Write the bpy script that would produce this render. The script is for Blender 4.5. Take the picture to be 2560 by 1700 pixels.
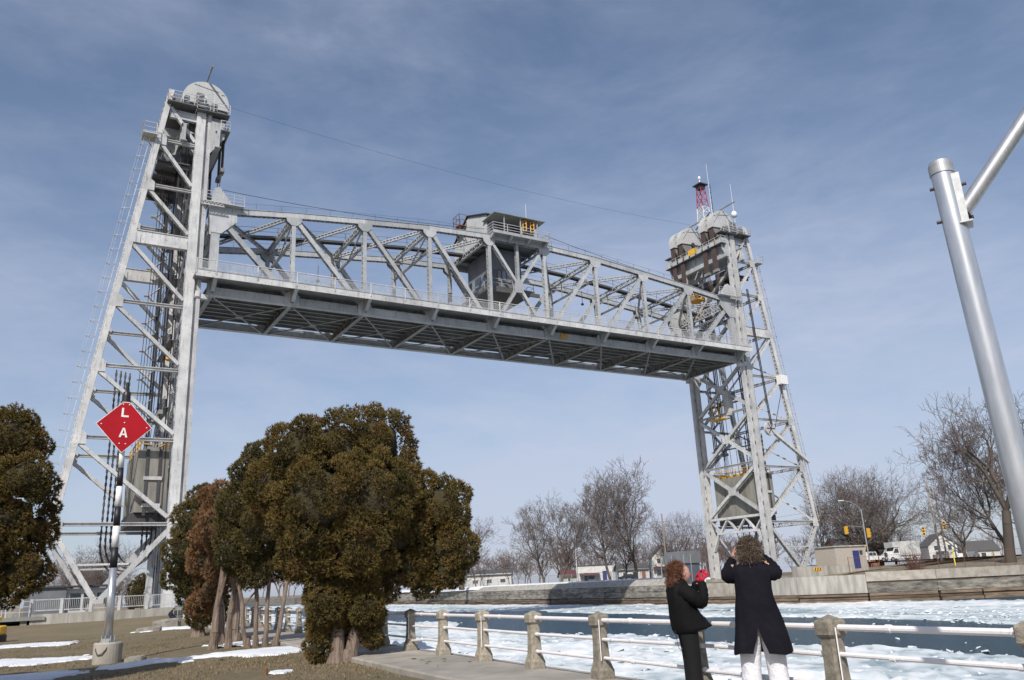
import bpy, math, random
import numpy as np
from mathutils import Vector, Matrix

sc = bpy.context.scene
for o in list(bpy.data.objects):
    bpy.data.objects.remove(o, do_unlink=True)
R = math.radians
COL = sc.collection

# ------------------------------------------------------------------ camera
cam_d = bpy.data.cameras.new('camera')
cam = bpy.data.objects.new('camera', cam_d)
COL.objects.link(cam)
EYE = 1.4
PITCH, ROLL = R(16.599), R(-2.7125)
_f = Vector((0, math.cos(PITCH), math.sin(PITCH)))
_u = Vector((0, -math.sin(PITCH), math.cos(PITCH)))
_x = Vector((1, 0, 0))
_r = _x * math.cos(ROLL) + _u * math.sin(ROLL)
_u2 = _u * math.cos(ROLL) - _x * math.sin(ROLL)
M = Matrix.Identity(4)
for i in range(3):
    M[i][0], M[i][1], M[i][2] = _r[i], _u2[i], -_f[i]
M[0][3], M[1][3], M[2][3] = 0, 0, EYE
cam.matrix_world = M
cam_d.sensor_width = 36
cam_d.lens = 2051.46 / 2560 * 36
cam_d.clip_start = 0.1
cam_d.clip_end = 9000
sc.camera = cam

# ------------------------------------------------------------------ sky
SUN_AZ, SUN_EL = R(12), R(41)           # shadows run away from the viewer and a little to the right
w = bpy.data.worlds.new('World')
sc.world = w
w.use_nodes = True
nt = w.node_tree
for n in list(nt.nodes):
    nt.nodes.remove(n)
out = nt.nodes.new('ShaderNodeOutputWorld')
bg = nt.nodes.new('ShaderNodeBackground')
sky = nt.nodes.new('ShaderNodeTexSky')
sky.sky_type = 'NISHITA'
sky.sun_disc = False
sky.sun_elevation = SUN_EL
sky.sun_rotation = math.pi + SUN_AZ      # to-sun direction (-sin, -cos)
sky.altitude = 180
sky.air_density = 1.0
sky.dust_density = 1.4
sky.ozone_density = 2.0
# thin cirrus: stretched noise on the direction, denser towards the horizon
tc = nt.nodes.new('ShaderNodeTexCoord')
def cloud(scale, stretch, rot, detail, lo, hi, dist):
    m = nt.nodes.new('ShaderNodeMapping')
    m.inputs['Scale'].default_value = stretch
    m.inputs['Rotation'].default_value = rot
    nt.links.new(tc.outputs['Generated'], m.inputs['Vector'])
    n = nt.nodes.new('ShaderNodeTexNoise')
    n.inputs['Scale'].default_value = scale
    n.inputs['Detail'].default_value = detail
    n.inputs['Roughness'].default_value = 0.62
    n.inputs['Distortion'].default_value = dist
    nt.links.new(m.outputs[0], n.inputs['Vector'])
    r = nt.nodes.new('ShaderNodeMapRange')
    r.interpolation_type = 'SMOOTHSTEP'
    r.inputs['From Min'].default_value = lo
    r.inputs['From Max'].default_value = hi
    nt.links.new(n.outputs['Fac'], r.inputs['Value'])
    return r.outputs[0]
def wmath(op, a, b):
    n = nt.nodes.new('ShaderNodeMath')
    n.operation = op
    for k, v in enumerate((a, b)):
        if isinstance(v, (int, float)):
            n.inputs[k].default_value = v
        else:
            nt.links.new(v, n.inputs[k])
    return n.outputs[0]
c1 = cloud(1.7, (1.0, 0.8, 2.6), (0.25, 0.35, 0.3), 6, 0.36, 0.72, 0.3)
c2 = cloud(10.0, (0.9, 0.8, 3.0), (-0.15, 0.6, 0.2), 8, 0.36, 0.72, 0.5)
c3 = cloud(4.2, (1.0, 0.8, 2.6), (0.1, -0.5, 0.9), 8, 0.38, 0.70, 0.4)
sep = nt.nodes.new('ShaderNodeSeparateXYZ')
nt.links.new(tc.outputs['Generated'], sep.inputs[0])
hz = nt.nodes.new('ShaderNodeMapRange')
hz.interpolation_type = 'SMOOTHSTEP'
for k_, v_ in (('From Min', 0.62), ('From Max', 0.02), ('To Min', 0.0), ('To Max', 1.0)):
    hz.inputs[k_].default_value = v_
nt.links.new(sep.outputs['Z'], hz.inputs['Value'])
veil = wmath('ADD', wmath('MULTIPLY', c1, 0.19), wmath('ADD', wmath('MULTIPLY', wmath('MULTIPLY', c2, c1), 0.17), wmath('MULTIPLY', c3, 0.11)))
cc = wmath('ADD', wmath('ADD', veil, 0.10), wmath('MULTIPLY', hz.outputs[0], wmath('ADD', wmath('MULTIPLY', c1, 0.22), 0.36)))
mix = nt.nodes.new('ShaderNodeMixRGB')
mix.inputs['Color2'].default_value = (5.0, 5.5, 6.9, 1)
nt.links.new(cc, mix.inputs['Fac'])
hsv = nt.nodes.new('ShaderNodeHueSaturation')
hsv.inputs['Saturation'].default_value = 1.10
hsv.inputs['Value'].default_value = 1.0
nt.links.new(sky.outputs[0], hsv.inputs['Color'])
nt.links.new(hsv.outputs[0], mix.inputs['Color1'])
nt.links.new(mix.outputs[0], bg.inputs['Color'])
bg.inputs['Strength'].default_value = 0.116
nt.links.new(bg.outputs[0], out.inputs['Surface'])

sun_d = bpy.data.lights.new('sun', 'SUN')
sun = bpy.data.objects.new('sun', sun_d)
COL.objects.link(sun)
sun_d.energy = 5.0
sun_d.angle = R(0.55)
sun_d.color = (1.0, 0.95, 0.87)
sd = Vector((math.sin(SUN_AZ) * math.cos(SUN_EL), math.cos(SUN_AZ) * math.cos(SUN_EL), -math.sin(SUN_EL)))
sun.rotation_euler = sd.to_track_quat('-Z', 'Y').to_euler()
sun.location = (-20, -60, 80)

sc.view_settings.view_transform = 'Standard'
sc.view_settings.look = 'None'
sc.view_settings.exposure = -0.08
sc.view_settings.gamma = 1.0
sc.view_settings.use_curve_mapping = False

# ------------------------------------------------------------------ materials
MATS = {}
def nodes_of(name):
    m = bpy.data.materials.new(name)
    m.use_nodes = True
    t = m.node_tree
    b = t.nodes['Principled BSDF']
    return m, t, b
def noise(t, scale, detail=4, vec=None, rough=0.6, dist=0.0):
    n = t.nodes.new('ShaderNodeTexNoise')
    n.inputs['Scale'].default_value = scale
    n.inputs['Detail'].default_value = detail
    n.inputs['Roughness'].default_value = rough
    n.inputs['Distortion'].default_value = dist
    if vec is not None:
        t.links.new(vec, n.inputs['Vector'])
    return n.outputs['Fac']
def coord(t, scale=(1, 1, 1), kind='Object'):
    c = t.nodes.new('ShaderNodeTexCoord')
    m = t.nodes.new('ShaderNodeMapping')
    m.inputs['Scale'].default_value = scale
    t.links.new(c.outputs[kind], m.inputs['Vector'])
    return m.outputs[0]
def ramp(t, fac, lo, hi, a=0.0, b=1.0):
    r = t.nodes.new('ShaderNodeMapRange')
    r.interpolation_type = 'SMOOTHSTEP'
    for k, v in (('From Min', lo), ('From Max', hi), ('To Min', a), ('To Max', b)):
        r.inputs[k].default_value = v
    t.links.new(fac, r.inputs['Value'])
    return r.outputs[0]
def mixc(t, fac, a, b):
    n = t.nodes.new('ShaderNodeMixRGB')
    for k, v in (('Color1', a), ('Color2', b)):
        if isinstance(v, tuple):
            n.inputs[k].default_value = (*v, 1)
        else:
            t.links.new(v, n.inputs[k])
    if isinstance(fac, (int, float)):
        n.inputs['Fac'].default_value = fac
    else:
        t.links.new(fac, n.inputs['Fac'])
    return n.outputs[0]
def bump(t, b, h, strength, dist=0.02):
    n = t.nodes.new('ShaderNodeBump')
    n.inputs['Strength'].default_value = strength
    n.inputs['Distance'].default_value = dist
    t.links.new(h, n.inputs['Height'])
    t.links.new(n.outputs[0], b.inputs['Normal'])
def mat(name, c1, c2=None, rough=0.6, metal=0.0, nscale=3.0, bscale=None, bstr=0.3, bdist=0.02, spec=None, stretch=(1, 1, 1)):
    if name in MATS:
        return MATS[name]
    m, t, b = nodes_of(name)
    b.inputs['Roughness'].default_value = rough
    b.inputs['Metallic'].default_value = metal
    if spec is not None:
        b.inputs['Specular IOR Level'].default_value = spec
    vec = coord(t, stretch)
    if c2:
        t.links.new(mixc(t, ramp(t, noise(t, nscale, 6, vec), 0.3, 0.7), c1, c2), b.inputs['Base Color'])
    else:
        b.inputs['Base Color'].default_value = (*c1, 1)
    if bscale:
        bump(t, b, noise(t, bscale, 6, vec), bstr, bdist)
    MATS[name] = m
    return m
def paint(name, c1, c2, rust=(0.16, 0.075, 0.035), lo=0.62, hi=0.75, streak=0.5):
    m, t, b = nodes_of(name)
    b.inputs['Roughness'].default_value = 0.5
    v = coord(t)
    vs = coord(t, (2.2, 2.2, 0.22))
    col = mixc(t, ramp(t, noise(t, 0.8, 5, v), 0.3, 0.7), c1, c2)
    dirt = ramp(t, noise(t, 2.2, 6, vs), 0.50, 0.82, 0, streak)
    col = mixc(t, dirt, col, tuple(x * 0.42 for x in c1))
    col = mixc(t, ramp(t, noise(t, 3.2, 8, v, 0.7), lo, hi, 0, 0.85), col, rust)
    col = mixc(t, ramp(t, noise(t, 3.4, 5, coord(t, (2.6, 2.6, 0.14))), 0.60, 0.76, 0, 0.55), col, rust)
    t.links.new(col, b.inputs['Base Color'])
    bump(t, b, noise(t, 9, 3, v), 0.25, 0.03)
    MATS[name] = m
    return m
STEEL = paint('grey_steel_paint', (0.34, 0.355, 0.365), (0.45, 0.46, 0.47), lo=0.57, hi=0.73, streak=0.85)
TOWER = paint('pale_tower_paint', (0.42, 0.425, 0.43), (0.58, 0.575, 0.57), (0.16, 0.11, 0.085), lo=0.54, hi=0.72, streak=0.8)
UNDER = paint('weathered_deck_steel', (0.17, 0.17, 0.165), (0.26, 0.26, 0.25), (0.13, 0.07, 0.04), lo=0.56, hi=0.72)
COVER = paint('sheave_cover_paint', (0.42, 0.42, 0.42), (0.49, 0.485, 0.48), (0.3, 0.28, 0.25), lo=0.66, hi=0.85, streak=0.3)
HOUSE = paint('grey_house_paint', (0.13, 0.14, 0.155), (0.18, 0.19, 0.205), lo=0.68, hi=0.8)
CORR = paint('pale_corrugated_metal', (0.24, 0.255, 0.27), (0.31, 0.325, 0.34), lo=0.66, hi=0.78, streak=0.7)
DARK = mat('dark_steel', (0.035, 0.035, 0.04), (0.06, 0.055, 0.055), 0.6)
GRATE = paint('dark_deck_grating', (0.075, 0.078, 0.08), (0.11, 0.11, 0.11), lo=0.55, hi=0.7)
CABLE = mat('black_cable', (0.02, 0.018, 0.02), None, 0.55)
ROPE = mat('brown_greased_rope', (0.085, 0.055, 0.045), (0.06, 0.04, 0.034), 0.6, nscale=2)
CONC = mat('concrete', (0.38, 0.345, 0.30), (0.245, 0.225, 0.195), 0.9, nscale=1.3, bscale=30, bstr=0.4, bdist=0.01)
POSTC = mat('pebbly_post_concrete', (0.35, 0.31, 0.245), (0.19, 0.168, 0.132), 0.95, nscale=14, bscale=60, bstr=0.9, bdist=0.012)
def vary(m, lo, hi):
    """each object cast from its own batch: a slightly different tone"""
    t = m.node_tree
    b = t.nodes['Principled BSDF']
    src = b.inputs['Base Color'].links[0].from_socket
    oi = t.nodes.new('ShaderNodeObjectInfo')
    mr = t.nodes.new('ShaderNodeMapRange')
    mr.inputs['To Min'].default_value = lo
    mr.inputs['To Max'].default_value = hi
    t.links.new(oi.outputs['Random'], mr.inputs['Value'])
    hs_ = t.nodes.new('ShaderNodeHueSaturation')
    t.links.new(mr.outputs[0], hs_.inputs['Value'])
    t.links.new(src, hs_.inputs['Color'])
    t.links.new(hs_.outputs[0], b.inputs['Base Color'])
vary(POSTC, 0.72, 1.12)
vary(CONC, 0.85, 1.08)
CW = mat('stained_counterweight_concrete', (0.25, 0.24, 0.21), (0.15, 0.145, 0.13), 0.9, nscale=1.2, bscale=20, bstr=0.3, stretch=(1, 1, 0.25))
WALLC = mat('pale_wall_concrete', (0.42, 0.40, 0.36), (0.26, 0.245, 0.22), 0.9, nscale=1.1, bscale=12, bstr=0.5, stretch=(1.6, 1.6, 0.3))
STONE = mat('stained_quay_stone', (0.30, 0.28, 0.24), (0.09, 0.082, 0.075), 0.95, nscale=1.3, bscale=5, bstr=1.0, bdist=0.08, stretch=(0.6, 0.6, 2.2))
TIMBER = mat('rotting_timber', (0.085, 0.065, 0.05), (0.20, 0.15, 0.105), 0.95, nscale=1.5, bscale=7, bstr=1.0, bdist=0.06, stretch=(0.35, 0.35, 2.5))
YEL = mat('yellow_paint', (0.75, 0.42, 0.03), (0.62, 0.34, 0.03), 0.5)
RED = mat('red_sign_paint', (0.38, 0.005, 0.014), (0.31, 0.004, 0.012), 0.6, nscale=0.9, spec=0.2)
WHITE = mat('white_paint', (0.78, 0.77, 0.75), (0.70, 0.69, 0.67), 0.5)
PIPE = paint('white_pipe_paint', (0.78, 0.75, 0.76), (0.72, 0.69, 0.69), (0.25, 0.13, 0.08), lo=0.63, hi=0.7, streak=0.15)
BLACK = mat('black_paint', (0.012, 0.012, 0.015), None, 0.5)
GALV = mat('galvanised_steel', (0.42, 0.43, 0.44), (0.33, 0.34, 0.35), 0.5, 0.5, nscale=20)
ALU = mat('brushed_aluminium', (0.64, 0.645, 0.65), (0.50, 0.505, 0.52), 0.30, 0.75, nscale=6, stretch=(3, 3, 0.5))
RUSTM = mat('rusty_steel', (0.20, 0.09, 0.04), (0.11, 0.055, 0.03), 0.9, nscale=4)
GLASS = mat('window_glass', (0.035, 0.045, 0.055), None, 0.08, 0.0, spec=0.9)
GLASSL = mat('pale_window_glass', (0.20, 0.23, 0.27), None, 0.12, 0.0, spec=0.9)
SHINGLE = mat('dark_shingle', (0.10, 0.095, 0.095), (0.06, 0.06, 0.06), 0.9, nscale=5)
SIDING = mat('white_siding', (0.60, 0.60, 0.585), (0.46, 0.46, 0.45), 0.7, nscale=0.8, stretch=(1, 1, 3))
GREENS = mat('pale_green_siding', (0.33, 0.42, 0.33), None, 0.7)
BRICK = mat('red_brick', (0.27, 0.10, 0.07), (0.20, 0.08, 0.06), 0.9, nscale=8)
BLUE = mat('blue_door_paint', (0.025, 0.035, 0.15), None, 0.6)
ROCK = mat('grey_boulder', (0.30, 0.28, 0.245), (0.19, 0.175, 0.15), 0.95, nscale=2.5, bscale=4, bstr=1.0, bdist=0.1)
BARK = mat('grey_bark', (0.115, 0.095, 0.08), (0.065, 0.052, 0.045), 0.95, nscale=3, bscale=8, bstr=1.0, bdist=0.05, stretch=(2, 2, 0.4))
TWIG = mat('bare_twigs', (0.185, 0.15, 0.138), (0.125, 0.10, 0.092), 0.95, nscale=0.7)
CBARK = mat('stringy_cedar_bark', (0.26, 0.20, 0.16), (0.13, 0.095, 0.075), 0.95, nscale=6, bscale=12, bstr=1.0, bdist=0.05, stretch=(2.5, 2.5, 0.3))
ASPH = mat('asphalt', (0.06, 0.06, 0.062), (0.045, 0.045, 0.047), 0.9, nscale=1.0)
RUBBER = mat('tyre_rubber', (0.02, 0.02, 0.02), None, 0.8)
WOODP = mat('weathered_pole_wood', (0.30, 0.26, 0.22), (0.22, 0.19, 0.16), 0.9, nscale=3, stretch=(3, 3, 0.3))
CARW = mat('white_car_paint', (0.74, 0.74, 0.73), None, 0.3)
CARG = mat('grey_car_paint', (0.25, 0.27, 0.29), None, 0.3, 0.4)
COATM = mat('black_wool_coat', (0.006, 0.0055, 0.009), (0.010, 0.009, 0.014), 0.9, nscale=4, bscale=14, bstr=0.5, bdist=0.03, spec=0.12)
COATN = mat('black_nylon_jacket', (0.005, 0.005, 0.006), (0.008, 0.0075, 0.008), 0.8, nscale=4, bscale=9, bstr=0.5, bdist=0.02, spec=0.12)
TROUSB = mat('black_trousers', (0.010, 0.010, 0.011), None, 0.85, bscale=9, bstr=0.5, bdist=0.02, spec=0.2)
TROUSW = mat('white_trousers', (0.74, 0.73, 0.76), (0.66, 0.65, 0.69), 0.85, nscale=5, bscale=11, bstr=0.9, bdist=0.03)
SKIN = mat('skin', (0.52, 0.30, 0.235), (0.47, 0.25, 0.20), 0.5, nscale=8)
LIPS = mat('lips', (0.35, 0.09, 0.09), None, 0.4)
GLOVE = mat('red_glove_wool', (0.42, 0.012, 0.035), (0.34, 0.01, 0.028), 0.85, nscale=30)
HAIRA = mat('sandy_frizzy_hair', (0.135, 0.098, 0.066), (0.065, 0.047, 0.033), 0.6, nscale=14)
HAIRB = mat('auburn_frizzy_hair', (0.17, 0.065, 0.03), (0.085, 0.034, 0.018), 0.55, nscale=14)
NAVY = mat('navy_jacket', (0.012, 0.015, 0.03), None, 0.85)

vary(STONE, 0.7, 1.2)
vary(TIMBER, 0.6, 1.3)
vary(WALLC, 0.85, 1.1)
vary(STEEL, 0.82, 1.12)
vary(TOWER, 0.85, 1.1)
# snow, ice, water, ground
def snow_mat(name, c, c2, bs):
    m, t, b = nodes_of(name)
    b.inputs['Roughness'].default_value = 0.7
    v = coord(t)
    t.links.new(mixc(t, ramp(t, noise(t, bs * 0.5, 6, v), 0.3, 0.7), c, c2), b.inputs['Base Color'])
    b.inputs['Subsurface Weight'].default_value = 0.0
    bump(t, b, noise(t, bs * 3, 6, v), 0.7, 0.04)
    MATS[name] = m
    return m
SNOW = snow_mat('old_snow', (0.76, 0.77, 0.80), (0.62, 0.64, 0.68), 2.0)
ICE = None
SLUSH = snow_mat('grey_slush_ice', (0.42, 0.48, 0.52), (0.56, 0.61, 0.64), 0.5)
def water_mat():
    m, t, b = nodes_of('cold_water')
    b.inputs['Base Color'].default_value = (0.010, 0.048, 0.082, 1)
    b.inputs['Roughness'].default_value = 0.25
    b.inputs['Specular IOR Level'].default_value = 0.3
    b.inputs['IOR'].default_value = 1.333
    v = coord(t, (0.5, 1.3, 1))
    h = noise(t, 2.2, 6, v, 0.65, 0.6)
    bump(t, b, h, 1.0, 0.5)
    return m
WATER = water_mat()
def ground_mat(name, a, b_, c, sc_=0.35, patch=None):
    m, t, b = nodes_of(name)
    b.inputs['Roughness'].default_value = 0.95
    v = coord(t)
    col = mixc(t, ramp(t, noise(t, sc_, 5, v), 0.35, 0.65), a, b_)
    col = mixc(t, ramp(t, noise(t, sc_ * 14, 8, v, 0.75), 0.4, 0.72), col, c)
    t.links.new(col, b.inputs['Base Color'])
    bump(t, b, noise(t, 26, 6, v, 0.8), 0.9, 0.06)
    return m
GRASS = ground_mat('dormant_grass', (0.190, 0.145, 0.085), (0.140, 0.116, 0.062), (0.225, 0.172, 0.108))
FARG = ground_mat('far_bank_ground', (0.20, 0.165, 0.11), (0.14, 0.115, 0.08), (0.30, 0.26, 0.20), 0.12)
def tint_mat(name, cols, rough=0.8, spec=0.2, trans=0.0):
    """colour picked per tuft by the point attribute 'tint' (0..1)"""
    m, t, b = nodes_of(name)
    b.inputs['Roughness'].default_value = rough
    b.inputs['Specular IOR Level'].default_value = spec
    a = t.nodes.new('ShaderNodeAttribute')
    a.attribute_name = 'tint'
    r = t.nodes.new('ShaderNodeValToRGB')
    e = r.color_ramp.elements
    e[0].color = (*cols[0], 1)
    e[1].color = (*cols[-1], 1)
    for k, c in enumerate(cols[1:-1]):
        x = e.new((k + 1) / (len(cols) - 1))
        x.color = (*c, 1)
    t.links.new(a.outputs['Fac'], r.inputs['Fac'])
    t.links.new(r.outputs[0], b.inputs['Base Color'])
    MATS[name] = m
    return m
ICE = tint_mat('broken_ice', [(0.20, 0.27, 0.30), (0.42, 0.48, 0.51), (0.60, 0.64, 0.66), (0.76, 0.77, 0.785)], 0.6, 0.3)
CEDAR = tint_mat('bronzed_cedar_foliage', [(0.062, 0.053, 0.018), (0.112, 0.084, 0.025), (0.150, 0.104, 0.032), (0.158, 0.088, 0.038)])
CEDARG = tint_mat('olive_cedar_foliage', [(0.048, 0.048, 0.020), (0.090, 0.074, 0.026), (0.125, 0.094, 0.034), (0.14, 0.08, 0.034)])
CEDARB = tint_mat('browned_cedar_foliage', [(0.11, 0.065, 0.028), (0.20, 0.105, 0.048), (0.24, 0.14, 0.075), (0.15, 0.105, 0.04)])
BLADE = tint_mat('grass_blades', [(0.125, 0.108, 0.055), (0.165, 0.132, 0.073), (0.205, 0.158, 0.094), (0.255, 0.198, 0.125)])

# ------------------------------------------------------------------ mesh helpers
OFF = {}
class MB:
    def __init__(s):
        s.v, s.f = [], []
    def add(s, vs, fs):
        o = len(s.v)
        s.v += [tuple(v) for v in vs]
        s.f += [tuple(i + o for i in f) for f in fs]
        return s
    def box(s, x0, x1, y0, y1, z0, z1):
        v = [(x, y, z) for z in (z0, z1) for y in (y0, y1) for x in (x0, x1)]
        return s.add(v, [(0, 2, 3, 1), (4, 5, 7, 6), (0, 1, 5, 4), (2, 6, 7, 3), (0, 4, 6, 2), (1, 3, 7, 5)])
    def frame(s, p0, p1, side):
        p0, p1 = Vector(p0), Vector(p1)
        a = (p1 - p0).normalized()
        sd_ = Vector(side)
        sd_ = sd_ - a * sd_.dot(a)
        if sd_.length < 1e-6:
            sd_ = a.orthogonal()
        sd_.normalize()
        return p0, p1, a, sd_, a.cross(sd_)
    def bar(s, p0, p1, w_, h_, side=(0, 1, 0), o1=0.0, o2=0.0):
        p0, p1, a, b, c = s.frame(p0, p1, side)
        d = b * o1 + c * o2
        v = []
        for p in (p0 + d, p1 + d):
            for i, j in ((-1, -1), (1, -1), (1, 1), (-1, 1)):
                v.append(p + b * (w_ / 2 * i) + c * (h_ / 2 * j))
        return s.add(v, [(3, 2, 1, 0), (4, 5, 6, 7), (0, 1, 5, 4), (1, 2, 6, 5), (2, 3, 7, 6), (3, 0, 4, 7)])
    def ibeam(s, p0, p1, w_, h_, side=(0, 1, 0), t=0.05):
        # flanges perpendicular to the second axis, web along it
        s.bar(p0, p1, w_, t, side, 0, h_ / 2 - t / 2)
        s.bar(p0, p1, w_, t, side, 0, -h_ / 2 + t / 2)
        s.bar(p0, p1, t, h_ - 2 * t, side)
        return s
    def laced(s, p0, p1, side, b_, d_, pl=0.05, lw=0.07, step=None, cross=False, top=False, flange=True):
        p0, p1, a, b, c = s.frame(p0, p1, side)
        for k in (-1, 1):
            s.bar(p0, p1, pl, d_, side, k * b_ / 2)
            if flange:
                for q in (-1, 1):
                    s.bar(p0, p1, 0.09, 0.03, side, k * (b_ / 2 - 0.045), q * (d_ / 2 - 0.015))
        L = (p1 - p0).length
        n = max(1, int(L / (step or b_ * 1.1)))
        for q in (-1, 1):
            if top and q == 1:
                s.bar(p0, p1, b_ + 0.12, 0.03, side, 0, d_ / 2 + 0.015)
                continue
            oc = c * (q * (d_ / 2 + 0.012))
            for i in range(n):
                k = 1 if i % 2 else -1
                for kk in ((k, -k) if cross else (k,)):
                    e0 = p0 + a * (L * i / n) + b * (kk * b_ / 2) + oc
                    e1 = p0 + a * (L * (i + 1) / n) - b * (kk * b_ / 2) + oc
                    s.bar(e0, e1, lw, 0.015, b)
        return s
    def batten(s, p0, p1, side, b_, d_, step=1.5, hole=0.5, pl=0.05):
        p0, p1, a, b, c = s.frame(p0, p1, side)
        L = (p1 - p0).length
        for k in (-1, 1):
            s.bar(p0, p1, pl, d_, side, k * b_ / 2)
        n = max(1, int(L / step))
        g = L / n
        for q in (-1, 1):
            for k in (-1, 1):
                s.bar(p0, p1, b_ * 0.22, 0.03, side, k * b_ * 0.39, q * (d_ / 2 - 0.015))
            for i in range(n):
                s.bar(p0 + a * (g * i), p0 + a * (g * i + g - hole), b_ * 0.56, 0.028, side, 0, q * (d_ / 2 - 0.016))
        return s
    def tube(s, p0, p1, r0, r1=None, n=8, caps=True):
        r1 = r0 if r1 is None else r1
        p0, p1, a, b, c = s.frame(p0, p1, (0.31, 0.52, 0.79))
        v = []
        for p, r in ((p0, r0), (p1, r1)):
            for i in range(n):
                t = 2 * math.pi * i / n
                v.append(p + b * (r * math.cos(t)) + c * (r * math.sin(t)))
        f = [(i, (i + 1) % n, n + (i + 1) % n, n + i) for i in range(n)]
        if caps:
            f += [tuple(range(n))[::-1], tuple(range(n, 2 * n))]
        return s.add(v, f)
    def path(s, pts, r, n=5):
        for i in range(len(pts) - 1):
            s.tube(pts[i], pts[i + 1], r, r, n, True)
        return s
    def prism(s, poly, axis, a0, a1):
        """poly in the two other axes (order x,y,z without axis), extruded along axis"""
        def mk(q, a):
            if axis == 'y':
                return (q[0], a, q[1])
            if axis == 'x':
                return (a, q[0], q[1])
            return (q[0], q[1], a)
        n = len(poly)
        v = [mk(q, a0) for q in poly] + [mk(q, a1) for q in poly]
        f = [tuple(range(n)), tuple(range(2 * n - 1, n - 1, -1))]
        f += [(i, i + n, (i + 1) % n + n, (i + 1) % n) for i in range(n)]
        return s.add(v, f)
    def lathe(s, prof, cx, cy, n=12, capb=True, capt=True):
        v, f = [], []
        for r, z in prof:
            for i in range(n):
                t = 2 * math.pi * (i + 0.5) / n
                v.append((cx + r * math.cos(t), cy + r * math.sin(t), z))
        for k in range(len(prof) - 1):
            for i in range(n):
                j = (i + 1) % n
                f.append((k * n + i, k * n + j, (k + 1) * n + j, (k + 1) * n + i))
        if capb:
            f.append(tuple(range(n))[::-1])
        if capt:
            f.append(tuple(range((len(prof) - 1) * n, len(prof) * n)))
        return s.add(v, f)
    def rail(s, pts, h, n=2, r=0.03, step=1.8):
        for i in range(len(pts) - 1):
            p0, p1 = Vector(pts[i]), Vector(pts[i + 1])
            for k in range(1, n + 1):
                dz = Vector((0, 0, h * k / n))
                s.bar(p0 + dz, p1 + dz, r * 1.6, r * 1.6, (0, 0, 1))
            m = max(1, int((p1 - p0).length / step))
            for j in range(m + 1):
                q = p0.lerp(p1, j / m)
                s.bar(q, q + Vector((0, 0, h)), r * 2, r * 2, (1, 0, 0))
        return s
    def build(s, name, m, parent=None, fx=None, smooth=False, loc=None):
        off = loc if loc is not None else (OFF.get(parent.name, (0, 0, 0)) if parent else (0, 0, 0))
        vs = s.v
        fs = s.f
        if fx:
            vs = [(fx(x), y, z) for x, y, z in vs]
            fs = [f[::-1] for f in fs]
        vs = [(x - off[0], y - off[1], z - off[2]) for x, y, z in vs]
        me = bpy.data.meshes.new(name)
        me.from_pydata(vs, [], fs)
        if smooth:
            me.shade_smooth()
        me.materials.append(m)
        o = bpy.data.objects.new(name, me)
        COL.objects.link(o)
        if parent:
            o.parent = parent
            OFF[o.name] = off
        elif loc is not None:
            o.location = loc
        return o
def tag(o, label=None, cat=None, group=None, kind=None):
    if label: o['label'] = label
    if cat: o['category'] = cat
    if group: o['group'] = group
    if kind: o['kind'] = kind
    return o
def thing(name, label, cat, loc, group=None):
    """empty at the thing's base; its parts are given in world coordinates"""
    o = bpy.data.objects.new(name, None)
    o.empty_display_size = 0.3
    COL.objects.link(o)
    o.location = loc
    OFF[o.name] = tuple(loc)
    return tag(o, label, cat, group)
BANG = R(30.993)
BO = Vector((-28.9595, 74.6394, 0))
def b2w(X, Y, Z=0.0):
    return Vector((BO.x + X * math.cos(BANG) - Y * math.sin(BANG), BO.y + X * math.sin(BANG) + Y * math.cos(BANG), Z))
def bthing(name, label, cat, base, group=None):
    """a thing in the bridge's own frame (X along the span, Y across, Z up); parts in bridge coordinates"""
    o = thing(name, label, cat, b2w(*base), group)
    o.rotation_euler = (0, 0, BANG)
    OFF[o.name] = tuple(base)
    return o
def npmesh(name, V, F, m, parent=None, loc=None, tint=None, smooth=False):
    off = loc if loc is not None else (OFF.get(parent.name, (0, 0, 0)) if parent else (0, 0, 0))
    V = np.asarray(V, dtype=np.float32) - np.array(off, dtype=np.float32)
    F = np.asarray(F, dtype=np.int32)
    k = F.shape[1]
    me = bpy.data.meshes.new(name)
    me.vertices.add(len(V))
    me.vertices.foreach_set('co', V.ravel())
    me.loops.add(F.size)
    me.loops.foreach_set('vertex_index', F.ravel())
    me.polygons.add(len(F))
    me.polygons.foreach_set('loop_start', np.arange(0, F.size, k, dtype=np.int32))
    me.polygons.foreach_set('loop_total', np.full(len(F), k, dtype=np.int32))
    if smooth:
        me.polygons.foreach_set('use_smooth', np.ones(len(F), dtype=bool))
    me.update(calc_edges=True)
    me.validate()
    if tint is not None:
        a = me.attributes.new('tint', 'FLOAT', 'POINT')
        a.data.foreach_set('value', np.asarray(tint, dtype=np.float32))
    me.materials.append(m)
    o = bpy.data.objects.new(name, me)
    COL.objects.link(o)
    if parent:
        o.parent = parent
        OFF[o.name] = off
    elif loc is not None:
        o.location = loc
    return o
def copy_tree(o, parent=None):
    c = o.copy()
    COL.objects.link(c)
    c.parent = parent
    for ch in o.children:
        copy_tree(ch, c)
    return c
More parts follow.
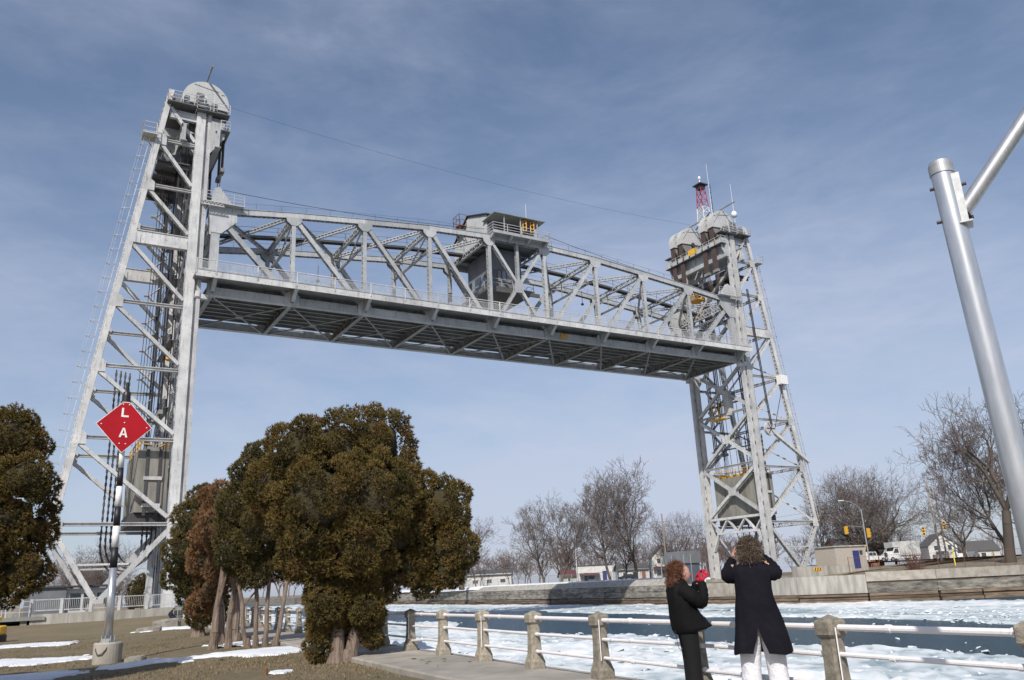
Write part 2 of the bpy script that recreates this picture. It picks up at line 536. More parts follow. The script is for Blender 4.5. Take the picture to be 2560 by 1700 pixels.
# value noise for shaping meshes
_rs = np.random.RandomState(7)
_PT = _rs.rand(256, 256)
def vnoise(x, y):
    xi, yi = np.floor(x).astype(int), np.floor(y).astype(int)
    fx, fy = x - xi, y - yi
    fx, fy = fx * fx * (3 - 2 * fx), fy * fy * (3 - 2 * fy)
    g = lambda a, b: _PT[a & 255, b & 255]
    return (g(xi, yi) * (1 - fx) + g(xi + 1, yi) * fx) * (1 - fy) + (g(xi, yi + 1) * (1 - fx) + g(xi + 1, yi + 1) * fx) * fy
def fbm(x, y, o=4):
    s, a, t = 0, 1.0, 0
    for k in range(o):
        s = s + a * vnoise(x * 2 ** k + 17.3 * k, y * 2 ** k + 9.1 * k)
        t += a
        a *= 0.5
    return s / t
def smooth(x, a, b):
    t = np.clip((x - a) / (b - a), 0, 1)
    return t * t * (3 - 2 * t)
# ================================================================== the setting
random.seed(3)
WZ = -2.3
BP = np.array([1.117, 13.165])
UU = np.array([-0.44, 0.898])
NN = np.array([-0.898, -0.44])
def rail_pt(s, t, z=0.0):
    q = BP + UU * s + NN * t
    return (float(q[0]), float(q[1]), z)
# water
wm = MB()
wm.add([(-2500, -200, WZ), (2500, -200, WZ), (2500, 4000, WZ), (-2500, 4000, WZ)], [(0, 1, 2, 3)])
tag(wm.build('canal_water', WATER), kind='structure')

# near lawn: grid in (s along the railing, t away from the canal)
KERB = 1.65
def lawn_z(x, y):
    xb = (x - BO.x) * math.cos(BANG) + (y - BO.y) * math.sin(BANG)
    yb = -(x - BO.x) * math.sin(BANG) + (y - BO.y) * math.cos(BANG)
    z = -0.30 + 0.10 * (fbm(x * 0.16, y * 0.16, 3) - 0.5) + 0.03 * (fbm(x * 0.9, y * 0.9, 2) - 0.5)
    t = (x - BP[0]) * NN[0] + (y - BP[1]) * NN[1]
    return z + 0.42 * smooth(yb, -22, -5) + 0.17 * smooth(-t, -9, -1.8)
ss = np.concatenate([np.linspace(-60, -12, 20), np.arange(-11.5, 62, 0.5), np.linspace(63, 300, 60), np.linspace(330, 3500, 20)])
ts = np.concatenate([np.arange(KERB - 0.03, 30, 0.45), np.linspace(31, 80, 50), np.geomspace(84, 3000, 22)])
S, T = np.meshgrid(ss, ts, indexing='ij')
X = BP[0] + UU[0] * S + NN[0] * T
Y = BP[1] + UU[1] * S + NN[1] * T
def grid_faces(n, m):
    a = np.arange(n * m).reshape(n, m)
    return np.stack([a[:-1, :-1].ravel(), a[1:, :-1].ravel(), a[1:, 1:].ravel(), a[:-1, 1:].ravel()], 1)
Zl = lawn_z(X, Y)
lawn = npmesh('lawn_ground', np.stack([X.ravel(), Y.ravel(), Zl.ravel()], 1), grid_faces(*S.shape), GRASS, smooth=True)
tag(lawn, kind='structure')

# grass blades where the lawn is close enough to show them
rs = np.random.RandomState(11)
N = 170000
bs = rs.uniform(-4, 44, N)
bt = KERB + 0.02 + rs.rand(N) ** 1.2 * 26
bx, by = BP[0] + UU[0] * bs + NN[0] * bt, BP[1] + UU[1] * bs + NN[1] * bt
keep = (by > 14) & (np.hypot(bx, by) < 52) & (bx / by > -0.75)
keep &= rs.rand(N) < np.clip(24 / np.hypot(bx, by), 0.25, 1)
keep &= fbm(bx * 0.7, by * 0.7, 3) > 0.36 + 0.2 * rs.rand(N)
bx, by = bx[keep], by[keep]
n = len(bx)
bz = lawn_z(bx, by)
an = rs.rand(n) * 6.283
hh = rs.uniform(0.02, 0.065, n)
ww = rs.uniform(0.008, 0.016, n)
lx, ly = rs.normal(0, 0.03, n), rs.normal(0, 0.03, n)
V = np.empty((n, 3, 3))
V[:, 0] = np.stack([bx - ww * np.cos(an), by - ww * np.sin(an), bz - 0.01], 1)
V[:, 1] = np.stack([bx + ww * np.cos(an), by + ww * np.sin(an), bz - 0.01], 1)
V[:, 2] = np.stack([bx + lx, by + ly, bz + hh], 1)
tn = np.clip(0.75 * fbm(bx * 0.35, by * 0.35, 3) + 0.22 * rs.rand(n) + 0.5 * smooth(bt[keep], 1, -1) + 0.2 * smooth(by, 30, 16), 0, 1)
g = npmesh('grass_tufts', V.reshape(-1, 3), np.arange(3 * n).reshape(n, 3), BLADE, tint=np.repeat(tn, 3))
tag(g, 'dry brown winter grass covering the lawn', 'grass', kind='stuff')

# walkway slab with kerb along the canal, cast in bays
walk = thing('walkway', None, None, rail_pt(0, 0.7, -0.3))
tag(walk, kind='structure')
k = -20.0
while k < 60:
    L = 4.44
    j = random.uniform(-0.006, 0.006)
    m_ = MB()
    pts = [rail_pt(k + 0.012, -0.35), rail_pt(k + L - 0.012, -0.35), rail_pt(k + L - 0.012, KERB - 0.02), rail_pt(k + 0.012, KERB - 0.02)]
    top = [rail_pt(k + 0.012, -0.35), rail_pt(k + L - 0.012, -0.35), rail_pt(k + L - 0.012, KERB - 0.05), rail_pt(k + 0.012, KERB - 0.05)]
    v = [(x, y, -0.62) for x, y, _ in pts] + [(x, y, -0.03 + j) for x, y, _ in pts] + [(x, y, j) for x, y, _ in top]
    f = [(0, 1, 5, 4), (1, 2, 6, 5), (2, 3, 7, 6), (3, 0, 4, 7), (4, 5, 9, 8), (5, 6, 10, 9), (6, 7, 11, 10), (7, 4, 8, 11), (8, 9, 10, 11)]
    m_.add(v, f)
    m_.build('paving_bay', CONC, walk)
    k += L
qn = MB()
a0, a1, a2, a3 = rail_pt(-60, -0.3), rail_pt(400, -0.3), rail_pt(400, 0.6), rail_pt(-60, 0.6)
qn.add([(x, y, -6) for x, y, _ in (a0, a1, a2, a3)] + [(x, y, -0.63) for x, y, _ in (a0, a1, a2, a3)],
       [(0, 1, 5, 4), (1, 2, 6, 5), (2, 3, 7, 6), (3, 0, 4, 7), (4, 5, 6, 7)])
tag(qn.build('canal_wall_near', CONC), 'concrete canal wall below the walkway and its railing', 'wall')
# dark leaf litter on the slab
for i in range(9):
    q = rail_pt(random.uniform(3.5, 6.5), random.uniform(0.3, 1.1), 0.012)
    a = random.uniform(0, 3.14)
    lf = MB()
    c_, s_ = math.cos(a), math.sin(a)
    L, W_ = random.uniform(0.04, 0.09), random.uniform(0.012, 0.022)
    lf.add([(q[0] - c_ * L, q[1] - s_ * L, q[2]), (q[0] + s_ * W_, q[1] - c_ * W_, q[2] + 0.012), (q[0] + c_ * L, q[1] + s_ * L, q[2]), (q[0] - s_ * W_, q[1] + c_ * W_, q[2] + 0.008)], [(0, 1, 2, 3)])
    tag(lf.build('fallen_leaf', mat('wet_leaf', (0.05, 0.018, 0.014)), loc=q), 'dark wet leaf lying on the concrete walkway', 'leaf', 'leaves scattered on the walkway')

# railing: concrete posts and three white pipes
rl = thing('walkway_railing', 'white pipe railing on pebbly concrete posts along the canal walkway', 'railing', rail_pt(0, 0))
def post_mesh():
    m_ = MB()
    prof = [(0.142, -0.02), (0.142, 0.12), (0.130, 0.15), (0.100, 0.26), (0.090, 0.50), (0.088, 0.725), (0.110, 0.748), (0.122, 0.765), (0.122, 0.885), (0.114, 0.90), (0.008, 0.955)]
    ch = 0.22
    v, f = [], []
    for r, z in prof:
        c_ = r * ch
        for (x, y) in ((r - c_, -r), (r, -r + c_), (r, r - c_), (r - c_, r), (-r + c_, r), (-r, r - c_), (-r, -r + c_), (-r + c_, -r)):
            v.append((x, y, z))
    for kk in range(len(prof) - 1):
        for i in range(8):
            j = (i + 1) % 8
            f.append((kk * 8 + i, kk * 8 + j, kk * 8 + 8 + j, kk * 8 + 8 + i))
    f.append(tuple(range(len(prof) * 8 - 8, len(prof) * 8)))
    me = bpy.data.meshes.new('post')
    me.from_pydata(v, [], f)
    me.materials.append(POSTC)
    return me
pm = post_mesh()
RANG = math.atan2(UU[1], UU[0])
SP = 2.23
for k in range(-5, 27):
    SP = 2.23 if k >= 0 else {-1: 2.34, -2: 2.31, -3: 2.26}.get(k, 2.25)
    q = rail_pt(k * SP, 0)
    o = bpy.data.objects.new('post', pm)
    COL.objects.link(o)
    o.parent = rl
    o.location = (q[0] - rail_pt(0, 0)[0], q[1] - rail_pt(0, 0)[1], 0)
    o.rotation_euler = (random.uniform(-.01, .01), random.uniform(-.012, .012), RANG + random.uniform(-.02, .02))
    for hz, r in ((0.835, 0.032), (0.565, 0.025), (0.285, 0.025)):
        m_ = MB()
        e0, e1 = rail_pt(k * SP + 0.08, 0, hz), rail_pt(k * SP + 2.27, 0, hz + random.uniform(-.012, .012))
        if hz < 0.3 and k == 3:
            mid = rail_pt(k * SP + 1.1, 0.0, hz - 0.005)
            e1 = rail_pt((k + 1) * SP - 0.08, 0, hz - 0.07)
            m_.tube(e0, mid, r, r, 10).tube(mid, e1, r, r, 10)
            e0 = mid
        else:
            m_.tube(e0, e1, r, r, 10)
        p_ = m_.build('rail', PIPE, rl, smooth=False)
        for ss_ in (0.13, SP * 0.62 if k % 2 else SP - 0.16):
            c_ = MB().tube(rail_pt(k * SP + ss_, 0, hz), rail_pt(k * SP + ss_ + 0.06, 0, hz), r * 1.22, r * 1.22, 10)
            c_.build('collar', PIPE, p_)
    if k % 2 == 0:
        m_ = MB().tube(rail_pt(k * SP - 0.155, 0.1, 0.27), rail_pt(k * SP - 0.155, 0.1, 0.84), 0.007, 0.007, 5)
        m_.build('tie_rod', PIPE, rl)

# ------------------------------------------------------------------ ice on the canal
def spaced(a, b, d0, g):
    xs, d = [a], d0
    while xs[-1] < b:
        xs.append(xs[-1] + d)
        d *= g
    return np.array(xs)
isx = np.concatenate([-spaced(0, 16, 0.2, 1.02)[::-1], spaced(0.2, 330, 0.2, 1.0062)])
itx = -spaced(0.32, 72, 0.16, 1.006)
S, T = np.meshgrid(isx, itx, indexing='ij')
jr = np.random.RandomState(5)
S = S + jr.uniform(-0.3, 0.3, S.shape) * np.gradient(isx)[:, None]
T = T + jr.uniform(-0.3, 0.3, T.shape) * np.abs(np.gradient(itx))[None, :]
X = BP[0] + UU[0] * S + NN[0] * T
Y = BP[1] + UU[1] * S + NN[1] * T
def worley(x, y):
    xi, yi = np.floor(x).astype(int), np.floor(y).astype(int)
    best = np.full(x.shape, 9.0); sec = best.copy(); cid = np.zeros(x.shape)
    for dx in (-1, 0, 1):
        for dy in (-1, 0, 1):
            cx, cy = xi + dx, yi + dy
            px = cx + _PT[cx & 255, cy & 255]
            py = cy + _PT[(cx + 91) & 255, (cy + 37) & 255]
            d = np.hypot(px - x, py - y)
            nb = d < best
            sec = np.where(nb, best, np.minimum(sec, d))
            cid = np.where(nb, _PT[(cx + 13) & 255, (cy + 71) & 255], cid)
            best = np.minimum(best, d)
    return best, sec - best, cid
d1, e1, c1_ = worley(S * 0.55 + 3, T * 0.75)
d2, e2, c2_ = worley(S * 1.7, T * 2.2 + 5)
big = fbm(S * 0.045, T * 0.12, 4)
fine = fbm(S * 0.35, T * 0.6, 4)
# open channel in mid canal, loose ice at its edges, a grey slush strip beyond
edge_n = -26 + 5.0 * (fbm(S * 0.05, T * 0 + 3, 3) - 0.5) * 2
edge_f = -43 + 7.0 * (fbm(S * 0.04, T * 0 + 9, 3) - 0.5) * 2
chan = smooth(T, edge_n + 1.5, edge_n - 1.0) * smooth(T, edge_f - 2.5, edge_f + 1.5)
dens = 0.78 - 1.05 * chan + 0.75 * (big - 0.5) + 0.55 * (fine - 0.5)
slush = smooth(T, -45, -50) * smooth(T, -60, -55)
dens = dens - 0.10 * slush * smooth(big, 0.4, 0.6)
cover = smooth(dens, 0.42, 0.56)
rub = np.clip(1.25 - 0.8 * slush, 0, 1)
h = 0.025 + rub * (0.05 * c1_ * smooth(e1, 0.02, 0.16) + 0.10 * c2_ ** 3 * smooth(e2, 0.02, 0.2) + 0.22 * np.clip(fbm(S * 1.3, T * 1.6, 4) - 0.5, 0, 1)) + 0.14 * smooth(fbm(S * 0.18 + 40, T * 0.5, 3), 0.62, 0.85) * (1 - slush)
h = h + 0.035 * _rs.rand(*h.shape) * rub
hole = (e1 < 0.06) & (c1_ < 0.45) & (dens < 0.85)
h = np.where(hole, 0.015, h)
Zi = WZ + np.where(cover > 0.02, h * cover - 0.10 * (1 - cover), -0.25)
ice = npmesh('brash_ice', np.stack([X.ravel(), Y.ravel(), Zi.ravel()], 1), grid_faces(*S.shape), ICE, tint=np.clip(0.62 + 0.22 * (c1_ - 0.5) + 0.20 * (c2_ - 0.5) + 1.5 * (fbm(S * 0.9, T * 1.5, 5) - 0.5) + 1.0 * (fbm(S * 0.07, T * 0.25, 4) - 0.5) + 1.2 * np.clip(h - 0.08, 0, 0.3) - 0.22 * slush - 0.5 * hole, 0, 1).ravel())
tag(ice, 'white broken ice rubble drifting on the canal', 'ice', kind='stuff')
# tilted slabs and chunks lying in the rubble
rs = np.random.RandomState(21)
N = 6000
cs = rs.uniform(-10, 46, N)
cs = np.where(rs.rand(N) < 0.35, rs.uniform(30, 190, N), cs)
ct = -0.5 - rs.rand(N) ** 0.9 * 62
en = -26 + 5.0 * (fbm(cs * 0.05, ct * 0 + 3, 3) - 0.5) * 2
ef = -43 + 7.0 * (fbm(cs * 0.04, ct * 0 + 9, 3) - 0.5) * 2
inch = (ct < en) & (ct > ef)
kp = ~inch | (rs.rand(N) < 0.03)
cs, ct, inch = cs[kp], ct[kp], inch[kp]
n = len(cs)
cx, cy = BP[0] + UU[0] * cs + NN[0] * ct, BP[1] + UU[1] * cs + NN[1] * ct
size = (0.05 + 0.22 * rs.rand(n) ** 3.0) * np.where(inch, 0.8, 1)
V, F = [], []
for i in range(n):
    kx = random.choice((5, 6, 7))
    rot = rs.rand() * 6.283
    th = size[i] * rs.uniform(0.2, 0.5)
    tx, ty = rs.normal(0, 0.2), rs.normal(0, 0.2)
    o0 = len(V)
    rr = rs.uniform(0.6, 1.15, kx)
    for zz, sc_ in ((-th * 0.6, 1.0), (th * 0.4, 0.88)):
        for q in range(kx):
            a = rot + 6.283 * q / kx
            lx, ly = math.cos(a) * rr[q] * size[i] * sc_, math.sin(a) * rr[q] * size[i] * sc_
            V.append((cx[i] + lx, cy[i] + ly, WZ + 0.05 + zz + lx * tx + ly * ty + 0.03 * (not inch[i])))
    F.append([o0 + kx + q for q in range(kx)])
    for q in range(kx):
        F.append([o0 + q, o0 + (q + 1) % kx, o0 + kx + (q + 1) % kx, o0 + kx + q])
me = bpy.data.meshes.new('ice_chunks')
me.from_pydata(V, [], F)
me.materials.append(ICE)
at_ = me.attributes.new('tint', 'FLOAT', 'POINT')
at_.data.foreach_set('value', np.clip(np.random.RandomState(2).normal(0.58, 0.18, len(V)), 0.2, 1).astype(np.float32))
o = bpy.data.objects.new('ice_chunks', me)
COL.objects.link(o)
tag(o, 'loose tilted slabs of ice heaped in the canal rubble', 'ice', kind='stuff')

# ------------------------------------------------------------------ snow patches on the lawn
def snow_patch(label, cx, cy, lx, ly, ang, seed, thick=0.07):
    n1, n2 = 150, 90
    a = np.linspace(-1.25, 1.25, n1)
    b = np.linspace(-1.25, 1.25, n2)
    A, B = np.meshgrid(a, b, indexing='ij')
    x = cx + math.cos(ang) * A * lx - math.sin(ang) * B * ly
    y = cy + math.sin(ang) * A * lx + math.cos(ang) * B * ly
    r = np.hypot(A, B)
    e = 0.9 - r + 1.5 * (fbm(A * 2.6 + seed, B * 1.3 + seed, 4) - 0.5) + 1.1 * (fbm(x * 1.1 + seed, y * 1.1, 5) - 0.5) + 0.7 * (fbm(x * 5.0, y * 3.0 + seed, 4) - 0.5)
    hgt = np.clip(e, -0.3, 0.5)
    z = lawn_z(x, y) + np.where(hgt > 0, 0.012 + thick * np.sqrt(np.clip(hgt, 0, 1)) + 0.02 * fbm(x * 3, y * 3, 2), hgt * 0.4)
    loc = (cx, cy, float(lawn_z(np.array([cx]), np.array([cy]))[0]))
    o = npmesh('snow_patch', np.stack([x.ravel(), y.ravel(), z.ravel()], 1), grid_faces(n1, n2), SNOW, loc=loc, smooth=True)
    return tag(o, label, 'snow', 'patches of old snow on the lawn', 'stuff')
snow_patch('long white snow patch reaching left from the big cedar trunk', -7.4, 25.2, 3.6, 1.5, 0.30, 1.0, 0.06)
snow_patch('shaded snow patch right behind the big cedar trunk', -4.0, 22.9, 1.0, 1.3, 0.1, 4.0)
snow_patch('ragged snow patch at the bottom left corner', -13.1, 22.5, 1.7, 1.4, -0.12, 7.0, 0.03)
snow_patch('snow strip left of the concrete sign base', -16.2, 28.4, 2.4, 1.5, -0.05, 11.0, 0.03)
snow_patch('snow patch beside the yellow mooring bollard', -24.0, 40.5, 2.4, 2.0, 0.0, 15.0, 0.04)
snow_patch('thin snow around the foot of the bare stemmed cedar', -9.4, 30.6, 1.5, 1.6, 0.2, 21.0, 0.05)
snow_patch('small snow remnant right of the sign base', -10.7, 24.6, 0.8, 0.7, 0.1, 25.0, 0.03)
snow_patch('narrow snow strip under the far end of the cedar row', -19.8, 50.5, 2.6, 2.6, -0.3, 31.0)
snow_patch('faint snow remnant on the grass in front of the big cedar', -5.17, 18.4, 0.22, 0.3, 0.1, 35.0, 0.012)

# ------------------------------------------------------------------ far bank (bridge coordinates)
FB = [(150, 900), (95, 420), (79, 184), (75, 133), (69.2, 70), (66.6, 30), (65.5, 12.3), (66.3, -8.5), (69.5, -15.6), (74, -21.2), (82, -26), (100, -33), (130, -42), (260, -70)]
def far_z(X, Y, dx):
    return 0.45 + smooth(dx, 3, 16) * 0.75 + smooth(dx, 18, 42) * 0.9 * smooth(-Y, -25, 10)
yy = []
for i in range(len(FB) - 1):
    m_ = 12
    for q in range(m_):
        a = q / m_
        yy.append((FB[i][0] * (1 - a) + FB[i + 1][0] * a, FB[i][1] * (1 - a) + FB[i + 1][1] * a))
yy.append(FB[-1])
dxs = np.concatenate([np.array([0.4, 3, 6, 9, 12, 16, 22, 30, 40, 60, 90, 140, 220]), np.geomspace(320, 3500, 12)])
V = []
for (X0, Y0) in yy:
    # inland direction: +X, turning towards -Y/+X on the curve at the right
    for dx in dxs:
        Xq, Yq = X0 + dx, Y0 + (dx * 0.25 if Y0 < -9 else 0)
        zz = float(far_z(Xq, Y0, dx))
        p_ = b2w(Xq, Yq, zz)
        V.append(tuple(p_))
fg = npmesh('far_bank_ground', V, grid_faces(len(yy), len(dxs)), FARG, smooth=True)
tag(fg, kind='structure')
def wall_run(pts, step):
    """points every `step` metres along the polyline, with the outward (canal) normal"""
    out_ = []
    for i in range(len(pts) - 1):
        a, b = Vector(pts[i]), Vector(pts[i + 1])
        n_ = max(1, round((b - a).length / step))
        for k_ in range(n_):
            out_.append((a.lerp(b, k_ / n_), a.lerp(b, (k_ + 1) / n_)))
    return out_
def slab(mb, a, b, d0, d1, z0, z1, gap=0.02, d0t=None, d1t=None):
    """panel between bridge XY points a,b ; d = distance out towards the canal (bottom d0..d1, top d0t..d1t)"""
    t_ = (b - a).normalized()
    nrm = Vector((t_.y, -t_.x))
    if nrm.x > 0:
        nrm = -nrm
    a2, b2 = a + t_ * gap, b - t_ * gap
    d0t = d0 if d0t is None else d0t
    d1t = d1 if d1t is None else d1t
    v = []
    for z, e0, e1 in ((z0, d0, d1), (z1, d0t, d1t)):
        for q, e in ((a2, e0), (b2, e0), (b2, e1), (a2, e1)):
            w_ = q + nrm * e
            v.append((w_.x, w_.y, z))
    mb.add(v, [(3, 2, 1, 0), (4, 5, 6, 7), (0, 1, 5, 4), (1, 2, 6, 5), (2, 3, 7, 6), (3, 0, 4, 7)])
qw = bthing('far_quay_wall', 'weathered stone and concrete quay wall on the far side of the icy canal', 'wall', (66, 0, -2.3))
random.seed(9)
left = [(79, 184), (75, 133), (69.2, 70), (66.6, 30), (65.5, 14)]
right = [(66.05, -2), (66.3, -8.5), (69.5, -15.6), (74, -21.2), (82, -26), (100, -33), (130, -42)]
mid = [(65.5, 14), (65.75, 6), (66.05, -2)]
for a, b in wall_run(left, 6.5):
    MB_ = MB(); slab(MB_, a, b, -1.5, 0, -0.42, 0.32); MB_.build('stone_course', STONE, qw)
    MB_ = MB(); slab(MB_, a, b, -1.5, random.uniform(0.02, 0.1), -1.25, -0.46); MB_.build('stone_course', STONE, qw)
for a, b in wall_run([(150, 900), (95, 420), (79, 184)], 40):
    MB_ = MB(); slab(MB_, a, b, -2.0, 0, -2.8, 0.46); MB_.build('stone_course', STONE, qw)
for a, b in wall_run(left[1:], 9.0):
    if a.y < 128:
        MB_ = MB(); slab(MB_, a, b, -2.4, -0.05, 0.36, 1.24, 0.015, -2.4, -1.0); MB_.build('parapet', WALLC, qw)
for a, b in wall_run(mid, 8):
    MB_ = MB(); slab(MB_, a, b, -1.6, -0.3, -1.3, 0.42); MB_.build('wall_panel', CONC, qw)
for a, b in wall_run(right, 8.0):
    if a.y > -13:
        MB_ = MB(); slab(MB_, a, b, -1.5, 0.05, -1.28, 0.72, 0.02); MB_.build('wall_panel', WALLC, qw)
    else:
        MB_ = MB(); slab(MB_, a, b, -1.5, 0.0, -0.05, 0.95 + random.uniform(-.03, .03)); MB_.build('wall_panel', CONC, qw)
        MB_ = MB(); slab(MB_, a, b, -1.5, -0.12, -0.22, -0.07); MB_.build('ledge', TIMBER, qw)
        MB_ = MB(); slab(MB_, a, b, -1.5, 0.03, -1.28, -0.24); MB_.build('stone_course', STONE, qw)
for run in (left, mid, right):
    for a, b in wall_run(run, 5.5):
        for z0, z1 in ((-2.6, -1.98), (-1.95, -1.64), (-1.61, -1.32)):
            MB_ = MB()
            e = random.uniform(0.12, 0.4)
            slab(MB_, a, b, -1.0, e, z0, z1 + random.uniform(-.05, .02), random.uniform(0.02, 0.12))
            MB_.build('timber', TIMBER, qw)
# ================================================================== the lift span
BW = 10.56
PP = 70 / 9
TZ = [38.5, 39.5, 40.3, 41.05, 41.4]
TZ = TZ + TZ[::-1]
NX = [i * PP for i in range(10)]
span = bthing('lift_span', 'raised grey steel truss span of the lift bridge crossing the sky', 'bridge span', (35, 5.28, 29.4))
def B(): return MB()
for y, s in ((0.0, -1), (BW, 1)):
    far = y > 1
    for i in range(9):
        x0, x1 = NX[i], NX[i + 1]
        m_ = B()
        m_.box(x0, x1, y - 0.26, y + 0.26, 29.62, 30.32)
        m_.box(x0, x1, y - 0.32, y + 0.32, 29.55, 29.62)
        m_.box(x0, x1, y - 0.32, y + 0.32, 30.32, 30.38)
        m_.build('bottom_chord', STEEL, span)
        m_ = B()
        m_.laced((x0, y, TZ[i]), (x1, y, TZ[i + 1]), (0, 1, 0), 0.52, 0.58, 0.05, 0.09, 0.5, False, False)
        if (Vector((x1 - x0, 0, 0)).cross(Vector((0, 1, 0)))).z:
            a, b = Vector((x0, y, TZ[i])), Vector((x1, y, TZ[i + 1]))
            up = (b - a).cross(Vector((0, 1, 0))); up = up if up.z > 0 else -up
            m_.bar(a + up.normalized() * 0.31, b + up.normalized() * 0.31, 0.70, 0.04, (0, 1, 0))
        tcm = m_.build('top_chord', STEEL, span)
        # handrail wire with short stanchions on the chord
        m_ = B()
        a, b = Vector((x0, y, TZ[i] + 0.34)), Vector((x1, y, TZ[i + 1] + 0.34))
        for k in range(3):
            q = a.lerp(b, (k + 0.5) / 3)
            m_.bar(q, q + Vector((0, 0, 0.75)), 0.025, 0.025, (1, 0, 0))
        m_.bar(a + Vector((0, 0, 0.74)), b + Vector((0, 0, 0.74)), 0.018, 0.018, (0, 1, 0))
        m_.build('hand_line', DARK, tcm)
    # verticals
    for i in range(1, 9):
        m_ = B().laced((NX[i], y, 30.3), (NX[i], y, TZ[i] - 0.25), (0, 1, 0), 0.46, 0.40, 0.05, 0.10, 0.55)
        m_.build('truss_post', STEEL, span)
    # diagonals
    def diag(xa, za, xb, zb, w_=0.42, nm='diagonal'):
        m_ = B().laced((xa, y, za), (xb, y, zb), (0, 1, 0), 0.44, w_, 0.05, 0.10, 0.6)
        m_.build(nm, STEEL, span)
    for i in range(4):
        diag(NX[i] + 0.45, TZ[i] - 0.75, NX[i + 1] - 0.35, 30.5, 0.50 if i == 0 else 0.44)
        diag(NX[9 - i] - 0.45, TZ[i] - 0.75, NX[8 - i] + 0.35, 30.5, 0.50 if i == 0 else 0.44)
    mx, mz = 35.0, 35.7
    m_ = B().laced((mx, y, mz), (mx, y, 41.2), (0, 1, 0), 0.4, 0.34, 0.05, 0.09, 0.5)
    m_.build('truss_post', STEEL, span)
    for a in (4, 5):
        diag(NX[a] + (0.3 if a == 4 else -0.3), 40.9, mx, mz, 0.34)
        diag(mx, mz, NX[a] + (0.4 if a == 4 else -0.4), 30.4, 0.36)
    m_ = B()
    for o_ in (-0.27, 0.25):
        m_.prism([(mx - 0.55, mz - 0.9), (mx + 0.55, mz - 0.9), (mx + 0.6, mz), (mx + 0.45, mz + 0.8), (mx - 0.45, mz + 0.8), (mx - 0.6, mz)], 'y', y + o_, y + o_ + 0.03)
    m_.build('gusset_plate', STEEL, span)
    for i in range(1, 9):
        m_ = B()
        z = TZ[i]
        for o_ in (-0.295, 0.265):
            m_.prism([(NX[i] - 0.85, z - 0.25), (NX[i] + 0.85, z - 0.25), (NX[i] + 0.75, z - 0.75), (NX[i] + 0.3, z - 1.15), (NX[i] - 0.3, z - 1.15), (NX[i] - 0.75, z - 0.75)], 'y', y + o_, y + o_ + 0.03)
        m_.build('gusset_plate', STEEL, span)
        m_ = B()
        for o_ in (-0.36, 0.33):
            m_.prism([(NX[i] - 0.75, 29.56), (NX[i] + 0.75, 29.56), (NX[i] + 0.75, 30.6), (NX[i] + 0.35, 31.0), (NX[i] - 0.35, 31.0), (NX[i] - 0.75, 30.6)], 'y', y + o_, y + o_ + 0.03)
        m_.build('gusset_plate', STEEL, span)
    # end posts with the big pentagonal gussets and the triangular lifting plates
    for x, d in ((0, 1), (70, -1)):
        m_ = B()
        m_.prism([(x - 0.42 * d, 29.5), (x + 0.42 * d, 29.5), (x + 0.42 * d, 36.2), (x - 0.35 * d, 36.2)], 'y', y - 0.28, y + 0.28)
        m_.build('end_post', STEEL, span)
        m_ = B()
        for o_ in (-0.33, 0.29):
            m_.prism([(x - 0.55 * d, 36.1), (x - 0.75 * d, 39.0), (x + 2.0 * d, 39.0), (x + 2.0 * d, 37.6), (x + 0.55 * d, 36.1)], 'y', y + o_, y + o_ + 0.04)
        m_.box(min(x - 0.7 * d, x + 1.9 * d), max(x - 0.7 * d, x + 1.9 * d), y - 0.28, y + 0.28, 37.8, 38.95)
        m_.build('end_gusset', STEEL, span)
        m_ = B()
        m_.prism([(x - 0.45 * d, 39.05), (x - 0.35 * d, 40.9), (x + 0.15 * d, 41.15), (x + 1.6 * d, 39.25), (x + 1.6 * d, 39.05)], 'y', y - 0.3, y + 0.3)
        m_.build('lifting_plate', STEEL, span)
        m_ = B()
        m_.box(min(x - 1.6 * d, x + 2.5 * d), max(x - 1.6 * d, x + 2.5 * d), y - 1.0 if not far else y + 0.3, y - 0.36 if not far else y + 1.0, 39.06, 39.14)
        yo = y - 0.95 if not far else y + 0.95
        m_.rail([(x - 1.6 * d, yo, 39.14), (x + 2.5 * d, yo, 39.14)], 1.05, 3, 0.025, 1.0)
        for k in range(6):
            m_.bar((x - 1.6 * d + k * 0.35 * d, yo, 38.75), (x - 1.6 * d + (k + 0.5) * 0.35 * d, yo, 39.06), 0.05, 0.05)
            m_.bar((x - 1.6 * d + (k + 0.5) * 0.35 * d, yo, 39.06), (x - 1.6 * d + (k + 1) * 0.35 * d, yo, 38.75), 0.05, 0.05)
        m_.box(min(x - 1.6 * d, x + 0.6 * d), max(x - 1.6 * d, x + 0.6 * d), yo - 0.03, yo + 0.03, 38.66, 38.76)
        m_.build('end_platform', TOWER, span)
        m_ = B().box(min(x - 1.55 * d, x - 0.3 * d), max(x - 1.55 * d, x - 0.3 * d), y - 0.25, y + 0.25, 29.1, 29.55)
        m_.box(min(x - 1.5 * d, x - 1.1 * d), max(x - 1.5 * d, x - 1.1 * d), y - 0.4, y + 0.4, 29.2, 29.75)
        m_.build('guide_shoe', TOWER, span)
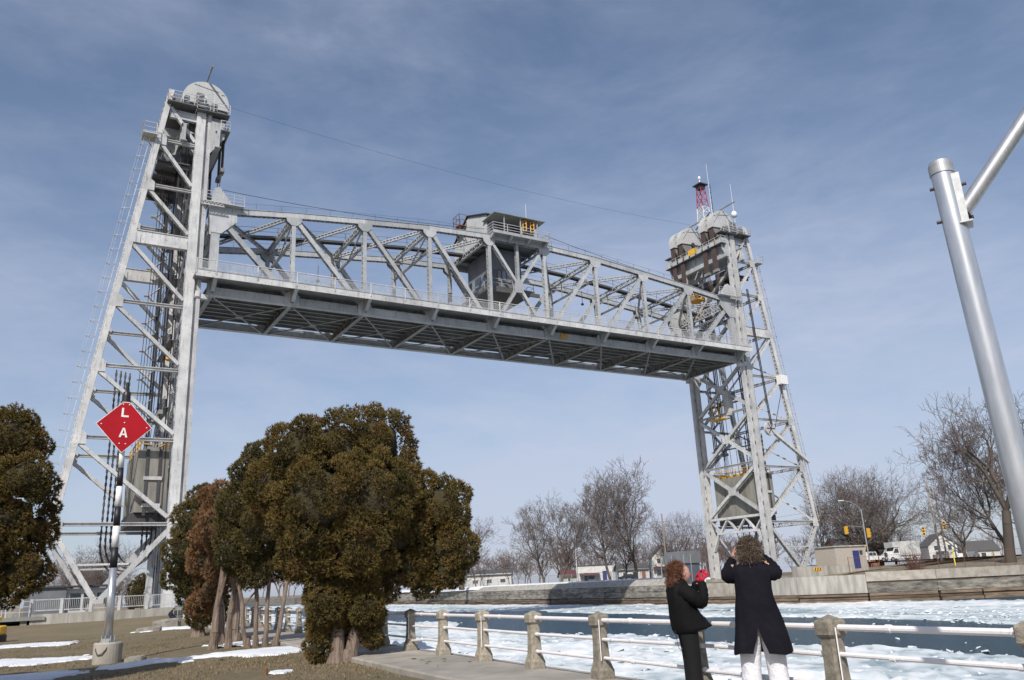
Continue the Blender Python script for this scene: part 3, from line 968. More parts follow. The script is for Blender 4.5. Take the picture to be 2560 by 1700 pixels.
# floor system
random.seed(4)
for i in range(10):
    x = NX[i]
    m_ = B()
    m_.box(x - 0.04, x + 0.04, 0.35, BW - 0.35, 29.62, 30.92)
    m_.box(x - 0.22, x + 0.22, 0.35, BW - 0.35, 29.56, 29.62)
    m_.box(x - 0.2, x + 0.2, 0.35, BW - 0.35, 30.9, 30.95)
    for k in range(1, 8):
        m_.box(x - 0.2, x + 0.2, k * 1.32 - 0.02, k * 1.32 + 0.02, 29.64, 30.2)
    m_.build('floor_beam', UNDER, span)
    # sidewalk bracket
    m_ = B()
    for o_ in (-0.15, 0.12):
        m_.prism([(-0.36, 29.75), (-0.36, 30.98), (-1.98, 30.98), (-1.98, 30.72), (-1.2, 30.2), (-0.8, 29.75)], 'x', x + o_, x + o_ + 0.03)
    for q0, q1 in (((-1.98, 30.72), (-1.2, 30.2)), ((-1.2, 30.2), (-0.8, 29.75))):
        m_.bar((x, q0[0], q0[1]), (x, q1[0], q1[1]), 0.36, 0.03, (1, 0, 0))
    m_.build('sidewalk_bracket', STEEL, span)
for i in range(9):
    x0, x1 = NX[i], NX[i + 1]
    for k in range(8):
        yk = 0.98 + k * 1.23
        m_ = B()
        m_.box(x0 + 0.08, x1 - 0.08, yk - 0.015, yk + 0.015, 30.36, 30.9)
        m_.box(x0 + 0.08, x1 - 0.08, yk - 0.11, yk + 0.11, 30.32, 30.36)
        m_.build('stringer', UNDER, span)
    m_ = B().box(x0 + 0.01, x1 - 0.01, 0.55, BW - 1.0, 30.97, 31.08)
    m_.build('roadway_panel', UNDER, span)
    m_ = B().box(x0 + 0.5, x1 - 0.5, 0.5, 0.53, 30.42, 30.95)
    for k in range(8):
        q = x0 + 0.9 + k * 0.85
        m_.prism([(0.5, 30.9), (0.12, 30.62), (0.12, 30.52), (0.5, 30.45)], 'x', q, q + 0.1)
    m_.build('kerb_plate', UNDER, span)
    # lateral bracing under the floor
    for (a, b) in (((x0 + 0.3, 0.3), (x1 - 0.3, BW - 0.3)), ((x0 + 0.3, BW - 0.3), (x1 - 0.3, 0.3))):
        m_ = B().bar((a[0], a[1], 29.50), (b[0], b[1], 29.50), 0.17, 0.05, (0, 1, 0))
        m_.bar((a[0], a[1], 29.56), (b[0], b[1], 29.56), 0.03, 0.10, (0, 1, 0))
        m_.build('floor_lateral', UNDER, span)
    m_ = B().prism([((x0 + x1) / 2 - 0.45, BW / 2), ((x0 + x1) / 2, BW / 2 - 0.4), ((x0 + x1) / 2 + 0.45, BW / 2), ((x0 + x1) / 2, BW / 2 + 0.4)], 'z', 29.45, 29.47)
    m_.build('lateral_plate', UNDER, span)
# sidewalk slab, fascia, railings
ex = [-1.85] + [NX[i] for i in range(1, 9)] + [71.3]
for i in range(9):
    m_ = B().box(ex[i] + 0.01, ex[i + 1] - 0.01, -1.99, 0.52, 30.99, 31.12)
    m_.build('sidewalk_panel', UNDER, span)
    m_ = B().box(ex[i] + 0.012, ex[i + 1] - 0.012, -2.08, -2.0, 30.70, 31.36)
    m_.box(ex[i] + 0.012, ex[i + 1] - 0.012, -2.14, -1.98, 31.36, 31.40)
    m_.build('fascia_plate', TOWER, span)
hx = [-1.8]
for i in range(9):
    hx += [(NX[i] + NX[i + 1]) / 2, NX[i + 1]]
hx[-1] = 71.2
hx.insert(1, 0.0)
for i in range(len(hx)):
    m_ = B().box(hx[i] - 0.05, hx[i] + 0.05, -2.14, -2.04, 31.0, 32.5)
    m_.build('railing_post', TOWER, span)
    if i == len(hx) - 1:
        break
    a, b = hx[i] + 0.06, hx[i + 1] - 0.06
    m_ = B()
    m_.bar((a, -2.09, 32.45), (b, -2.09, 32.45), 0.09, 0.07)
    m_.bar((a, -2.09, 32.22), (b, -2.09, 32.22), 0.05, 0.05)
    m_.bar((a, -2.09, 31.50), (b, -2.09, 31.50), 0.05, 0.05)
    nd = int((b - a) / 0.21)
    for k in range(-3, nd + 1):
        for sg in (1, -1):
            q0, q1 = k * 0.21, k * 0.21 + 0.70
            u0, u1 = 0.0, 1.0
            if q0 < 0:
                u0 = -q0 / 0.70; q0 = 0.0
            if q1 > b - a:
                u1 = 1 - (q1 - (b - a)) / 0.70; q1 = b - a
            if q1 - q0 < 0.05:
                continue
            z0, z1 = 31.52 + 0.68 * u0, 31.52 + 0.68 * u1
            if sg < 0:
                z0, z1 = 31.52 + 0.68 * (1 - u0), 31.52 + 0.68 * (1 - u1)
            m_.bar((a + q0, -2.09 + sg * 0.006, z0), (a + q1, -2.09 + sg * 0.006, z1), 0.01, 0.024)
    m_.build('lattice_panel', TOWER, span)
# top struts, sway frames, laterals
for i in range(10):
    x, z = NX[i], TZ[i]
    house = i in (4, 5)
    m_ = B().laced((x, 0.3, z - 0.15), (x, BW - 0.3, z - 0.15), (0, 0, 1), 0.62, 0.34, 0.05, 0.09, 0.62)
    m_.build('top_strut', STEEL, span)
    if house:
        continue
    m_ = B().ibeam((x, 0.25, z - 2.7), (x, BW - 0.25, z - 2.7), 0.26, 0.20, (1, 0, 0), 0.04)
    m_.build('sway_strut', STEEL, span)
    for a, b in ((0.25, BW / 2), (BW - 0.25, BW / 2)):
        m_ = B().bar((x, a, z - 0.5), (x, b, z - 2.6), 0.13, 0.10, (1, 0, 0))
        m_.build('sway_brace', STEEL, span)
    for a in (BW * 0.27, BW * 0.73):
        m_ = B().bar((x, a, z - 0.45), (x, a, z - 2.6), 0.10, 0.08, (1, 0, 0))
        m_.build('sway_hanger', STEEL, span)
for i in range(9):
    if i == 4:
        continue
    for a, b in ((0.3, BW - 0.3), (BW - 0.3, 0.3)):
        m_ = B().laced((NX[i] + 0.3, a, TZ[i] - 0.1), (NX[i + 1] - 0.3, b, TZ[i + 1] - 0.1 + (0.02 if a < 1 else -0.02)), (0, 0, 1), 0.40, 0.22, 0.04, 0.06, 0.45)
        m_.build('top_lateral', STEEL, span)
# catwalk along the middle at top chord level, with machinery line shaft
for i in range(9):
    if i == 4:
        continue
    m_ = B()
    q0, q1 = (NX[i], 6.7, TZ[i] + 0.25), (NX[i + 1], 6.7, TZ[i + 1] + 0.25)
    m_.bar(q0, q1, 0.9, 0.06, (0, 1, 0))
    m_.bar((q0[0], 6.3, q0[2] - 0.1), (q1[0], 6.3, q1[2] - 0.1), 0.06, 0.16, (0, 1, 0))
    m_.bar((q0[0], 7.1, q0[2] - 0.1), (q1[0], 7.1, q1[2] - 0.1), 0.06, 0.16, (0, 1, 0))
    m_.rail([(q0[0], 6.28, q0[2]), (q1[0], 6.28, q1[2])], 1.0, 2, 0.02, 2.6)
    m_.build('catwalk', GRATE, span)
# end portal lattice between the end posts
for x, d in ((0, 1), (70, -1)):
    m_ = B().laced((x, 0.3, 38.2), (x, BW - 0.3, 38.2), (0, 0, 1), 1.2, 0.4, 0.06, 0.10, 1.0, True)
    m_.build('portal_girder', STEEL, span)
    for a, b in ((0.3, 3.2), (BW - 0.3, BW - 3.2)):
        m_ = B().laced((x, a, 34.6), (x, b, 37.6), (1, 0, 0), 0.4, 0.35, 0.04, 0.07)
        m_.build('portal_knee', STEEL, span)
# hanging road lamps
for x, y_, i in ((6.5, 7.9, 0), (12.5, 6.5, 1), (26.5, 6.5, 3), (48, 5, 6), (57, 5, 7)):
    z = TZ[i] - 2.75
    m_ = B().bar((x, y_, z + 0.4), (x, y_, z - 1.3), 0.05, 0.05)
    m_.lathe([(0.04, z - 1.3), (0.17, z - 1.42), (0.22, z - 1.58), (0.1, z - 1.66)], x, y_, 8)
    m_.build('roadway_lamp', DARK, span)
m_ = B().box(43.4 - 2.9, 43.4 - 2.0, -0.37, -0.335, 29.66, 30.32)
tag(m_.build('marker_panel', mat('orange_panel', (0.55, 0.26, 0.05), (0.48, 0.22, 0.04)), span), 'orange square marker panel on the bottom chord')

# ------------------------------------------------------------------ machinery and operator house on the span
hs = bthing('operator_house', 'grey machinery and operator house set in the middle of the raised span', 'bridge house', (35, 5.3, 35))
m_ = B().box(31.9, 38.1, 1.2, 9.3, 35.55, 35.85)
for yk in (1.25, 9.15):
    m_.box(31.2, 38.8, yk - 0.1, yk + 0.1, 35.15, 35.6)
m_.build('lower_platform', GRATE, hs)
m_ = B().box(32.7, 36.9, 2.2, 8.4, 35.85, 41.2)
lw = m_.build('lower_wall', HOUSE, hs)
for k in range(6):
    m_ = B().box(32.85 + k * 0.64, 33.37 + k * 0.64, 2.15, 2.21, 36.95, 38.35)
    pn = m_.build('window', GLASSL if k in (1, 2, 3) else GLASS, hs)
    m_ = B()
    xa, xb = 32.85 + k * 0.64, 33.37 + k * 0.64
    for q in (xa - 0.05, xb):
        m_.box(q, q + 0.05, 2.11, 2.22, 36.9, 38.4)
    m_.box(xa, xb, 2.11, 2.2, 36.88, 36.95)
    m_.box(xa, xb, 2.11, 2.2, 38.35, 38.42)
    m_.build('frame', RUSTM if k % 2 else HOUSE, pn)
for k in range(7):
    m_ = B().box(32.64, 32.70, 2.6 + k * 0.8, 3.25 + k * 0.8, 36.95, 38.35)
    m_.build('window', GLASSL if k % 3 == 2 else GLASS, hs)
m_ = B().rail([(32.0, 1.3, 35.85), (38.0, 1.3, 35.85), (38.0, 9.2, 35.85)], 1.0, 2, 0.025, 1.5)
m_.rail([(32.0, 1.3, 35.85), (32.0, 9.2, 35.85)], 1.0, 2, 0.025, 1.5)
m_.build('platform_railing', STEEL, hs)
for yk in (3.0, 5.4, 7.8):
    m_ = B().ibeam((31.2, yk, 41.3), (38.8, yk, 41.3), 0.3, 0.5, (0, 1, 0), 0.05)
    m_.build('support_beam', HOUSE, hs)
m_ = B().box(31.2, 38.8, 0.45, 10.1, 41.56, 41.72)
m_.build('upper_floor', HOUSE, hs)
# upper house: gabled, pale corrugated end wall towards the left tower
gab = [(1.3, 41.72), (10.1, 41.72), (10.1, 44.2), (6.0, 46.75), (1.3, 45.1)]
m_ = B().prism(gab, 'x', 31.75, 31.85)
for k in range(44):
    yk = 1.35 + k * 0.2
    zt = 45.05 + (yk - 1.3) * 0.35 if yk < 6.0 else 46.7 - (yk - 6.0) * 0.62
    m_.prism([(31.75, yk), (31.69, yk + 0.05), (31.69, yk + 0.10), (31.75, yk + 0.15)], 'z', 41.75, zt - 0.05)
m_.build('end_wall', CORR, hs)
m_ = B().prism([(1.3, 41.72), (1.42, 41.72), (1.42, 45.1), (1.3, 45.05)], 'x', 31.86, 38.4)
m_.prism([(9.98, 41.72), (10.1, 41.72), (10.1, 44.2), (9.98, 44.2)], 'x', 31.86, 38.4)
m_.prism(gab, 'x', 38.4, 38.5)
m_.build('upper_wall', HOUSE, hs)
m_ = B()
m_.prism([(0.95, 45.0), (6.0, 46.78), (6.0, 46.9), (0.95, 45.12)], 'x', 31.5, 38.8)
m_.prism([(10.4, 44.05), (6.0, 46.78), (6.0, 46.9), (10.4, 44.17)], 'x', 31.5, 38.8)
m_.build('roof', DARK, hs)
for a, b, z0 in ((33.2, 34.4, 41.75), (35.3, 37.6, 42.9)):
    m_ = B().box(a, b, 1.24, 1.31, z0, 44.3)
    m_.build('door' if z0 < 42 else 'window', GLASS if z0 > 42 else DARK, hs)
# canopy over the lookout platform
m_ = B()
cz = 44.35
v = [(31.4, -1.3, cz), (38.6, -1.3, cz), (38.6, 1.9, cz), (31.4, 1.9, cz), (33.2, 0.5, cz + 0.75), (37.2, 0.5, cz + 0.75)]
m_.add(v, [(0, 1, 5, 4), (1, 2, 5), (2, 3, 4, 5), (3, 0, 4)])
m_.add([(x, y, z - 0.1) for x, y, z in v[:4]], [(0, 3, 2, 1)])
for q in range(4):
    a, b = v[q], v[(q + 1) % 4]
    m_.add([a, b, (b[0], b[1], b[2] - 0.1), (a[0], a[1], a[2] - 0.1)], [(0, 1, 2, 3)])
m_.build('canopy_roof', paint('canopy_green_grey', (0.20, 0.22, 0.20), (0.26, 0.27, 0.25), lo=0.7, hi=0.8), hs)
for xk in (32.9, 35.2, 37.6):
    m_ = B().box(xk - 0.06, xk + 0.06, -1.0, -0.88, 41.9, cz - 0.08)
    m_.build('canopy_post', STEEL, hs)
m_ = B().box(31.1, 39.1, -1.35, 0.45, 41.72, 41.86)
m_.box(31.1, 39.1, -1.40, -1.32, 41.55, 41.92)
lp = m_.build('lookout_platform', STEEL, hs)
for xk in (31.3, 33.8, 36.3, 38.8):
    m_ = B().prism([(-0.3, 41.1), (-0.3, 41.72), (-1.35, 41.72), (-1.35, 41.55), (-0.8, 41.2)], 'x', xk - 0.12, xk + 0.12)
    m_.build('platform_bracket', STEEL, hs)
m_ = B().rail([(31.1, 0.4, 41.86), (31.1, -1.33, 41.86), (39.1, -1.33, 41.86), (39.1, 0.4, 41.86)], 1.05, 3, 0.03, 1.8)
m_.build('lookout_railing', TOWER, hs)
m_ = B().box(30.6, 31.65, 6.4, 8.2, 45.6, 45.7)
for yk in (6.5, 8.1):
    m_.bar((30.65, yk, 45.6), (31.7, yk, 43.4), 0.08, 0.08)
m_.rail([(31.65, 8.15, 45.7), (30.65, 8.15, 45.7), (30.65, 6.45, 45.7), (31.65, 6.45, 45.7)], 1.5, 2, 0.03, 0.8)
m_.build('roof_landing', RUSTM, hs)
m_ = B()
for k in range(12):
    q = k / 12
    m_.box(29.5 + 2.4 * q - 0.15, 29.5 + 2.4 * q + 0.15, 4.6, 5.5, 32.2 + 3.4 * q, 32.24 + 3.4 * q)
for yk in (4.6, 5.5):
    m_.bar((29.4, yk, 32.1), (31.95, yk, 35.75), 0.06, 0.2, (0, 1, 0))
    m_.bar((29.4, yk, 33.1), (31.95, yk, 36.75), 0.04, 0.04, (0, 1, 0))
m_.build('stair', STEEL, hs)
m_ = B().tube((36.8, 0.2, 41.8), (36.8, 0.2, 47.0), 0.03, 0.02, 6)
tag(m_.build('whip_antenna', WHITE, loc=None), None)
wa = bpy.data.objects['whip_antenna']
wa.location = b2w(0, 0, 0); wa.rotation_euler = (0, 0, BANG)
tag(wa, 'thin white whip antenna above the operator house canopy', 'antenna')
def signal_head(name, label, base, lenses, body=YEL, h=1.25, w_=0.42, face=(0, -1), group=None, bridge=False, visor=True):
    """a three-light traffic head; face = direction the lamps look"""
    t_ = (bthing if bridge else thing)(name, label, 'traffic light', base, group)
    x, y, z = base
    fx_, fy_ = face
    sx, sy = -fy_, fx_
    def P(a, b, c): return (x + sx * a + fx_ * b, y + sy * a + fy_ * b, z + c)
    m_ = B()
    v = [P(a, b, c) for c in (0, h) for b in (-0.16, 0.16) for a in (-w_ / 2, w_ / 2)]
    m_.add(v, [(0, 2, 3, 1), (4, 5, 7, 6), (0, 1, 5, 4), (2, 6, 7, 3), (0, 4, 6, 2), (1, 3, 7, 5)])
    m_.build('housing', body, t_)
    for k, c in enumerate(lenses):
        zc = h * (0.83 - 0.33 * k)
        m_ = B().tube(P(0, 0.15, zc), P(0, 0.19, zc), w_ * 0.30, w_ * 0.30, 10)
        ln = m_.build('lens', c, t_)
        if visor:
            m_ = B()
            pts = [(math.cos(R(a)) * w_ * 0.36, math.sin(R(a)) * w_ * 0.36) for a in range(-20, 201, 22)]
            vv = [P(px, b, zc + pz) for b in (0.16, 0.40) for px, pz in pts]
            n_ = len(pts)
            m_.add(vv, [(i_, i_ + 1, n_ + i_ + 1, n_ + i_) for i_ in range(n_ - 1)])
            m_.build('visor', body, t_)
    return t_
LDARK = mat('dark_lens', (0.02, 0.02, 0.02), None, 0.2)
LRED = mat('dull_red_lens', (0.12, 0.015, 0.01), None, 0.25)
LGRN = mat('dull_green_lens', (0.01, 0.05, 0.03), None, 0.25)
signal_head('ship_signal', 'left of two yellow signal heads under the operator house canopy', (35.9, -0.75, 42.75), (LRED, LDARK, LGRN), h=1.35, w_=0.5, face=(-0.5, -0.87), group='yellow ship signals on the operator house', bridge=True)
signal_head('ship_signal', 'right of two yellow signal heads under the operator house canopy', (37.0, -0.75, 42.75), (LRED, LDARK, LGRN), h=1.35, w_=0.5, face=(-0.5, -0.87), group='yellow ship signals on the operator house', bridge=True)

# ------------------------------------------------------------------ towers
LV = [45.2, 40.1, 34.5, 28.0, 21.8, 15.3, 7.9]
def rearx(z): return -5.05 - (50.8 - z) * 0.1462
def tower(name, label, mir):
    fx = (lambda X: 69.9 - X) if mir else None
    bx = 69.9 + 5.5 if mir else -5.5
    t_ = bthing(name, label, 'bridge tower', (bx, BW / 2, 0.2))
    def put(m_, nm, mm=TOWER, par=None):
        return m_.build(nm, mm, par or t_, fx=fx)
    for y in (0.0, BW):
        m_ = B().batten((-2.05, y, 0.9), (-2.05, y, 51.0), (0, 1, 0), 0.66, 0.86, 1.6, 0.5)
        put(m_, 'column')
        m_ = B().box(-1.38, -1.02, y - 0.24, y + 0.24, 1.0, 50.2)
        m_.box(-1.62, -1.38, y - 0.05, y + 0.05, 1.0, 50.2)
        put(m_, 'guide_rail')
        m_ = B().laced((rearx(7.4), y, 7.4), (rearx(50.9), y, 50.9), (0, 1, 0), 0.52, 0.52, 0.05, 0.09, 0.6, True)
        put(m_, 'rear_leg')
        m_ = B()
        for z in LV[:2] + LV[3:]:
            pass
        for k, z in enumerate(LV):
            xr = rearx(z)
            if k == 2:
                m_ = B().box(xr + 0.25, -2.5, y - 0.22, y + 0.22, z - 0.6, z + 0.6)
                m_.box(xr + 0.2, -2.45, y - 0.3, y + 0.3, z + 0.6, z + 0.66)
                m_.box(xr + 0.2, -2.45, y - 0.3, y + 0.3, z - 0.66, z - 0.6)
                put(m_, 'plate_girder')
            else:
                m_ = B().ibeam((xr + 0.2, y, z), (-2.48, y, z), 0.34, 0.30, (0, 1, 0), 0.06)
                put(m_, 'strut')
            # gusset at the rear leg
            m_ = B()
            for o_ in (-0.29, 0.26):
                m_.prism([(xr - 0.35, z - 0.65), (xr + 0.75, z - 0.65), (xr + 0.75, z + 0.25), (xr + 0.2, z + 0.7), (xr - 0.1, z + 0.7)], 'y', y + o_, y + o_ + 0.03)
            put(m_, 'gusset_plate')
        dl = [(49.0, 45.6), (44.7, 40.7), (39.6, 35.5), (33.6, 28.7), (27.5, 22.4), (21.2, 15.9), (14.7, 8.5)]
        for za, zb in dl:
            m_ = B().laced((rearx(za) + 0.35, y, za), (-2.5, y, zb), (0, 1, 0), 0.36, 0.32, 0.05, 0.07, 0.45)
            put(m_, 'diagonal')
        # V legs meeting on one footing
        for a in ((rearx(7.6) + 0.1, 7.4), (-2.4, 7.3)):
            m_ = B().laced((a[0], y, a[1]), (-7.5 + (0.2 if a[0] > -7 else -0.2), y, 1.75), (0, 1, 0), 0.45, 0.40, 0.05, 0.08, 0.5)
            put(m_, 'foot_brace')
        m_ = B().bar((-9.3, y, 4.6), (-5.3, y, 4.6), 0.16, 0.16)
        put(m_, 'strut')
        m_ = B().prism([(-8.4, 0.2), (-6.6, 0.2), (-6.9, 1.45), (-8.1, 1.45)], 'y', y - 0.8, y + 0.8)
        put(m_, 'footing', CONC)
        m_ = B().box(-8.0, -7.0, y - 0.45, y + 0.45, 1.46, 1.8)
        put(m_, 'bearing')
        m_ = B().box(-3.2, -0.8, y - 1.0, y + 1.0, -0.6 if not mir else -1.25, 0.9)
        put(m_, 'pier', CONC)
    # canal-side bracing between the two columns
    FL = [8.9, 16.0, 23.4, 30.5, 37.6, 44.6]
    for k in range(5):
        z0, z1 = FL[k] + 0.35, FL[k + 1] - 0.35
        for a, b in ((0.35, BW - 0.35), (BW - 0.35, 0.35)):
            m_ = B().laced((-1.85 + (0.02 if a < 1 else -0.02), a, z0), (-1.85 + (0.02 if a < 1 else -0.02), b, z1), (1, 0, 0), 0.36, 0.40, 0.05, 0.08, 0.5, True)
            put(m_, 'cross_brace')
        m_ = B().box(-2.08, -2.04, BW / 2 - 0.75, BW / 2 + 0.75, (z0 + z1) / 2 - 0.55, (z0 + z1) / 2 + 0.55)
        m_.box(-1.66, -1.62, BW / 2 - 0.75, BW / 2 + 0.75, (z0 + z1) / 2 - 0.55, (z0 + z1) / 2 + 0.55)
        put(m_, 'gusset_plate')
        m_ = B().ibeam((-1.85, 0.35, FL[k + 1]), (-1.85, BW - 0.35, FL[k + 1]), 0.36, 0.26, (1, 0, 0), 0.05)
        put(m_, 'cross_strut')
    # portal truss and knees
    for z in (8.9, 6.95):
        m_ = B().box(-2.05, -1.6, 0.35 if z > 8 else 1.5, BW - 0.35 if z > 8 else BW - 1.5, z - 0.16, z + 0.16)
        put(m_, 'portal_chord')
    ys = [0.4, 2.0, 3.6, 5.28, 6.96, 8.56, BW - 0.4]
    for k in range(6):
        za, zb = (8.8, 7.0) if k % 2 == 0 else (7.0, 8.8)
        m_ = B().bar((-1.85, ys[k], za), (-1.85, ys[k + 1], zb), 0.36, 0.22, (1, 0, 0))
        put(m_, 'portal_web')
    for a, b in ((0.35, 1.6), (BW - 0.35, BW - 1.6)):
        m_ = B().bar((-1.85, a, 4.6), (-1.85, b, 6.9), 0.4, 0.3, (1, 0, 0))
        put(m_, 'portal_knee')
    # land-side bracing between the rear legs
    for k in range(6):
        za, zb = LV[k], LV[k + 1]
        m_ = B().laced((rearx(za), 0.3, za), (rearx(za), BW - 0.3, za), (0, 0, 1), 0.35, 0.3, 0.04, 0.06)
        put(m_, 'rear_strut')
        if k >= 2:
            m_ = B().bar((rearx(za), 0.3, za - 0.2), (rearx(zb), BW - 0.3, zb + 0.2), 0.22, 0.16, (1, 0, 0))
            put(m_, 'rear_brace')
            m_ = B().bar((rearx(za), BW - 0.3, za - 0.2), (rearx(zb), 0.3, zb + 0.2), 0.22, 0.16, (1, 0, 0))
            put(m_, 'rear_brace')
    m_ = B().laced((rearx(7.9), 0.3, 7.9), (rearx(7.9), BW - 0.3, 7.9), (0, 0, 1), 0.5, 0.4, 0.05, 0.08)
    put(m_, 'rear_strut')
    # head of the tower: girders, platforms, sheaves
    for xg in (-0.35, -3.6):
        m_ = B().box(xg - 0.14, xg + 0.14, -0.7, BW + 0.7, 45.4, 47.15)
        m_.box(xg - 0.3, xg + 0.3, -0.7, BW + 0.7, 47.15, 47.22)
        m_.box(xg - 0.3, xg + 0.3, -0.7, BW + 0.7, 45.33, 45.4)
        for k in range(12):
            m_.box(xg - 0.22, xg + 0.22, -0.3 + k, -0.26 + k, 45.42, 47.13)
        put(m_, 'head_girder', STEEL)
    for yk in (0.0, 3.9, 6.7, BW):
        m_ = B().ibeam((-5.0, yk, 48.3), (0.2, yk, 48.3), 0.4, 0.9, (0, 1, 0), 0.06)
        put(m_, 'sheave_girder', STEEL)
    for yk in (-0.3, BW + 0.3):
        m_ = B().prism([(-1.05, 44.6), (0.3, 46.6), (0.3, 48.3), (-1.05, 48.3)], 'y', yk - 0.05, yk + 0.05)
        put(m_, 'head_bracket', STEEL)
    m_ = B().box(-5.4, -2.6, -0.95, BW + 0.95, 49.22, 49.34)
    m_.box(-2.59, 0.6, -0.95, 0.35, 49.0, 49.1)
    m_.box(-2.59, 0.6, BW - 0.35, BW + 0.95, 49.0, 49.1)
    put(m_, 'head_platform', GRATE)
    m_ = B().rail([(-2.6, -0.93, 49.34), (-5.38, -0.93, 49.34), (-5.38, BW + 0.93, 49.34), (-2.6, BW + 0.93, 49.34)], 1.15, 3, 0.03, 1.2)
    m_.rail([(-2.6, -0.93, 49.1), (0.58, -0.93, 49.1)], 1.1, 3, 0.03, 1.1)
    m_.rail([(-2.9, -0.9, 49.34), (-1.0, -0.9, 50.1)], 1.1, 2, 0.03, 0.7)
    put(m_, 'head_railing')
    m_ = B().box(-0.2, 0.75, -0.8, BW + 0.8, 47.24, 47.32)
    put(m_, 'canal_side_walkway', GRATE)
    m_ = B().rail([(-0.2, -0.78, 47.32), (0.73, -0.78, 47.32), (0.73, BW + 0.78, 47.32)], 1.1, 3, 0.028, 1.2)
    for k in range(9):
        m_.box(0.71, 0.75, -0.7 + k * 1.35, 0.3 + k * 1.35, 47.34, 47.95)
    put(m_, 'walkway_railing')
    for y0 in (0.55, 2.35, 7.25, 9.05):
        yc = (y0 + 0.5, y0, y0 + 1.0)
        m_ = B()
        n_ = 24
        prof = [(-1.6 + 2.3 * math.cos(math.pi * k / n_), 50.95 + 2.3 * math.sin(math.pi * k / n_)) for k in range(n_ + 1)]
        prof = [(0.7, 50.3)] + prof + [(-3.9, 50.6)]
        m_.prism(prof, 'y', y0, y0 + 1.05)
        cv = put(m_, 'sheave_cover', COVER)
        m_ = B()
        for ang in (35, 80, 125):
            a, b = R(ang), R(ang - 75)
            m_.bar((-1.6 + 2.2 * math.cos(a), y0 - 0.03, 50.95 + 2.2 * math.sin(a)), (-1.6 + 1.9 * math.cos(b), y0 - 0.03, 50.95 + 1.9 * abs(math.sin(b))), 0.05, 0.09)
        m_.build('cover_rib', STEEL, cv, fx=fx)
        m_ = B()
        prof = [(-1.6 + 2.05 * math.cos(2 * math.pi * k / 28), 50.5 + 2.05 * math.sin(2 * math.pi * k / 28)) for k in range(28)]
        m_.prism(prof, 'y', y0 + 0.16, y0 + 0.88)
        sv = put(m_, 'sheave_wheel', UNDER)
        m_ = B().tube((-1.6, y0 - 0.12, 50.4), (-1.6, y0 + 1.15, 50.4), 0.35, 0.35, 12)
        m_.build('axle', DARK, sv, fx=fx)
        # ropes: flat bundles on the canal side, pairs of thin ropes on the counterweight side
        m_ = B()
        for k in range(6):
            yq = y0 + 0.18 + k * 0.14
            m_.bar((0.48, yq, 50.9), (0.48, yq, 43.7), 0.125, 0.12)
        put(m_, 'rope_bundle', ROPE)
        m_ = B().box(0.28, 0.68, y0 + 0.02, y0 + 1.02, 43.35, 43.75)
        put(m_, 'rope_clamp', UNDER)
        m_ = B()
        for k in range(4):
            m_.bar((0.44 + 0.03 * k, y0 + 0.25 + k * 0.18, 43.4), (0.2, y0 * 0.8 + 0.3 + k * 0.2, 40.6), 0.06, 0.06)
        put(m_, 'rope_tail', ROPE)
        m_ = B()
        for k in range(3):
            m_.bar((-3.62, y0 + 0.2 + k * 0.3, 50.6), (-3.62, y0 + 0.2 + k * 0.3, 18.2), 0.10, 0.11)
        put(m_, 'counterweight_rope', CABLE)
        m_ = B().box(-3.8, -3.44, y0 + 0.0, y0 + 1.0, 17.8, 18.2)
        put(m_, 'rope_clamp', UNDER)
        m_ = B()
        for k in range(7):
            m_.bar((-3.62, y0 + 0.15 + k * 0.12, 17.8), (-3.62 + (k % 3 - 1) * 0.25, y0 - 0.1 + k * 0.2, 14.75), 0.035, 0.035)
        put(m_, 'rope_fan', CABLE)
    m_ = B().bar((-0.2, 1.5, 53.9 - 0.7), (-3.4, 8.9, 53.2), 0.18, 0.14)
    m_.bar((-1.6, -2.2, 53.55), (-1.6, 10.4, 53.4), 0.16, 0.14)
    put(m_, 'cover_tie_beam', UNDER)
    random.seed(12)
    for xk, yk, a, b, h in ((-4.6, 0.2, 0.9, 0.8, 1.2), (-4.4, 2.0, 0.7, 1.2, 0.9), (-4.7, 5.0, 0.8, 1.5, 1.4), (-3.6, -0.5, 0.5, 0.5, 1.0), (-2.3, -0.55, 0.8, 0.5, 1.6), (-0.9, -0.5, 0.6, 0.4, 0.8), (-4.5, 8.6, 0.9, 1.0, 1.2)):
        m_ = B().box(xk - a / 2, xk + a / 2, yk - b / 2, yk + b / 2, 49.36, 49.36 + h)
        m_.tube((xk - a * 0.3, yk - b / 2 - 0.02, 49.36 + h * 0.6), (xk - a * 0.3, yk - b / 2 - 0.1, 49.36 + h * 0.6), 0.18, 0.18, 8)
        put(m_, 'machinery_cabinet', HOUSE)
    # caged ladder on the outside of the rear leg, with a small landing
    m_ = B()
    o0, o1 = Vector((rearx(8) - 0.75, -0.15, 8)), Vector((rearx(45) - 0.75, -0.15, 45))
    for dy in (0.0, 0.45):
        m_.bar(o0 + Vector((0, dy, 0)), o1 + Vector((0, dy, 0)), 0.05, 0.05, (0, 1, 0))
    nr = 74
    for k in range(nr):
        q = o0.lerp(o1, k / nr)
        m_.bar(q, q + Vector((0, 0.45, 0)), 0.03, 0.03)
    for k in range(13):
        q = o0.lerp(o1, k / 13)
        m_.bar(q, q + Vector((0.75, 0.1, 0)), 0.04, 0.04)
    ld = put(m_, 'ladder')
    m_ = B()
    for k in range(26):
        q = o0.lerp(o1, (k + 0.5) / 26)
        pr = None
        for a in range(0, 181, 30):
            e = q + Vector((-0.72 * math.sin(R(a)), 0.22 - 0.38 * math.cos(R(a)), 0))
            if pr is not None:
                m_.bar(pr, e, 0.03, 0.06, (0, 0, 1))
            pr = e
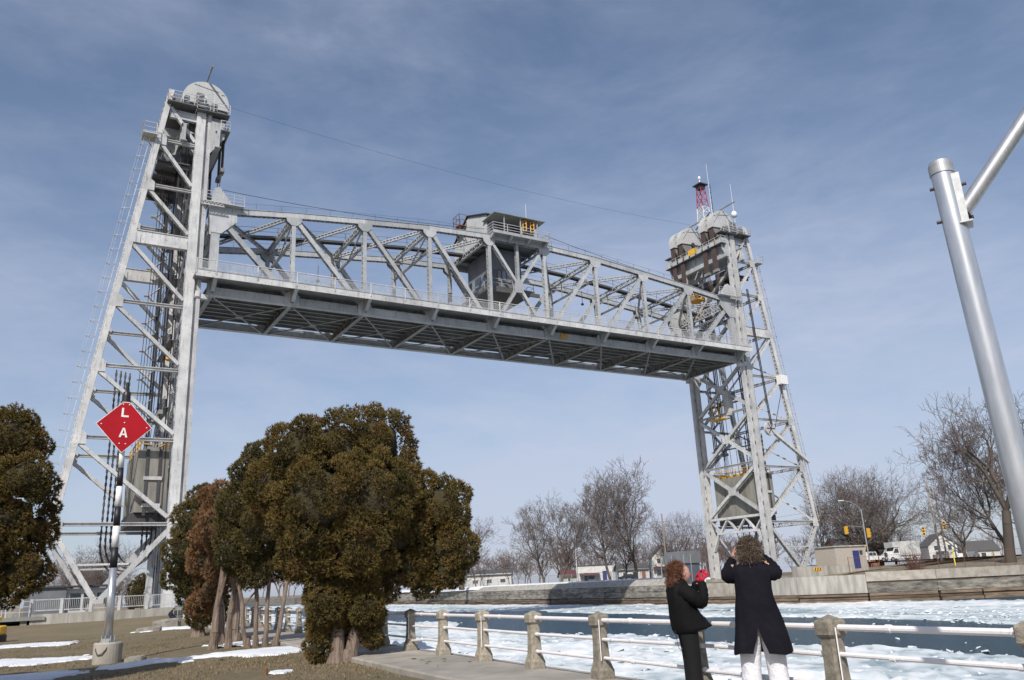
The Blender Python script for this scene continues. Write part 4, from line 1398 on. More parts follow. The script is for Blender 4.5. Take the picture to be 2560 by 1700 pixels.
    for a in (45, 90, 135):
        dv = Vector((-0.72 * math.sin(R(a)), 0.22 - 0.38 * math.cos(R(a)), 0))
        m_.bar(o0.lerp(o1, .02) + dv, o1 + dv, 0.025, 0.02)
    m_.build('ladder_cage', TOWER, ld, fx=fx)
    m_ = B().box(rearx(45.3) - 1.5, rearx(45.3) - 0.2, -0.9, 0.9, 45.2, 45.3)
    m_.rail([(rearx(45.3) - 0.3, -0.88, 45.3), (rearx(45.3) - 1.48, -0.88, 45.3), (rearx(45.3) - 1.48, 0.88, 45.3), (rearx(45.3) - 0.3, 0.88, 45.3)], 1.1, 2, 0.028, 0.9)
    m_.bar((rearx(45.3) - 1.3, 0, 45.2), (rearx(44) - 0.2, 0, 44.0), 0.1, 0.1)
    put(m_, 'ladder_landing')
    # interior stair tower and cable trays
    m_ = B()
    for k in range(9):
        z = 18.5 + k * 3.0
        m_.bar((-3.0, 9.4, z), (-4.6, 9.4, z + 1.5), 0.5, 0.08, (0, 1, 0))
        m_.bar((-4.6, 9.4, z + 1.5), (-3.0, 9.4, z + 3.0), 0.5, 0.08, (0, 1, 0))
        m_.box(-5.0, -4.5, 9.1, 9.7, z + 1.45, z + 1.5)
    put(m_, 'stair')
    m_ = B()
    for xk, yk in ((-2.9, 1.0), (-3.05, 1.4)):
        m_.bar((xk, yk, 2), (xk, yk, 48), 0.09, 0.09)
    put(m_, 'conduit', DARK)
    m_ = B()
    for k in range(7):
        xk = -5.6 + 0.35 * k
        m_.bar((xk, 2.4 + 0.9 * k, 15), (xk + 0.6, 2.4 + 0.9 * k, 43.2), 0.05, 0.05)
    put(m_, 'hanging_cable', CABLE)
    for z in (18.5, 25.0, 31.2, 37.2):
        m_ = B().box(-3.3, -2.7, 1.0, BW - 1.0, z, z + 0.07)
        m_.rail([(-3.3, 1.0, z + 0.07), (-3.3, BW - 1.0, z + 0.07)], 1.0, 2, 0.022, 1.6)
        put(m_, 'inspection_walkway', GRATE)
        m_ = B().box(-3.1, -2.65, 4.0, 4.5, z + 0.4, z + 1.5)
        put(m_, 'junction_box', HOUSE)
    # inner machinery floor near the head
    m_ = B().box(-5.7, -2.7, 0.6, BW - 0.6, 43.3, 43.4)
    for k in range(5):
        m_.box(-5.7, -2.7, 0.9 + k * 2.1, 1.1 + k * 2.1, 42.9, 43.28)
    put(m_, 'machinery_floor', GRATE)
    m_ = B().box(-5.2, -3.2, 2.0, 5.0, 43.4, 44.9)
    m_.box(-5.0, -3.4, 6.2, 8.8, 43.4, 44.5)
    put(m_, 'machinery_cabinet', HOUSE)
    return t_, put, fx
TL, putL, _ = tower('lift_tower', 'pale grey left lift tower with caged ladder and round sheave covers', False)
TR, putR, fxr = tower('lift_tower', 'right lift tower on the far bank carrying the red and white radio mast', True)
# yellow safety platforms seen on the right tower only
for (x0, x1, y0, y1, z) in ((-2.2, -0.4, 6.4, 8.6, 41.2), (-2.4, -0.9, 7.4, 9.6, 38.6)):
    m_ = B().box(x0, x1, y0, y1, z, z + 0.08)
    m_.rail([(x1, y0, z + 0.08), (x1, y1, z + 0.08), (x0, y1, z + 0.08), (x0, y0, z + 0.08), (x1, y0, z + 0.08)], 1.1, 2, 0.045, 0.7)
    putR(m_, 'yellow_platform', YEL)
m_ = B().box(-0.1, 0.78, 4.7, 6.0, 47.6, 48.5)
putR(m_, 'yellow_panel', YEL)
m_ = B().box(-2.0, -0.6, 4.4, 7.0, 22.6, 22.75)
for k in range(4):
    m_.bar((-1.0, 4.6 + k * 0.7, 22.7), (-1.0, 4.6 + k * 0.7, 25.0), 0.07, 0.07)
putR(m_, 'yellow_platform', YEL)
m_ = B().box(-2.2, -1.3, 3.6, 4.6, 23.0, 26.5)
putR(m_, 'hoist_cabinet', TOWER)
# the cable drum arm on the right tower's near side
m_ = B().tube((-4.2, -0.8, 20.4), (-4.2, -0.4, 20.4), 0.95, 0.95, 20)
dr = putR(m_, 'cable_pulley')
m_ = B()
for k in range(6):
    a = R(60 * k)
    m_.bar((-4.2, -0.84, 20.4), (-4.2 + 0.8 * math.cos(a), -0.84, 20.4 + 0.8 * math.sin(a)), 0.04, 0.1)
m_.build('spoke', DARK, dr, fx=fxr)
m_ = B().laced((-4.4, -0.6, 20.2), (-11.2, -0.6, 16.0), (0, 1, 0), 0.4, 0.35, 0.04, 0.06)
putR(m_, 'pulley_boom')
m_ = B().box(-8.9, -7.5, -0.9, -0.1, 27.0, 28.3)
putR(m_, 'cable_box', WHITE)
m_ = B()
for dx in (0, 0.25):
    m_.path([(-3.0 - dx, -0.9, 40.6), (-3.4 - dx, -0.9, 33), (-3.9 - dx, -0.9, 24.5), (-4.2 - dx, -0.9, 21.0)], 0.07, 6)
m_.path([(-5.2, -0.7, 20.5), (-6.0, -0.7, 22.5), (-7.3, -0.7, 25.5), (-8.0, -0.7, 27.0)], 0.05, 5)
putR(m_, 'hoist_cable', CABLE)
# left tower extras: yellow float lamp and small lights
m_ = B().lathe([(0.1, 24.0), (0.32, 24.15), (0.32, 24.55), (0.1, 24.7)], -2.75, 5.0, 10)
putL(m_, 'warning_lamp', YEL)
# counterweights
def counterweight(label, mir):
    fx = (lambda X: 69.9 - X) if mir else None
    base = (69.9 + 3.7 if mir else -3.7, BW / 2, 8.9)
    t_ = bthing('counterweight', label, 'counterweight', base, 'concrete counterweights inside the bridge towers')
    m_ = B().box(-5.15, -2.55, 1.0, BW - 1.0, 9.0, 14.55)
    m_.build('block', CW, t_, fx=fx)
    for yk in (0.97,):
        for xk in (-4.35, -3.3):
            m_ = B().box(xk - 0.12, xk + 0.12, 0.9, 0.995, 8.7, 14.6)
            m_.build('steel_strap', DARK, t_, fx=fx)
        for zk in (12.0, 9.6):
            m_ = B().box(-4.6, -3.05, 0.84, 0.895, zk - 0.16, zk + 0.16)
            m_.build('cross_plate', TOWER, t_, fx=fx)
    for xk in (-2.52, -5.2):
        for yk in (3.0, 7.6):
            m_ = B().box(xk - 0.02, xk + 0.02, yk - 0.06, yk + 0.06, 9.02, 14.5)
            m_.build('seam_bar', CW, t_, fx=fx)
    m_ = B().box(-5.3, -2.4, 1.4, BW - 1.4, 8.0, 8.96)
    m_.build('base_frame', DARK, t_, fx=fx)
    m_ = B()
    m_.rail([(-5.0, 1.1, 14.56), (-2.7, 1.1, 14.56), (-2.7, BW - 1.1, 14.56), (-5.0, BW - 1.1, 14.56), (-5.0, 1.1, 14.56)], 1.05, 2, 0.04, 1.3)
    m_.build('top_railing', YEL, t_, fx=fx)
    m_ = B()
    for k in range(6):
        m_.box(-4.4, -3.0, 1.6 + k * 1.35, 2.1 + k * 1.35, 14.56, 14.95)
    m_.build('rope_anchor', YEL if mir else UNDER, t_, fx=fx)
    return t_
counterweight('left concrete counterweight hanging inside the near tower', False)
counterweight('right concrete counterweight behind the cross braces of the far tower', True)
# looping power cables below the counterweights
def chain_cable(label, mir, idx, x0, y0, zt, x1, y1, zb):
    fx = (lambda X: 69.9 - X) if mir else None
    mb = MB()
    pts = [Vector((x0, y0, zt)), Vector((x0, y0, zb + 2.6))]
    for k in range(1, 13):
        a = math.pi * k / 12
        pts.append(Vector((x0 + (x1 - x0) * (1 - math.cos(a)) / 2, y0 + (y1 - y0) * k / 12, zb + 2.6 - 2.6 * math.sin(a))))
    pts.append(Vector((x1, y1, 8.2)))
    out_ = [pts[0]]
    for a, b in zip(pts[:-1], pts[1:]):
        n_ = max(1, int((b - a).length / 0.3))
        out_ += [a.lerp(b, (q + 1) / n_) for q in range(n_)]
    for q in range(len(out_) - 1):
        mb.tube(out_[q], out_[q + 1], 0.10 if q % 2 else 0.065, None, 6)
    base = (69.9 - x0 if mir else x0, y0, zb)
    o = mb.build('power_cable', mat('dirty_cable_chain', (0.045, 0.038, 0.04), (0.13, 0.11, 0.105), 0.8, nscale=3), None, fx=fx, loc=base)
    o.location = b2w(*base); o.rotation_euler = (0, 0, BANG)
    return tag(o, label, 'cable', 'looped power cables in the bridge towers')
for i in range(4):
    chain_cable(('leftmost', 'second', 'third', 'rightmost')[i] + ' of four looped power cables hanging behind the striped sign pole', False, i, -7.3 + i * 0.42, 4.2 + 0.3 * i, 22.5, -3.9 + i * 0.45, 4.4 + 0.5 * i, 3.9 + 0.25 * i)
    chain_cable(('rightmost', 'second from the right', 'third from the right', 'leftmost')[i] + ' of four looped power cables below the right tower counterweight', True, i, -6.6 + i * 0.5, 3.2 + 0.6 * i, 20.5, -3.9 + i * 0.3, 4.0 + 0.9 * i, 3.6 + 0.3 * i)
# radio mast and aerials on the right tower
ms = bthing('radio_mast', 'red and white lattice radio mast on top of the right tower', 'mast', (72.6, 5.3, 53))
REDP = mat('faded_red_mast', (0.42, 0.03, 0.06), (0.33, 0.03, 0.05), 0.6)
cxm, cym = 72.6, 5.3
def mast_sec(z0, z1, w0, w1, mm, nm):
    m_ = B()
    cs = [(-1, -1), (1, -1), (1, 1), (-1, 1)]
    n_ = 3
    for k in range(4):
        a, b = cs[k], cs[(k + 1) % 4]
        m_.bar((cxm + a[0] * w0, cym + a[1] * w0, z0), (cxm + a[0] * w1, cym + a[1] * w1, z1), 0.09, 0.09)
        for q in range(n_):
            wa, wb = w0 + (w1 - w0) * q / n_, w0 + (w1 - w0) * (q + 1) / n_
            za, zb = z0 + (z1 - z0) * q / n_, z0 + (z1 - z0) * (q + 1) / n_
            m_.bar((cxm + a[0] * wa, cym + a[1] * wa, za), (cxm + b[0] * wb, cym + b[1] * wb, zb), 0.06, 0.06)
            m_.bar((cxm + b[0] * wb, cym + b[1] * wb, zb), (cxm + a[0] * wb, cym + a[1] * wb, zb), 0.06, 0.06)
    return m_.build(nm, mm, ms)
mast_sec(53.2, 56.0, 0.72, 0.62, WHITE, 'white_section')
mast_sec(56.0, 59.8, 0.62, 0.42, REDP, 'red_section')
m_ = B().box(cxm - 0.85, cxm + 0.85, cym - 0.85, cym + 0.85, 59.8, 59.95).box(cxm - 0.5, cxm + 0.5, cym - 0.5, cym + 0.5, 59.2, 59.75)
m_.build('top_platform', DARK, ms)
m_ = B().tube((cxm, cym, 59.95), (cxm, cym, 61.0), 0.1, 0.08, 6).lathe([(0.05, 60.9), (0.2, 61.0), (0.2, 61.4), (0.05, 61.5)], cxm, cym, 8)
m_.build('beacon', WHITE, ms)
m_ = B()
for k in range(7):
    m_.bar((cxm + 0.9, cym - 0.9, 54 + k * 0.9), (cxm + 1.25, cym - 0.9, 54 + k * 0.9), 0.06, 0.06)
m_.bar((cxm + 1.2, cym - 0.9, 53.5), (cxm + 1.2, cym - 0.9, 60.0), 0.06, 0.06)
m_.build('cable_ladder', DARK, ms)
for lab, x, y, z0, z1 in (('tall thin aerial standing just right of the radio mast', 70.8, 1.8, 51.5, 61.5), ('thin aerial with round white base at the right tower corner', 75.2, 1.6, 49.4, 59.0)):
    t_ = bthing('whip_antenna', lab, 'antenna', (x, y, z0))
    B().tube((x, y, z0), (x, y, z0 + 3), 0.045, 0.04, 6).tube((x, y, z0 + 3), (x, y, z1), 0.035, 0.02, 6).build('rod', WHITE, t_)
    if x > 73:
        B().lathe([(0.05, z0 + 3.9), (0.4, z0 + 4.1), (0.48, z0 + 4.5), (0.3, z0 + 4.9), (0.05, z0 + 5.0)], x, y, 10).build('white_dome', WHITE, t_, smooth=True)
# cables between the tower heads and along the span
def cable(label, a, b, sag, r=0.03):
    a, b = Vector(a), Vector(b)
    mb = MB()
    pr = a
    for k in range(1, 21):
        q = a.lerp(b, k / 20)
        q.z -= sag * 4 * (k / 20) * (1 - k / 20)
        mb.tube(pr, q, r, r, 4)
        pr = q
    base = tuple(a)
    o = mb.build('overhead_cable', CABLE, None, loc=base)
    o.location = b2w(*base); o.rotation_euler = (0, 0, BANG)
    tag(o, label, 'cable')
cable('thin signal cable slung high between the two tower heads', (0.8, 0, 50.6), (68.0, 3, 51.2), 1.2, 0.012)
cable('black cable from the left tower down to the operator house', (0.3, 0.2, 41.1), (31.3, 1.2, 43.0), 0.5, 0.03)
cable('black cable from the operator house down to the right tower', (38.9, -0.6, 42.8), (69.4, 0.3, 39.6), 0.4, 0.03)
# ================================================================== vegetation
def tubes_np(segs, sides):
    """segs: array (n, 8) p0 xyz, p1 xyz, r0, r1 -> vertices, quads"""
    s = np.asarray(segs, dtype=np.float64)
    p0, p1, r0, r1 = s[:, 0:3], s[:, 3:6], s[:, 6:7], s[:, 7:8]
    a = p1 - p0
    a /= np.maximum(np.linalg.norm(a, axis=1, keepdims=True), 1e-9)
    ref = np.where(np.abs(a[:, 2:3]) < 0.9, np.array([[0, 0, 1.0]]), np.array([[1.0, 0, 0]]))
    b = np.cross(a, ref); b /= np.linalg.norm(b, axis=1, keepdims=True)
    c = np.cross(a, b)
    V = np.empty((len(s), 2 * sides, 3))
    for i in range(sides):
        t = 2 * math.pi * i / sides
        d = b * math.cos(t) + c * math.sin(t)
        V[:, i] = p0 + d * r0
        V[:, sides + i] = p1 + d * r1
    base = (np.arange(len(s)) * 2 * sides)[:, None]
    F = np.concatenate([base + np.array([[i, (i + 1) % sides, sides + (i + 1) % sides, sides + i]]) for i in range(sides)], 0)
    return V.reshape(-1, 3), F
def bare_segs(seed, trunk_h, n_limb, spread, levels, lean=(0, 0), r0=0.022, forks=1, up=0.12, dens=1.0, side0=True):
    """a leafless tree of height about 1 growing from the origin"""
    rg = random.Random(seed)
    segs = []
    def rv(k): return Vector((rg.gauss(0, k), rg.gauss(0, k), rg.gauss(0, k)))
    def grow(p, d, L, r, lev):
        ns = 4 if lev == 0 else 3
        for k in range(ns):
            d = (d + rv(0.10 + 0.03 * lev) + Vector((0, 0, up if lev else 0.03))).normalized()
            q = p + d * (L / ns)
            rr = r * (1 - 0.28 / ns)
            segs.append((*p, *q, r, rr, lev))
            p, r = q, rr
            if lev == 0 and k >= 1 and side0:
                for _q in range(2):
                    a = d.orthogonal().normalized()
                    a.rotate(Matrix.Rotation(rg.random() * 6.283, 3, d))
                    nd = (d * math.cos(0.85) + a * math.sin(0.85)).normalized()
                    grow(p, nd, trunk_h * rg.uniform(0.55, 0.8), r * 0.42, 2)
            if lev >= 1 and lev < levels and rg.random() < (0.75 if lev < 3 else 0.6) * dens:
                a = d.orthogonal().normalized()
                a.rotate(Matrix.Rotation(rg.random() * 6.283, 3, d))
                nd = (d * math.cos(0.75) + a * math.sin(0.75)).normalized()
                grow(p, nd, L * rg.uniform(0.42, 0.62), r * 0.5, lev + 1 if lev < 3 else lev + 2)
        if lev < levels:
            nc = n_limb if lev == 0 else (2 if rg.random() < 0.6 else 3)
            ph = rg.random() * 6.283
            for k in range(nc):
                ang = rg.uniform(0.55, 1.0) * spread * (1.0 if lev == 0 else 0.85)
                a = d.orthogonal().normalized()
                a.rotate(Matrix.Rotation(ph + 6.283 * k / nc + rg.uniform(-.4, .4), 3, d))
                nd = (d * math.cos(ang) + a * math.sin(ang)).normalized()
                grow(p, nd, L * (rg.uniform(0.62, 0.85) if lev else rg.uniform(0.75, 1.0) * 0.30 / max(trunk_h, .12)), r * (0.62 if nc > 2 else 0.72), lev + 1)
    for k in range(forks):
        d0 = Vector((lean[0] + (rg.uniform(-.2, .2) if forks > 1 else 0), lean[1], 1)).normalized()
        grow(Vector((0.01 * k, 0, -0.01)), d0, trunk_h, r0 * (1 if forks == 1 else 0.8), 0)
    A = np.array(segs)
    h = A[:, 5].max()
    A[:, :8] /= h
    return A
PROTO = {}
def bare_meshes(key, **kw):
    A = bare_segs(**kw)
    tr = A[A[:, 8] <= 2]
    cr = A[A[:, 8] > 2].copy()
    cr[:, 6:8] = np.maximum(cr[:, 6:8] * 0.85, 0.0009)
    V, F = tubes_np(tr[:, :8], 6)
    o1 = npmesh('trunk', V, F, BARK)
    V, F = tubes_np(cr[:, :8], 3)
    o2 = npmesh('crown', V, F, TWIG)
    PROTO[key] = (o1.data, o2.data)
    for o in (o1, o2):
        bpy.data.objects.remove(o)
bare_meshes('maple', seed=5, trunk_h=0.34, n_limb=4, spread=0.72, levels=6, r0=0.019, up=0.10)
bare_meshes('tall', seed=8, trunk_h=0.38, n_limb=4, spread=0.62, levels=6, r0=0.017, up=0.12)
bare_meshes('wide', seed=14, trunk_h=0.16, n_limb=4, spread=0.85, levels=6, r0=0.026, up=0.10, forks=2)
bare_meshes('lean', seed=23, trunk_h=0.34, n_limb=4, spread=0.75, levels=6, lean=(-0.22, 0.0), r0=0.034, up=0.07, side0=False)
bare_meshes('open', seed=31, trunk_h=0.28, n_limb=4, spread=0.8, levels=5, r0=0.024, up=0.05)
def bare_tree(key, label, x, y, z, h, rz, wide=1.0, group='bare trees on the far bank', tilt=(0, 0)):
    t_ = bpy.data.objects.new('bare_tree', None)
    COL.objects.link(t_)
    t_.location = (x, y, z)
    t_.rotation_euler = (tilt[0], tilt[1], rz)
    t_.scale = (h * wide, h * wide, h)
    tag(t_, label, 'tree', group)
    for nm, me in zip(('trunk', 'crown'), PROTO[key]):
        o = bpy.data.objects.new(nm, me)
        COL.objects.link(o)
        o.parent = t_
    return t_
bare_tree('maple', 'left tree of the bare pair behind the far wall near the big cedar', 4.0, 166, 1.2, 18.6, 0.4, 1.0)
bare_tree('maple', 'bare tree with the forked trunk at the right of the pair behind the far wall', 7.4, 167, 1.2, 18.5, 2.6, 1.1)
bare_tree('tall', 'bare tree with a pale trunk, second tallest behind the far wall', 16.6, 163, 1.2, 22.0, 1.1, 1.05)
bare_tree('tall', 'tallest bare tree behind the far wall left of the right tower', 21.2, 161, 1.2, 23.5, 3.4, 1.15)
bare_tree('open', 'small bare tree between the two tallest ones on the far bank', 20.6, 172, 1.2, 12.5, 0.0, 0.9)
bare_tree('lean', 'bare tree leaning right beside the right edge of the big cedar', -13.0, 180, 1.0, 15.5, 2.9, 1.3)
bare_tree('wide', 'broad bare tree just left of the right tower legs', 36.5, 205, 1.2, 16.0, 0.7, 0.95)
bare_tree('maple', 'small far bare tree low on the horizon right of the big cedar', -5.0, 262, 1.2, 10.5, 1.7, 1.1)
bare_tree('maple', 'second small far bare tree low on the horizon right of the big cedar', 0.5, 268, 1.2, 11.0, 4.0, 1.1)
bare_tree('tall', 'bare tree directly behind the rear leg of the right tower', 53.6, 152, 1.8, 14.2, 0.3, 1.0)
bare_tree('wide', 'large reddish bare tree behind the street light', 60.0, 152, 1.9, 18.5, 2.2, 1.05)
bare_tree('wide', 'bare tree behind the white box truck', 65.5, 156, 1.9, 16.5, 4.4, 1.1)
bare_tree('open', 'low spreading bare tree right of the box truck', 72.0, 165, 1.9, 10.5, 5.2, 1.15)
bare_tree('lean', 'tall dark bare tree leaning left beside the lamp post', 61.5, 108, 1.3, 22.5, 0.25, 1.05)
bare_tree('tall', 'dark upright bare tree half hidden by the lamp post', 63.5, 111, 1.3, 21.5, 2.0, 1.0)
bare_tree('open', 'dark bare tree left of the leaning tree at the right', 70.5, 136, 1.5, 13.5, 1.2, 1.2)
bare_tree('maple', 'bare tree at the right edge of the picture', 74.0, 120, 1.4, 20.0, 5.0, 0.9)
bare_tree('wide', 'tangled bare tree seen through the V braces of the left tower', -53.5, 108, 0.0, 9.5, 0.5, 1.1)
bare_tree('maple', 'bare tree at the left of the V braces of the left tower', -58.5, 110, 0.0, 8.5, 2.0, 1.3)
# far-off wood along the horizon: one mass
LOW = bare_segs(seed=77, trunk_h=0.22, n_limb=4, spread=0.75, levels=4, r0=0.02, up=0.10, dens=0.42, side0=False)
LOW[:, 6:8] = np.maximum(LOW[:, 6:8], 0.0032)
rg = random.Random(6)
VV, FF, off = [], [], 0
Vb, Fb = tubes_np(LOW[:, :8], 3)
for i in range(150):
    yv = rg.uniform(240, 420)
    xv = yv * rg.uniform(-0.62, 0.68)
    if i < 60:
        yv = rg.uniform(225, 300); xv = yv * rg.uniform(-0.14, 0.3)
    hgt = rg.uniform(8.5, 14.5) * (1.0 if i >= 60 else 0.85)
    a = rg.random() * 6.283
    wd = hgt * rg.uniform(0.9, 1.4)
    c_, s_ = math.cos(a), math.sin(a)
    V = np.stack([(Vb[:, 0] * c_ - Vb[:, 1] * s_) * wd + xv, (Vb[:, 0] * s_ + Vb[:, 1] * c_) * wd + yv, Vb[:, 2] * hgt + 1.0], 1)
    VV.append(V); FF.append(Fb + off); off += len(V)
o = npmesh('far_wood', np.concatenate(VV), np.concatenate(FF), mat('far_twigs', (0.16, 0.115, 0.105), (0.12, 0.09, 0.085), 0.95, nscale=0.05))
tag(o, 'hazy brown wood of bare trees along the far horizon', 'trees', kind='stuff')

# ---- cedars: lobes (x, y, z, r) filled with tufts of scale-leaf sprays
def spray_base(seed, nb=8):
    """a feathery spray: narrow pointed leaflets fanning up and out"""
    rs_ = np.random.RandomState(seed)
    V, F = [], []
    for k in range(nb):
        a = 6.283 * k / nb + rs_.uniform(-.5, .5)
        tilt = rs_.uniform(0.05, 0.95)
        d = np.array([math.cos(a) * math.sin(tilt), math.sin(a) * math.sin(tilt), math.cos(tilt)])
        sd_ = np.cross(d, rs_.normal(0, 1, 3)); sd_ /= np.linalg.norm(sd_)
        L = rs_.uniform(0.65, 1.25)
        w_ = rs_.uniform(0.09, 0.15)
        p0 = d * L * rs_.uniform(0.0, 0.25)
        o_ = len(V)
        V += [p0 + sd_ * w_, p0 - sd_ * w_, d * L]
        F.append((o_, o_ + 1, o_ + 2))
    return np.array(V), np.array(F)
SB = [spray_base(k) for k in range(4)]
def cedar_mesh(name, lobes, mm, parent, seed, per_m2=100, size=0.15, tint_shift=0.0):
    """sprays over each lobe's surface, heaped into tufts with creases between them"""
    rs_ = np.random.RandomState(seed + 100)
    P, D, TN = [], [], []
    for (x, y, z, r) in lobes:
        n_c = max(10, int(34 * r * r / (size / 0.085)))
        k = np.arange(n_c)
        zz = 1 - 2 * (k + 0.5) / n_c
        a = k * 2.39996 + rs_.uniform(-.5, .5, n_c)
        q = np.sqrt(np.maximum(0, 1 - zz * zz))
        cd = np.stack([q * np.cos(a), q * np.sin(a), zz], 1) + rs_.normal(0, 0.16, (n_c, 3))
        cd /= np.linalg.norm(cd, axis=1, keepdims=True)
        ch = rs_.uniform(0.93, 1.06, n_c)
        ct = rs_.normal(0.45 + tint_shift, 0.17, n_c)
        m_ = int(per_m2 * 12.57 * r * r)
        d = rs_.normal(0, 1, (m_, 3))
        d /= np.linalg.norm(d, axis=1, keepdims=True)
        dots = d @ cd.T
        near = dots.argmax(1)
        ang = np.arccos(np.clip(dots.max(1), -1, 1)) / (2.0 / math.sqrt(n_c))
        rad = r * ch[near] * (1.0 - 0.26 * np.clip(ang, 0, 1.2) ** 1.6) * rs_.uniform(0.86, 1.03, m_)
        pp = np.array([x, y, z]) + d * rad[:, None] * np.array([1, 1, 1.03])
        dr = d * 0.7 + (d - cd[near]) * 1.3 + np.array([0, 0, 0.55]) + rs_.normal(0, 0.35, (m_, 3))
        P.append(pp); D.append(dr)
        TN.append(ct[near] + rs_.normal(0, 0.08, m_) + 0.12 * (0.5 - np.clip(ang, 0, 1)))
    P, D, TN = np.concatenate(P), np.concatenate(D), np.clip(np.concatenate(TN), 0, 1)
    deep = np.zeros(len(P), bool)
    for (x, y, z, r) in lobes:
        deep |= np.linalg.norm(P - np.array([x, y, z]), axis=1) < r * 0.70
    kp_ = ~deep & (P[:, 2] > -0.22)
    P, D, TN = P[kp_], D[kp_], TN[kp_]
    D /= np.linalg.norm(D, axis=1, keepdims=True)
    n_ = len(P)
    ref = rs_.normal(0, 1, (n_, 3))
    b = np.cross(D, ref); b /= np.linalg.norm(b, axis=1, keepdims=True)
    c = np.cross(D, b)
    sz = size * rs_.uniform(0.6, 1.25, n_)
    VV, FF, TT, off = [], [], [], 0
    pick = rs_.randint(0, 4, n_)
    for k in range(4):
        m_ = pick == k
        bv, bf = SB[k]
        w_ = (bv[None, :, 0:1] * b[m_][:, None, :] + bv[None, :, 1:2] * c[m_][:, None, :] + bv[None, :, 2:3] * D[m_][:, None, :]) * sz[m_][:, None, None] + P[m_][:, None, :]
        cnt = int(m_.sum())
        VV.append(w_.reshape(-1, 3))
        FF.append((bf[None] + (np.arange(cnt) * len(bv))[:, None, None]).reshape(-1, 3) + off)
        TT.append(np.repeat(TN[m_], len(bv)))
        off += cnt * len(bv)
    o = npmesh(name, np.concatenate(VV), np.concatenate(FF), mm, parent, tint=np.concatenate(TT))
    # dead brown inner twigs that close the crown behind the outer sprays
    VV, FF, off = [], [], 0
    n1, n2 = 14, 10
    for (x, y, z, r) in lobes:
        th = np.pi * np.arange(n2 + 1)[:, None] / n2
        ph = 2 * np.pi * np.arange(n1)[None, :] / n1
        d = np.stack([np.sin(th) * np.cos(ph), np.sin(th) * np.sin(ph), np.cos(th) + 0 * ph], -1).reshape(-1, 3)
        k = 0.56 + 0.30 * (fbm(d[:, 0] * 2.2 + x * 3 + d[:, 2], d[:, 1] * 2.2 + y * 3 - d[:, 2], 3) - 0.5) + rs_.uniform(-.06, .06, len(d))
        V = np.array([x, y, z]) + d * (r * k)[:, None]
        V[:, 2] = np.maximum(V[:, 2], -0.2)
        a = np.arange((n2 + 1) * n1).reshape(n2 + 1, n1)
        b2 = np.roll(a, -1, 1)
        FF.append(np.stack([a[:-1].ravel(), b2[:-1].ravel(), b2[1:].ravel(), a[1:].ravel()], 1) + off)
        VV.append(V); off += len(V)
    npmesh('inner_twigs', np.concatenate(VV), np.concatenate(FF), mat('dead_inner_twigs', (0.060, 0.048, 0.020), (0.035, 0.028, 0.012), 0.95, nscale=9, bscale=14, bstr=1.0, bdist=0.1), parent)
    return o
def limb(mb, pts, r0, r1, n=9, gnarl=0.0, rg=None):
    m_ = len(pts) - 1
    for i in range(m_):
        a, b = r0 + (r1 - r0) * i / m_, r0 + (r1 - r0) * (i + 1) / m_
        mb.tube(pts[i], pts[i + 1], a, b, n, True)
def cedar(label, base, lobes, mm, seed, stems, per=100, size=0.15, shift=0.0, group='cedars along the lawn'):
    t_ = thing('cedar_tree', label, 'tree', base, group)
    cedar_mesh('crown', lobes, mm, t_, seed, per, size, shift)
    rg_ = random.Random(seed)
    for (x0, y0, x1, y1, z1, r0) in stems:
        m_ = B()
        pts = []
        for k in range(7):
            q = k / 6
            pts.append((x0 + (x1 - x0) * q + rg_.uniform(-.05, .05) * (0 < k), y0 + (y1 - y0) * q + rg_.uniform(-.05, .05) * (0 < k), base[2] - 0.1 + (z1 - base[2] + 0.1) * q))
        limb(m_, pts, r0, r0 * 0.4)
        m_.tube((x0, y0, base[2] - 0.1), (x0 + (x1 - x0) * 0.06, y0, base[2] + 0.35), r0 * 1.5, r0 * 1.0, 9)
        # side limbs into the crown
        for (lx, ly, lz, lr) in rg_.sample(lobes, min(4, len(lobes))):
            k = rg_.randint(2, 5)
            if lz > pts[k][2]:
                limb(m_, [pts[k], ((pts[k][0] + lx) / 2, (pts[k][1] + ly) / 2, pts[k][2] * 0.6 + lz * 0.4), (lx, ly, lz)], r0 * 0.35, 0.02, 6)
        m_.build('trunk', CBARK, t_)
    return t_
BIG = [(-4.48, 20.15, 4.72, 1.09), (-5.25, 19.53, 4.68, 0.86), (-3.56, 20.59, 4.91, 1.06), (-5.83, 19.81, 3.88, 0.86), (-4.67, 19.41, 3.51, 1.26), (-3.49, 19.65, 3.57, 1.19), (-2.78, 20.71, 3.74, 0.9), (-1.88, 20.56, 3.24, 0.84), (-1.71, 20.57, 2.37, 0.73), (-2.21, 20.78, 2.07, 0.61), (-3.77, 19.69, 2.57, 1.07), (-2.94, 20.43, 2.76, 0.92), (-4.9, 19.7, 2.44, 0.89), (-4.43, 20.16, 1.66, 0.8), (-3.79, 20.29, 1.4, 0.67), (-3.49, 20.78, 1.94, 0.83), (-4.73, 19.92, 0.65, 0.35), (-4.36, 20.35, 0.62, 0.56), (-3.69, 20.57, 0.89, 0.4), (-4.09, 21.5, 3.96, 1.28), (-4.95, 21.24, 2.94, 1.11), (-2.9, 21.58, 3.02, 1.02), (-4.75, 19.9, 0.25, 0.36), (-4.55, 19.75, 1.15, 0.55), (-3.7, 19.95, 1.05, 0.48), (-3.62, 20.3, 0.45, 0.36), (-4.1, 20.5, 0.9, 0.6), (-1.85, 20.7, 1.85, 0.55), (-2.35, 20.8, 1.6, 0.48), (-2.75, 20.5, 2.0, 0.6)]
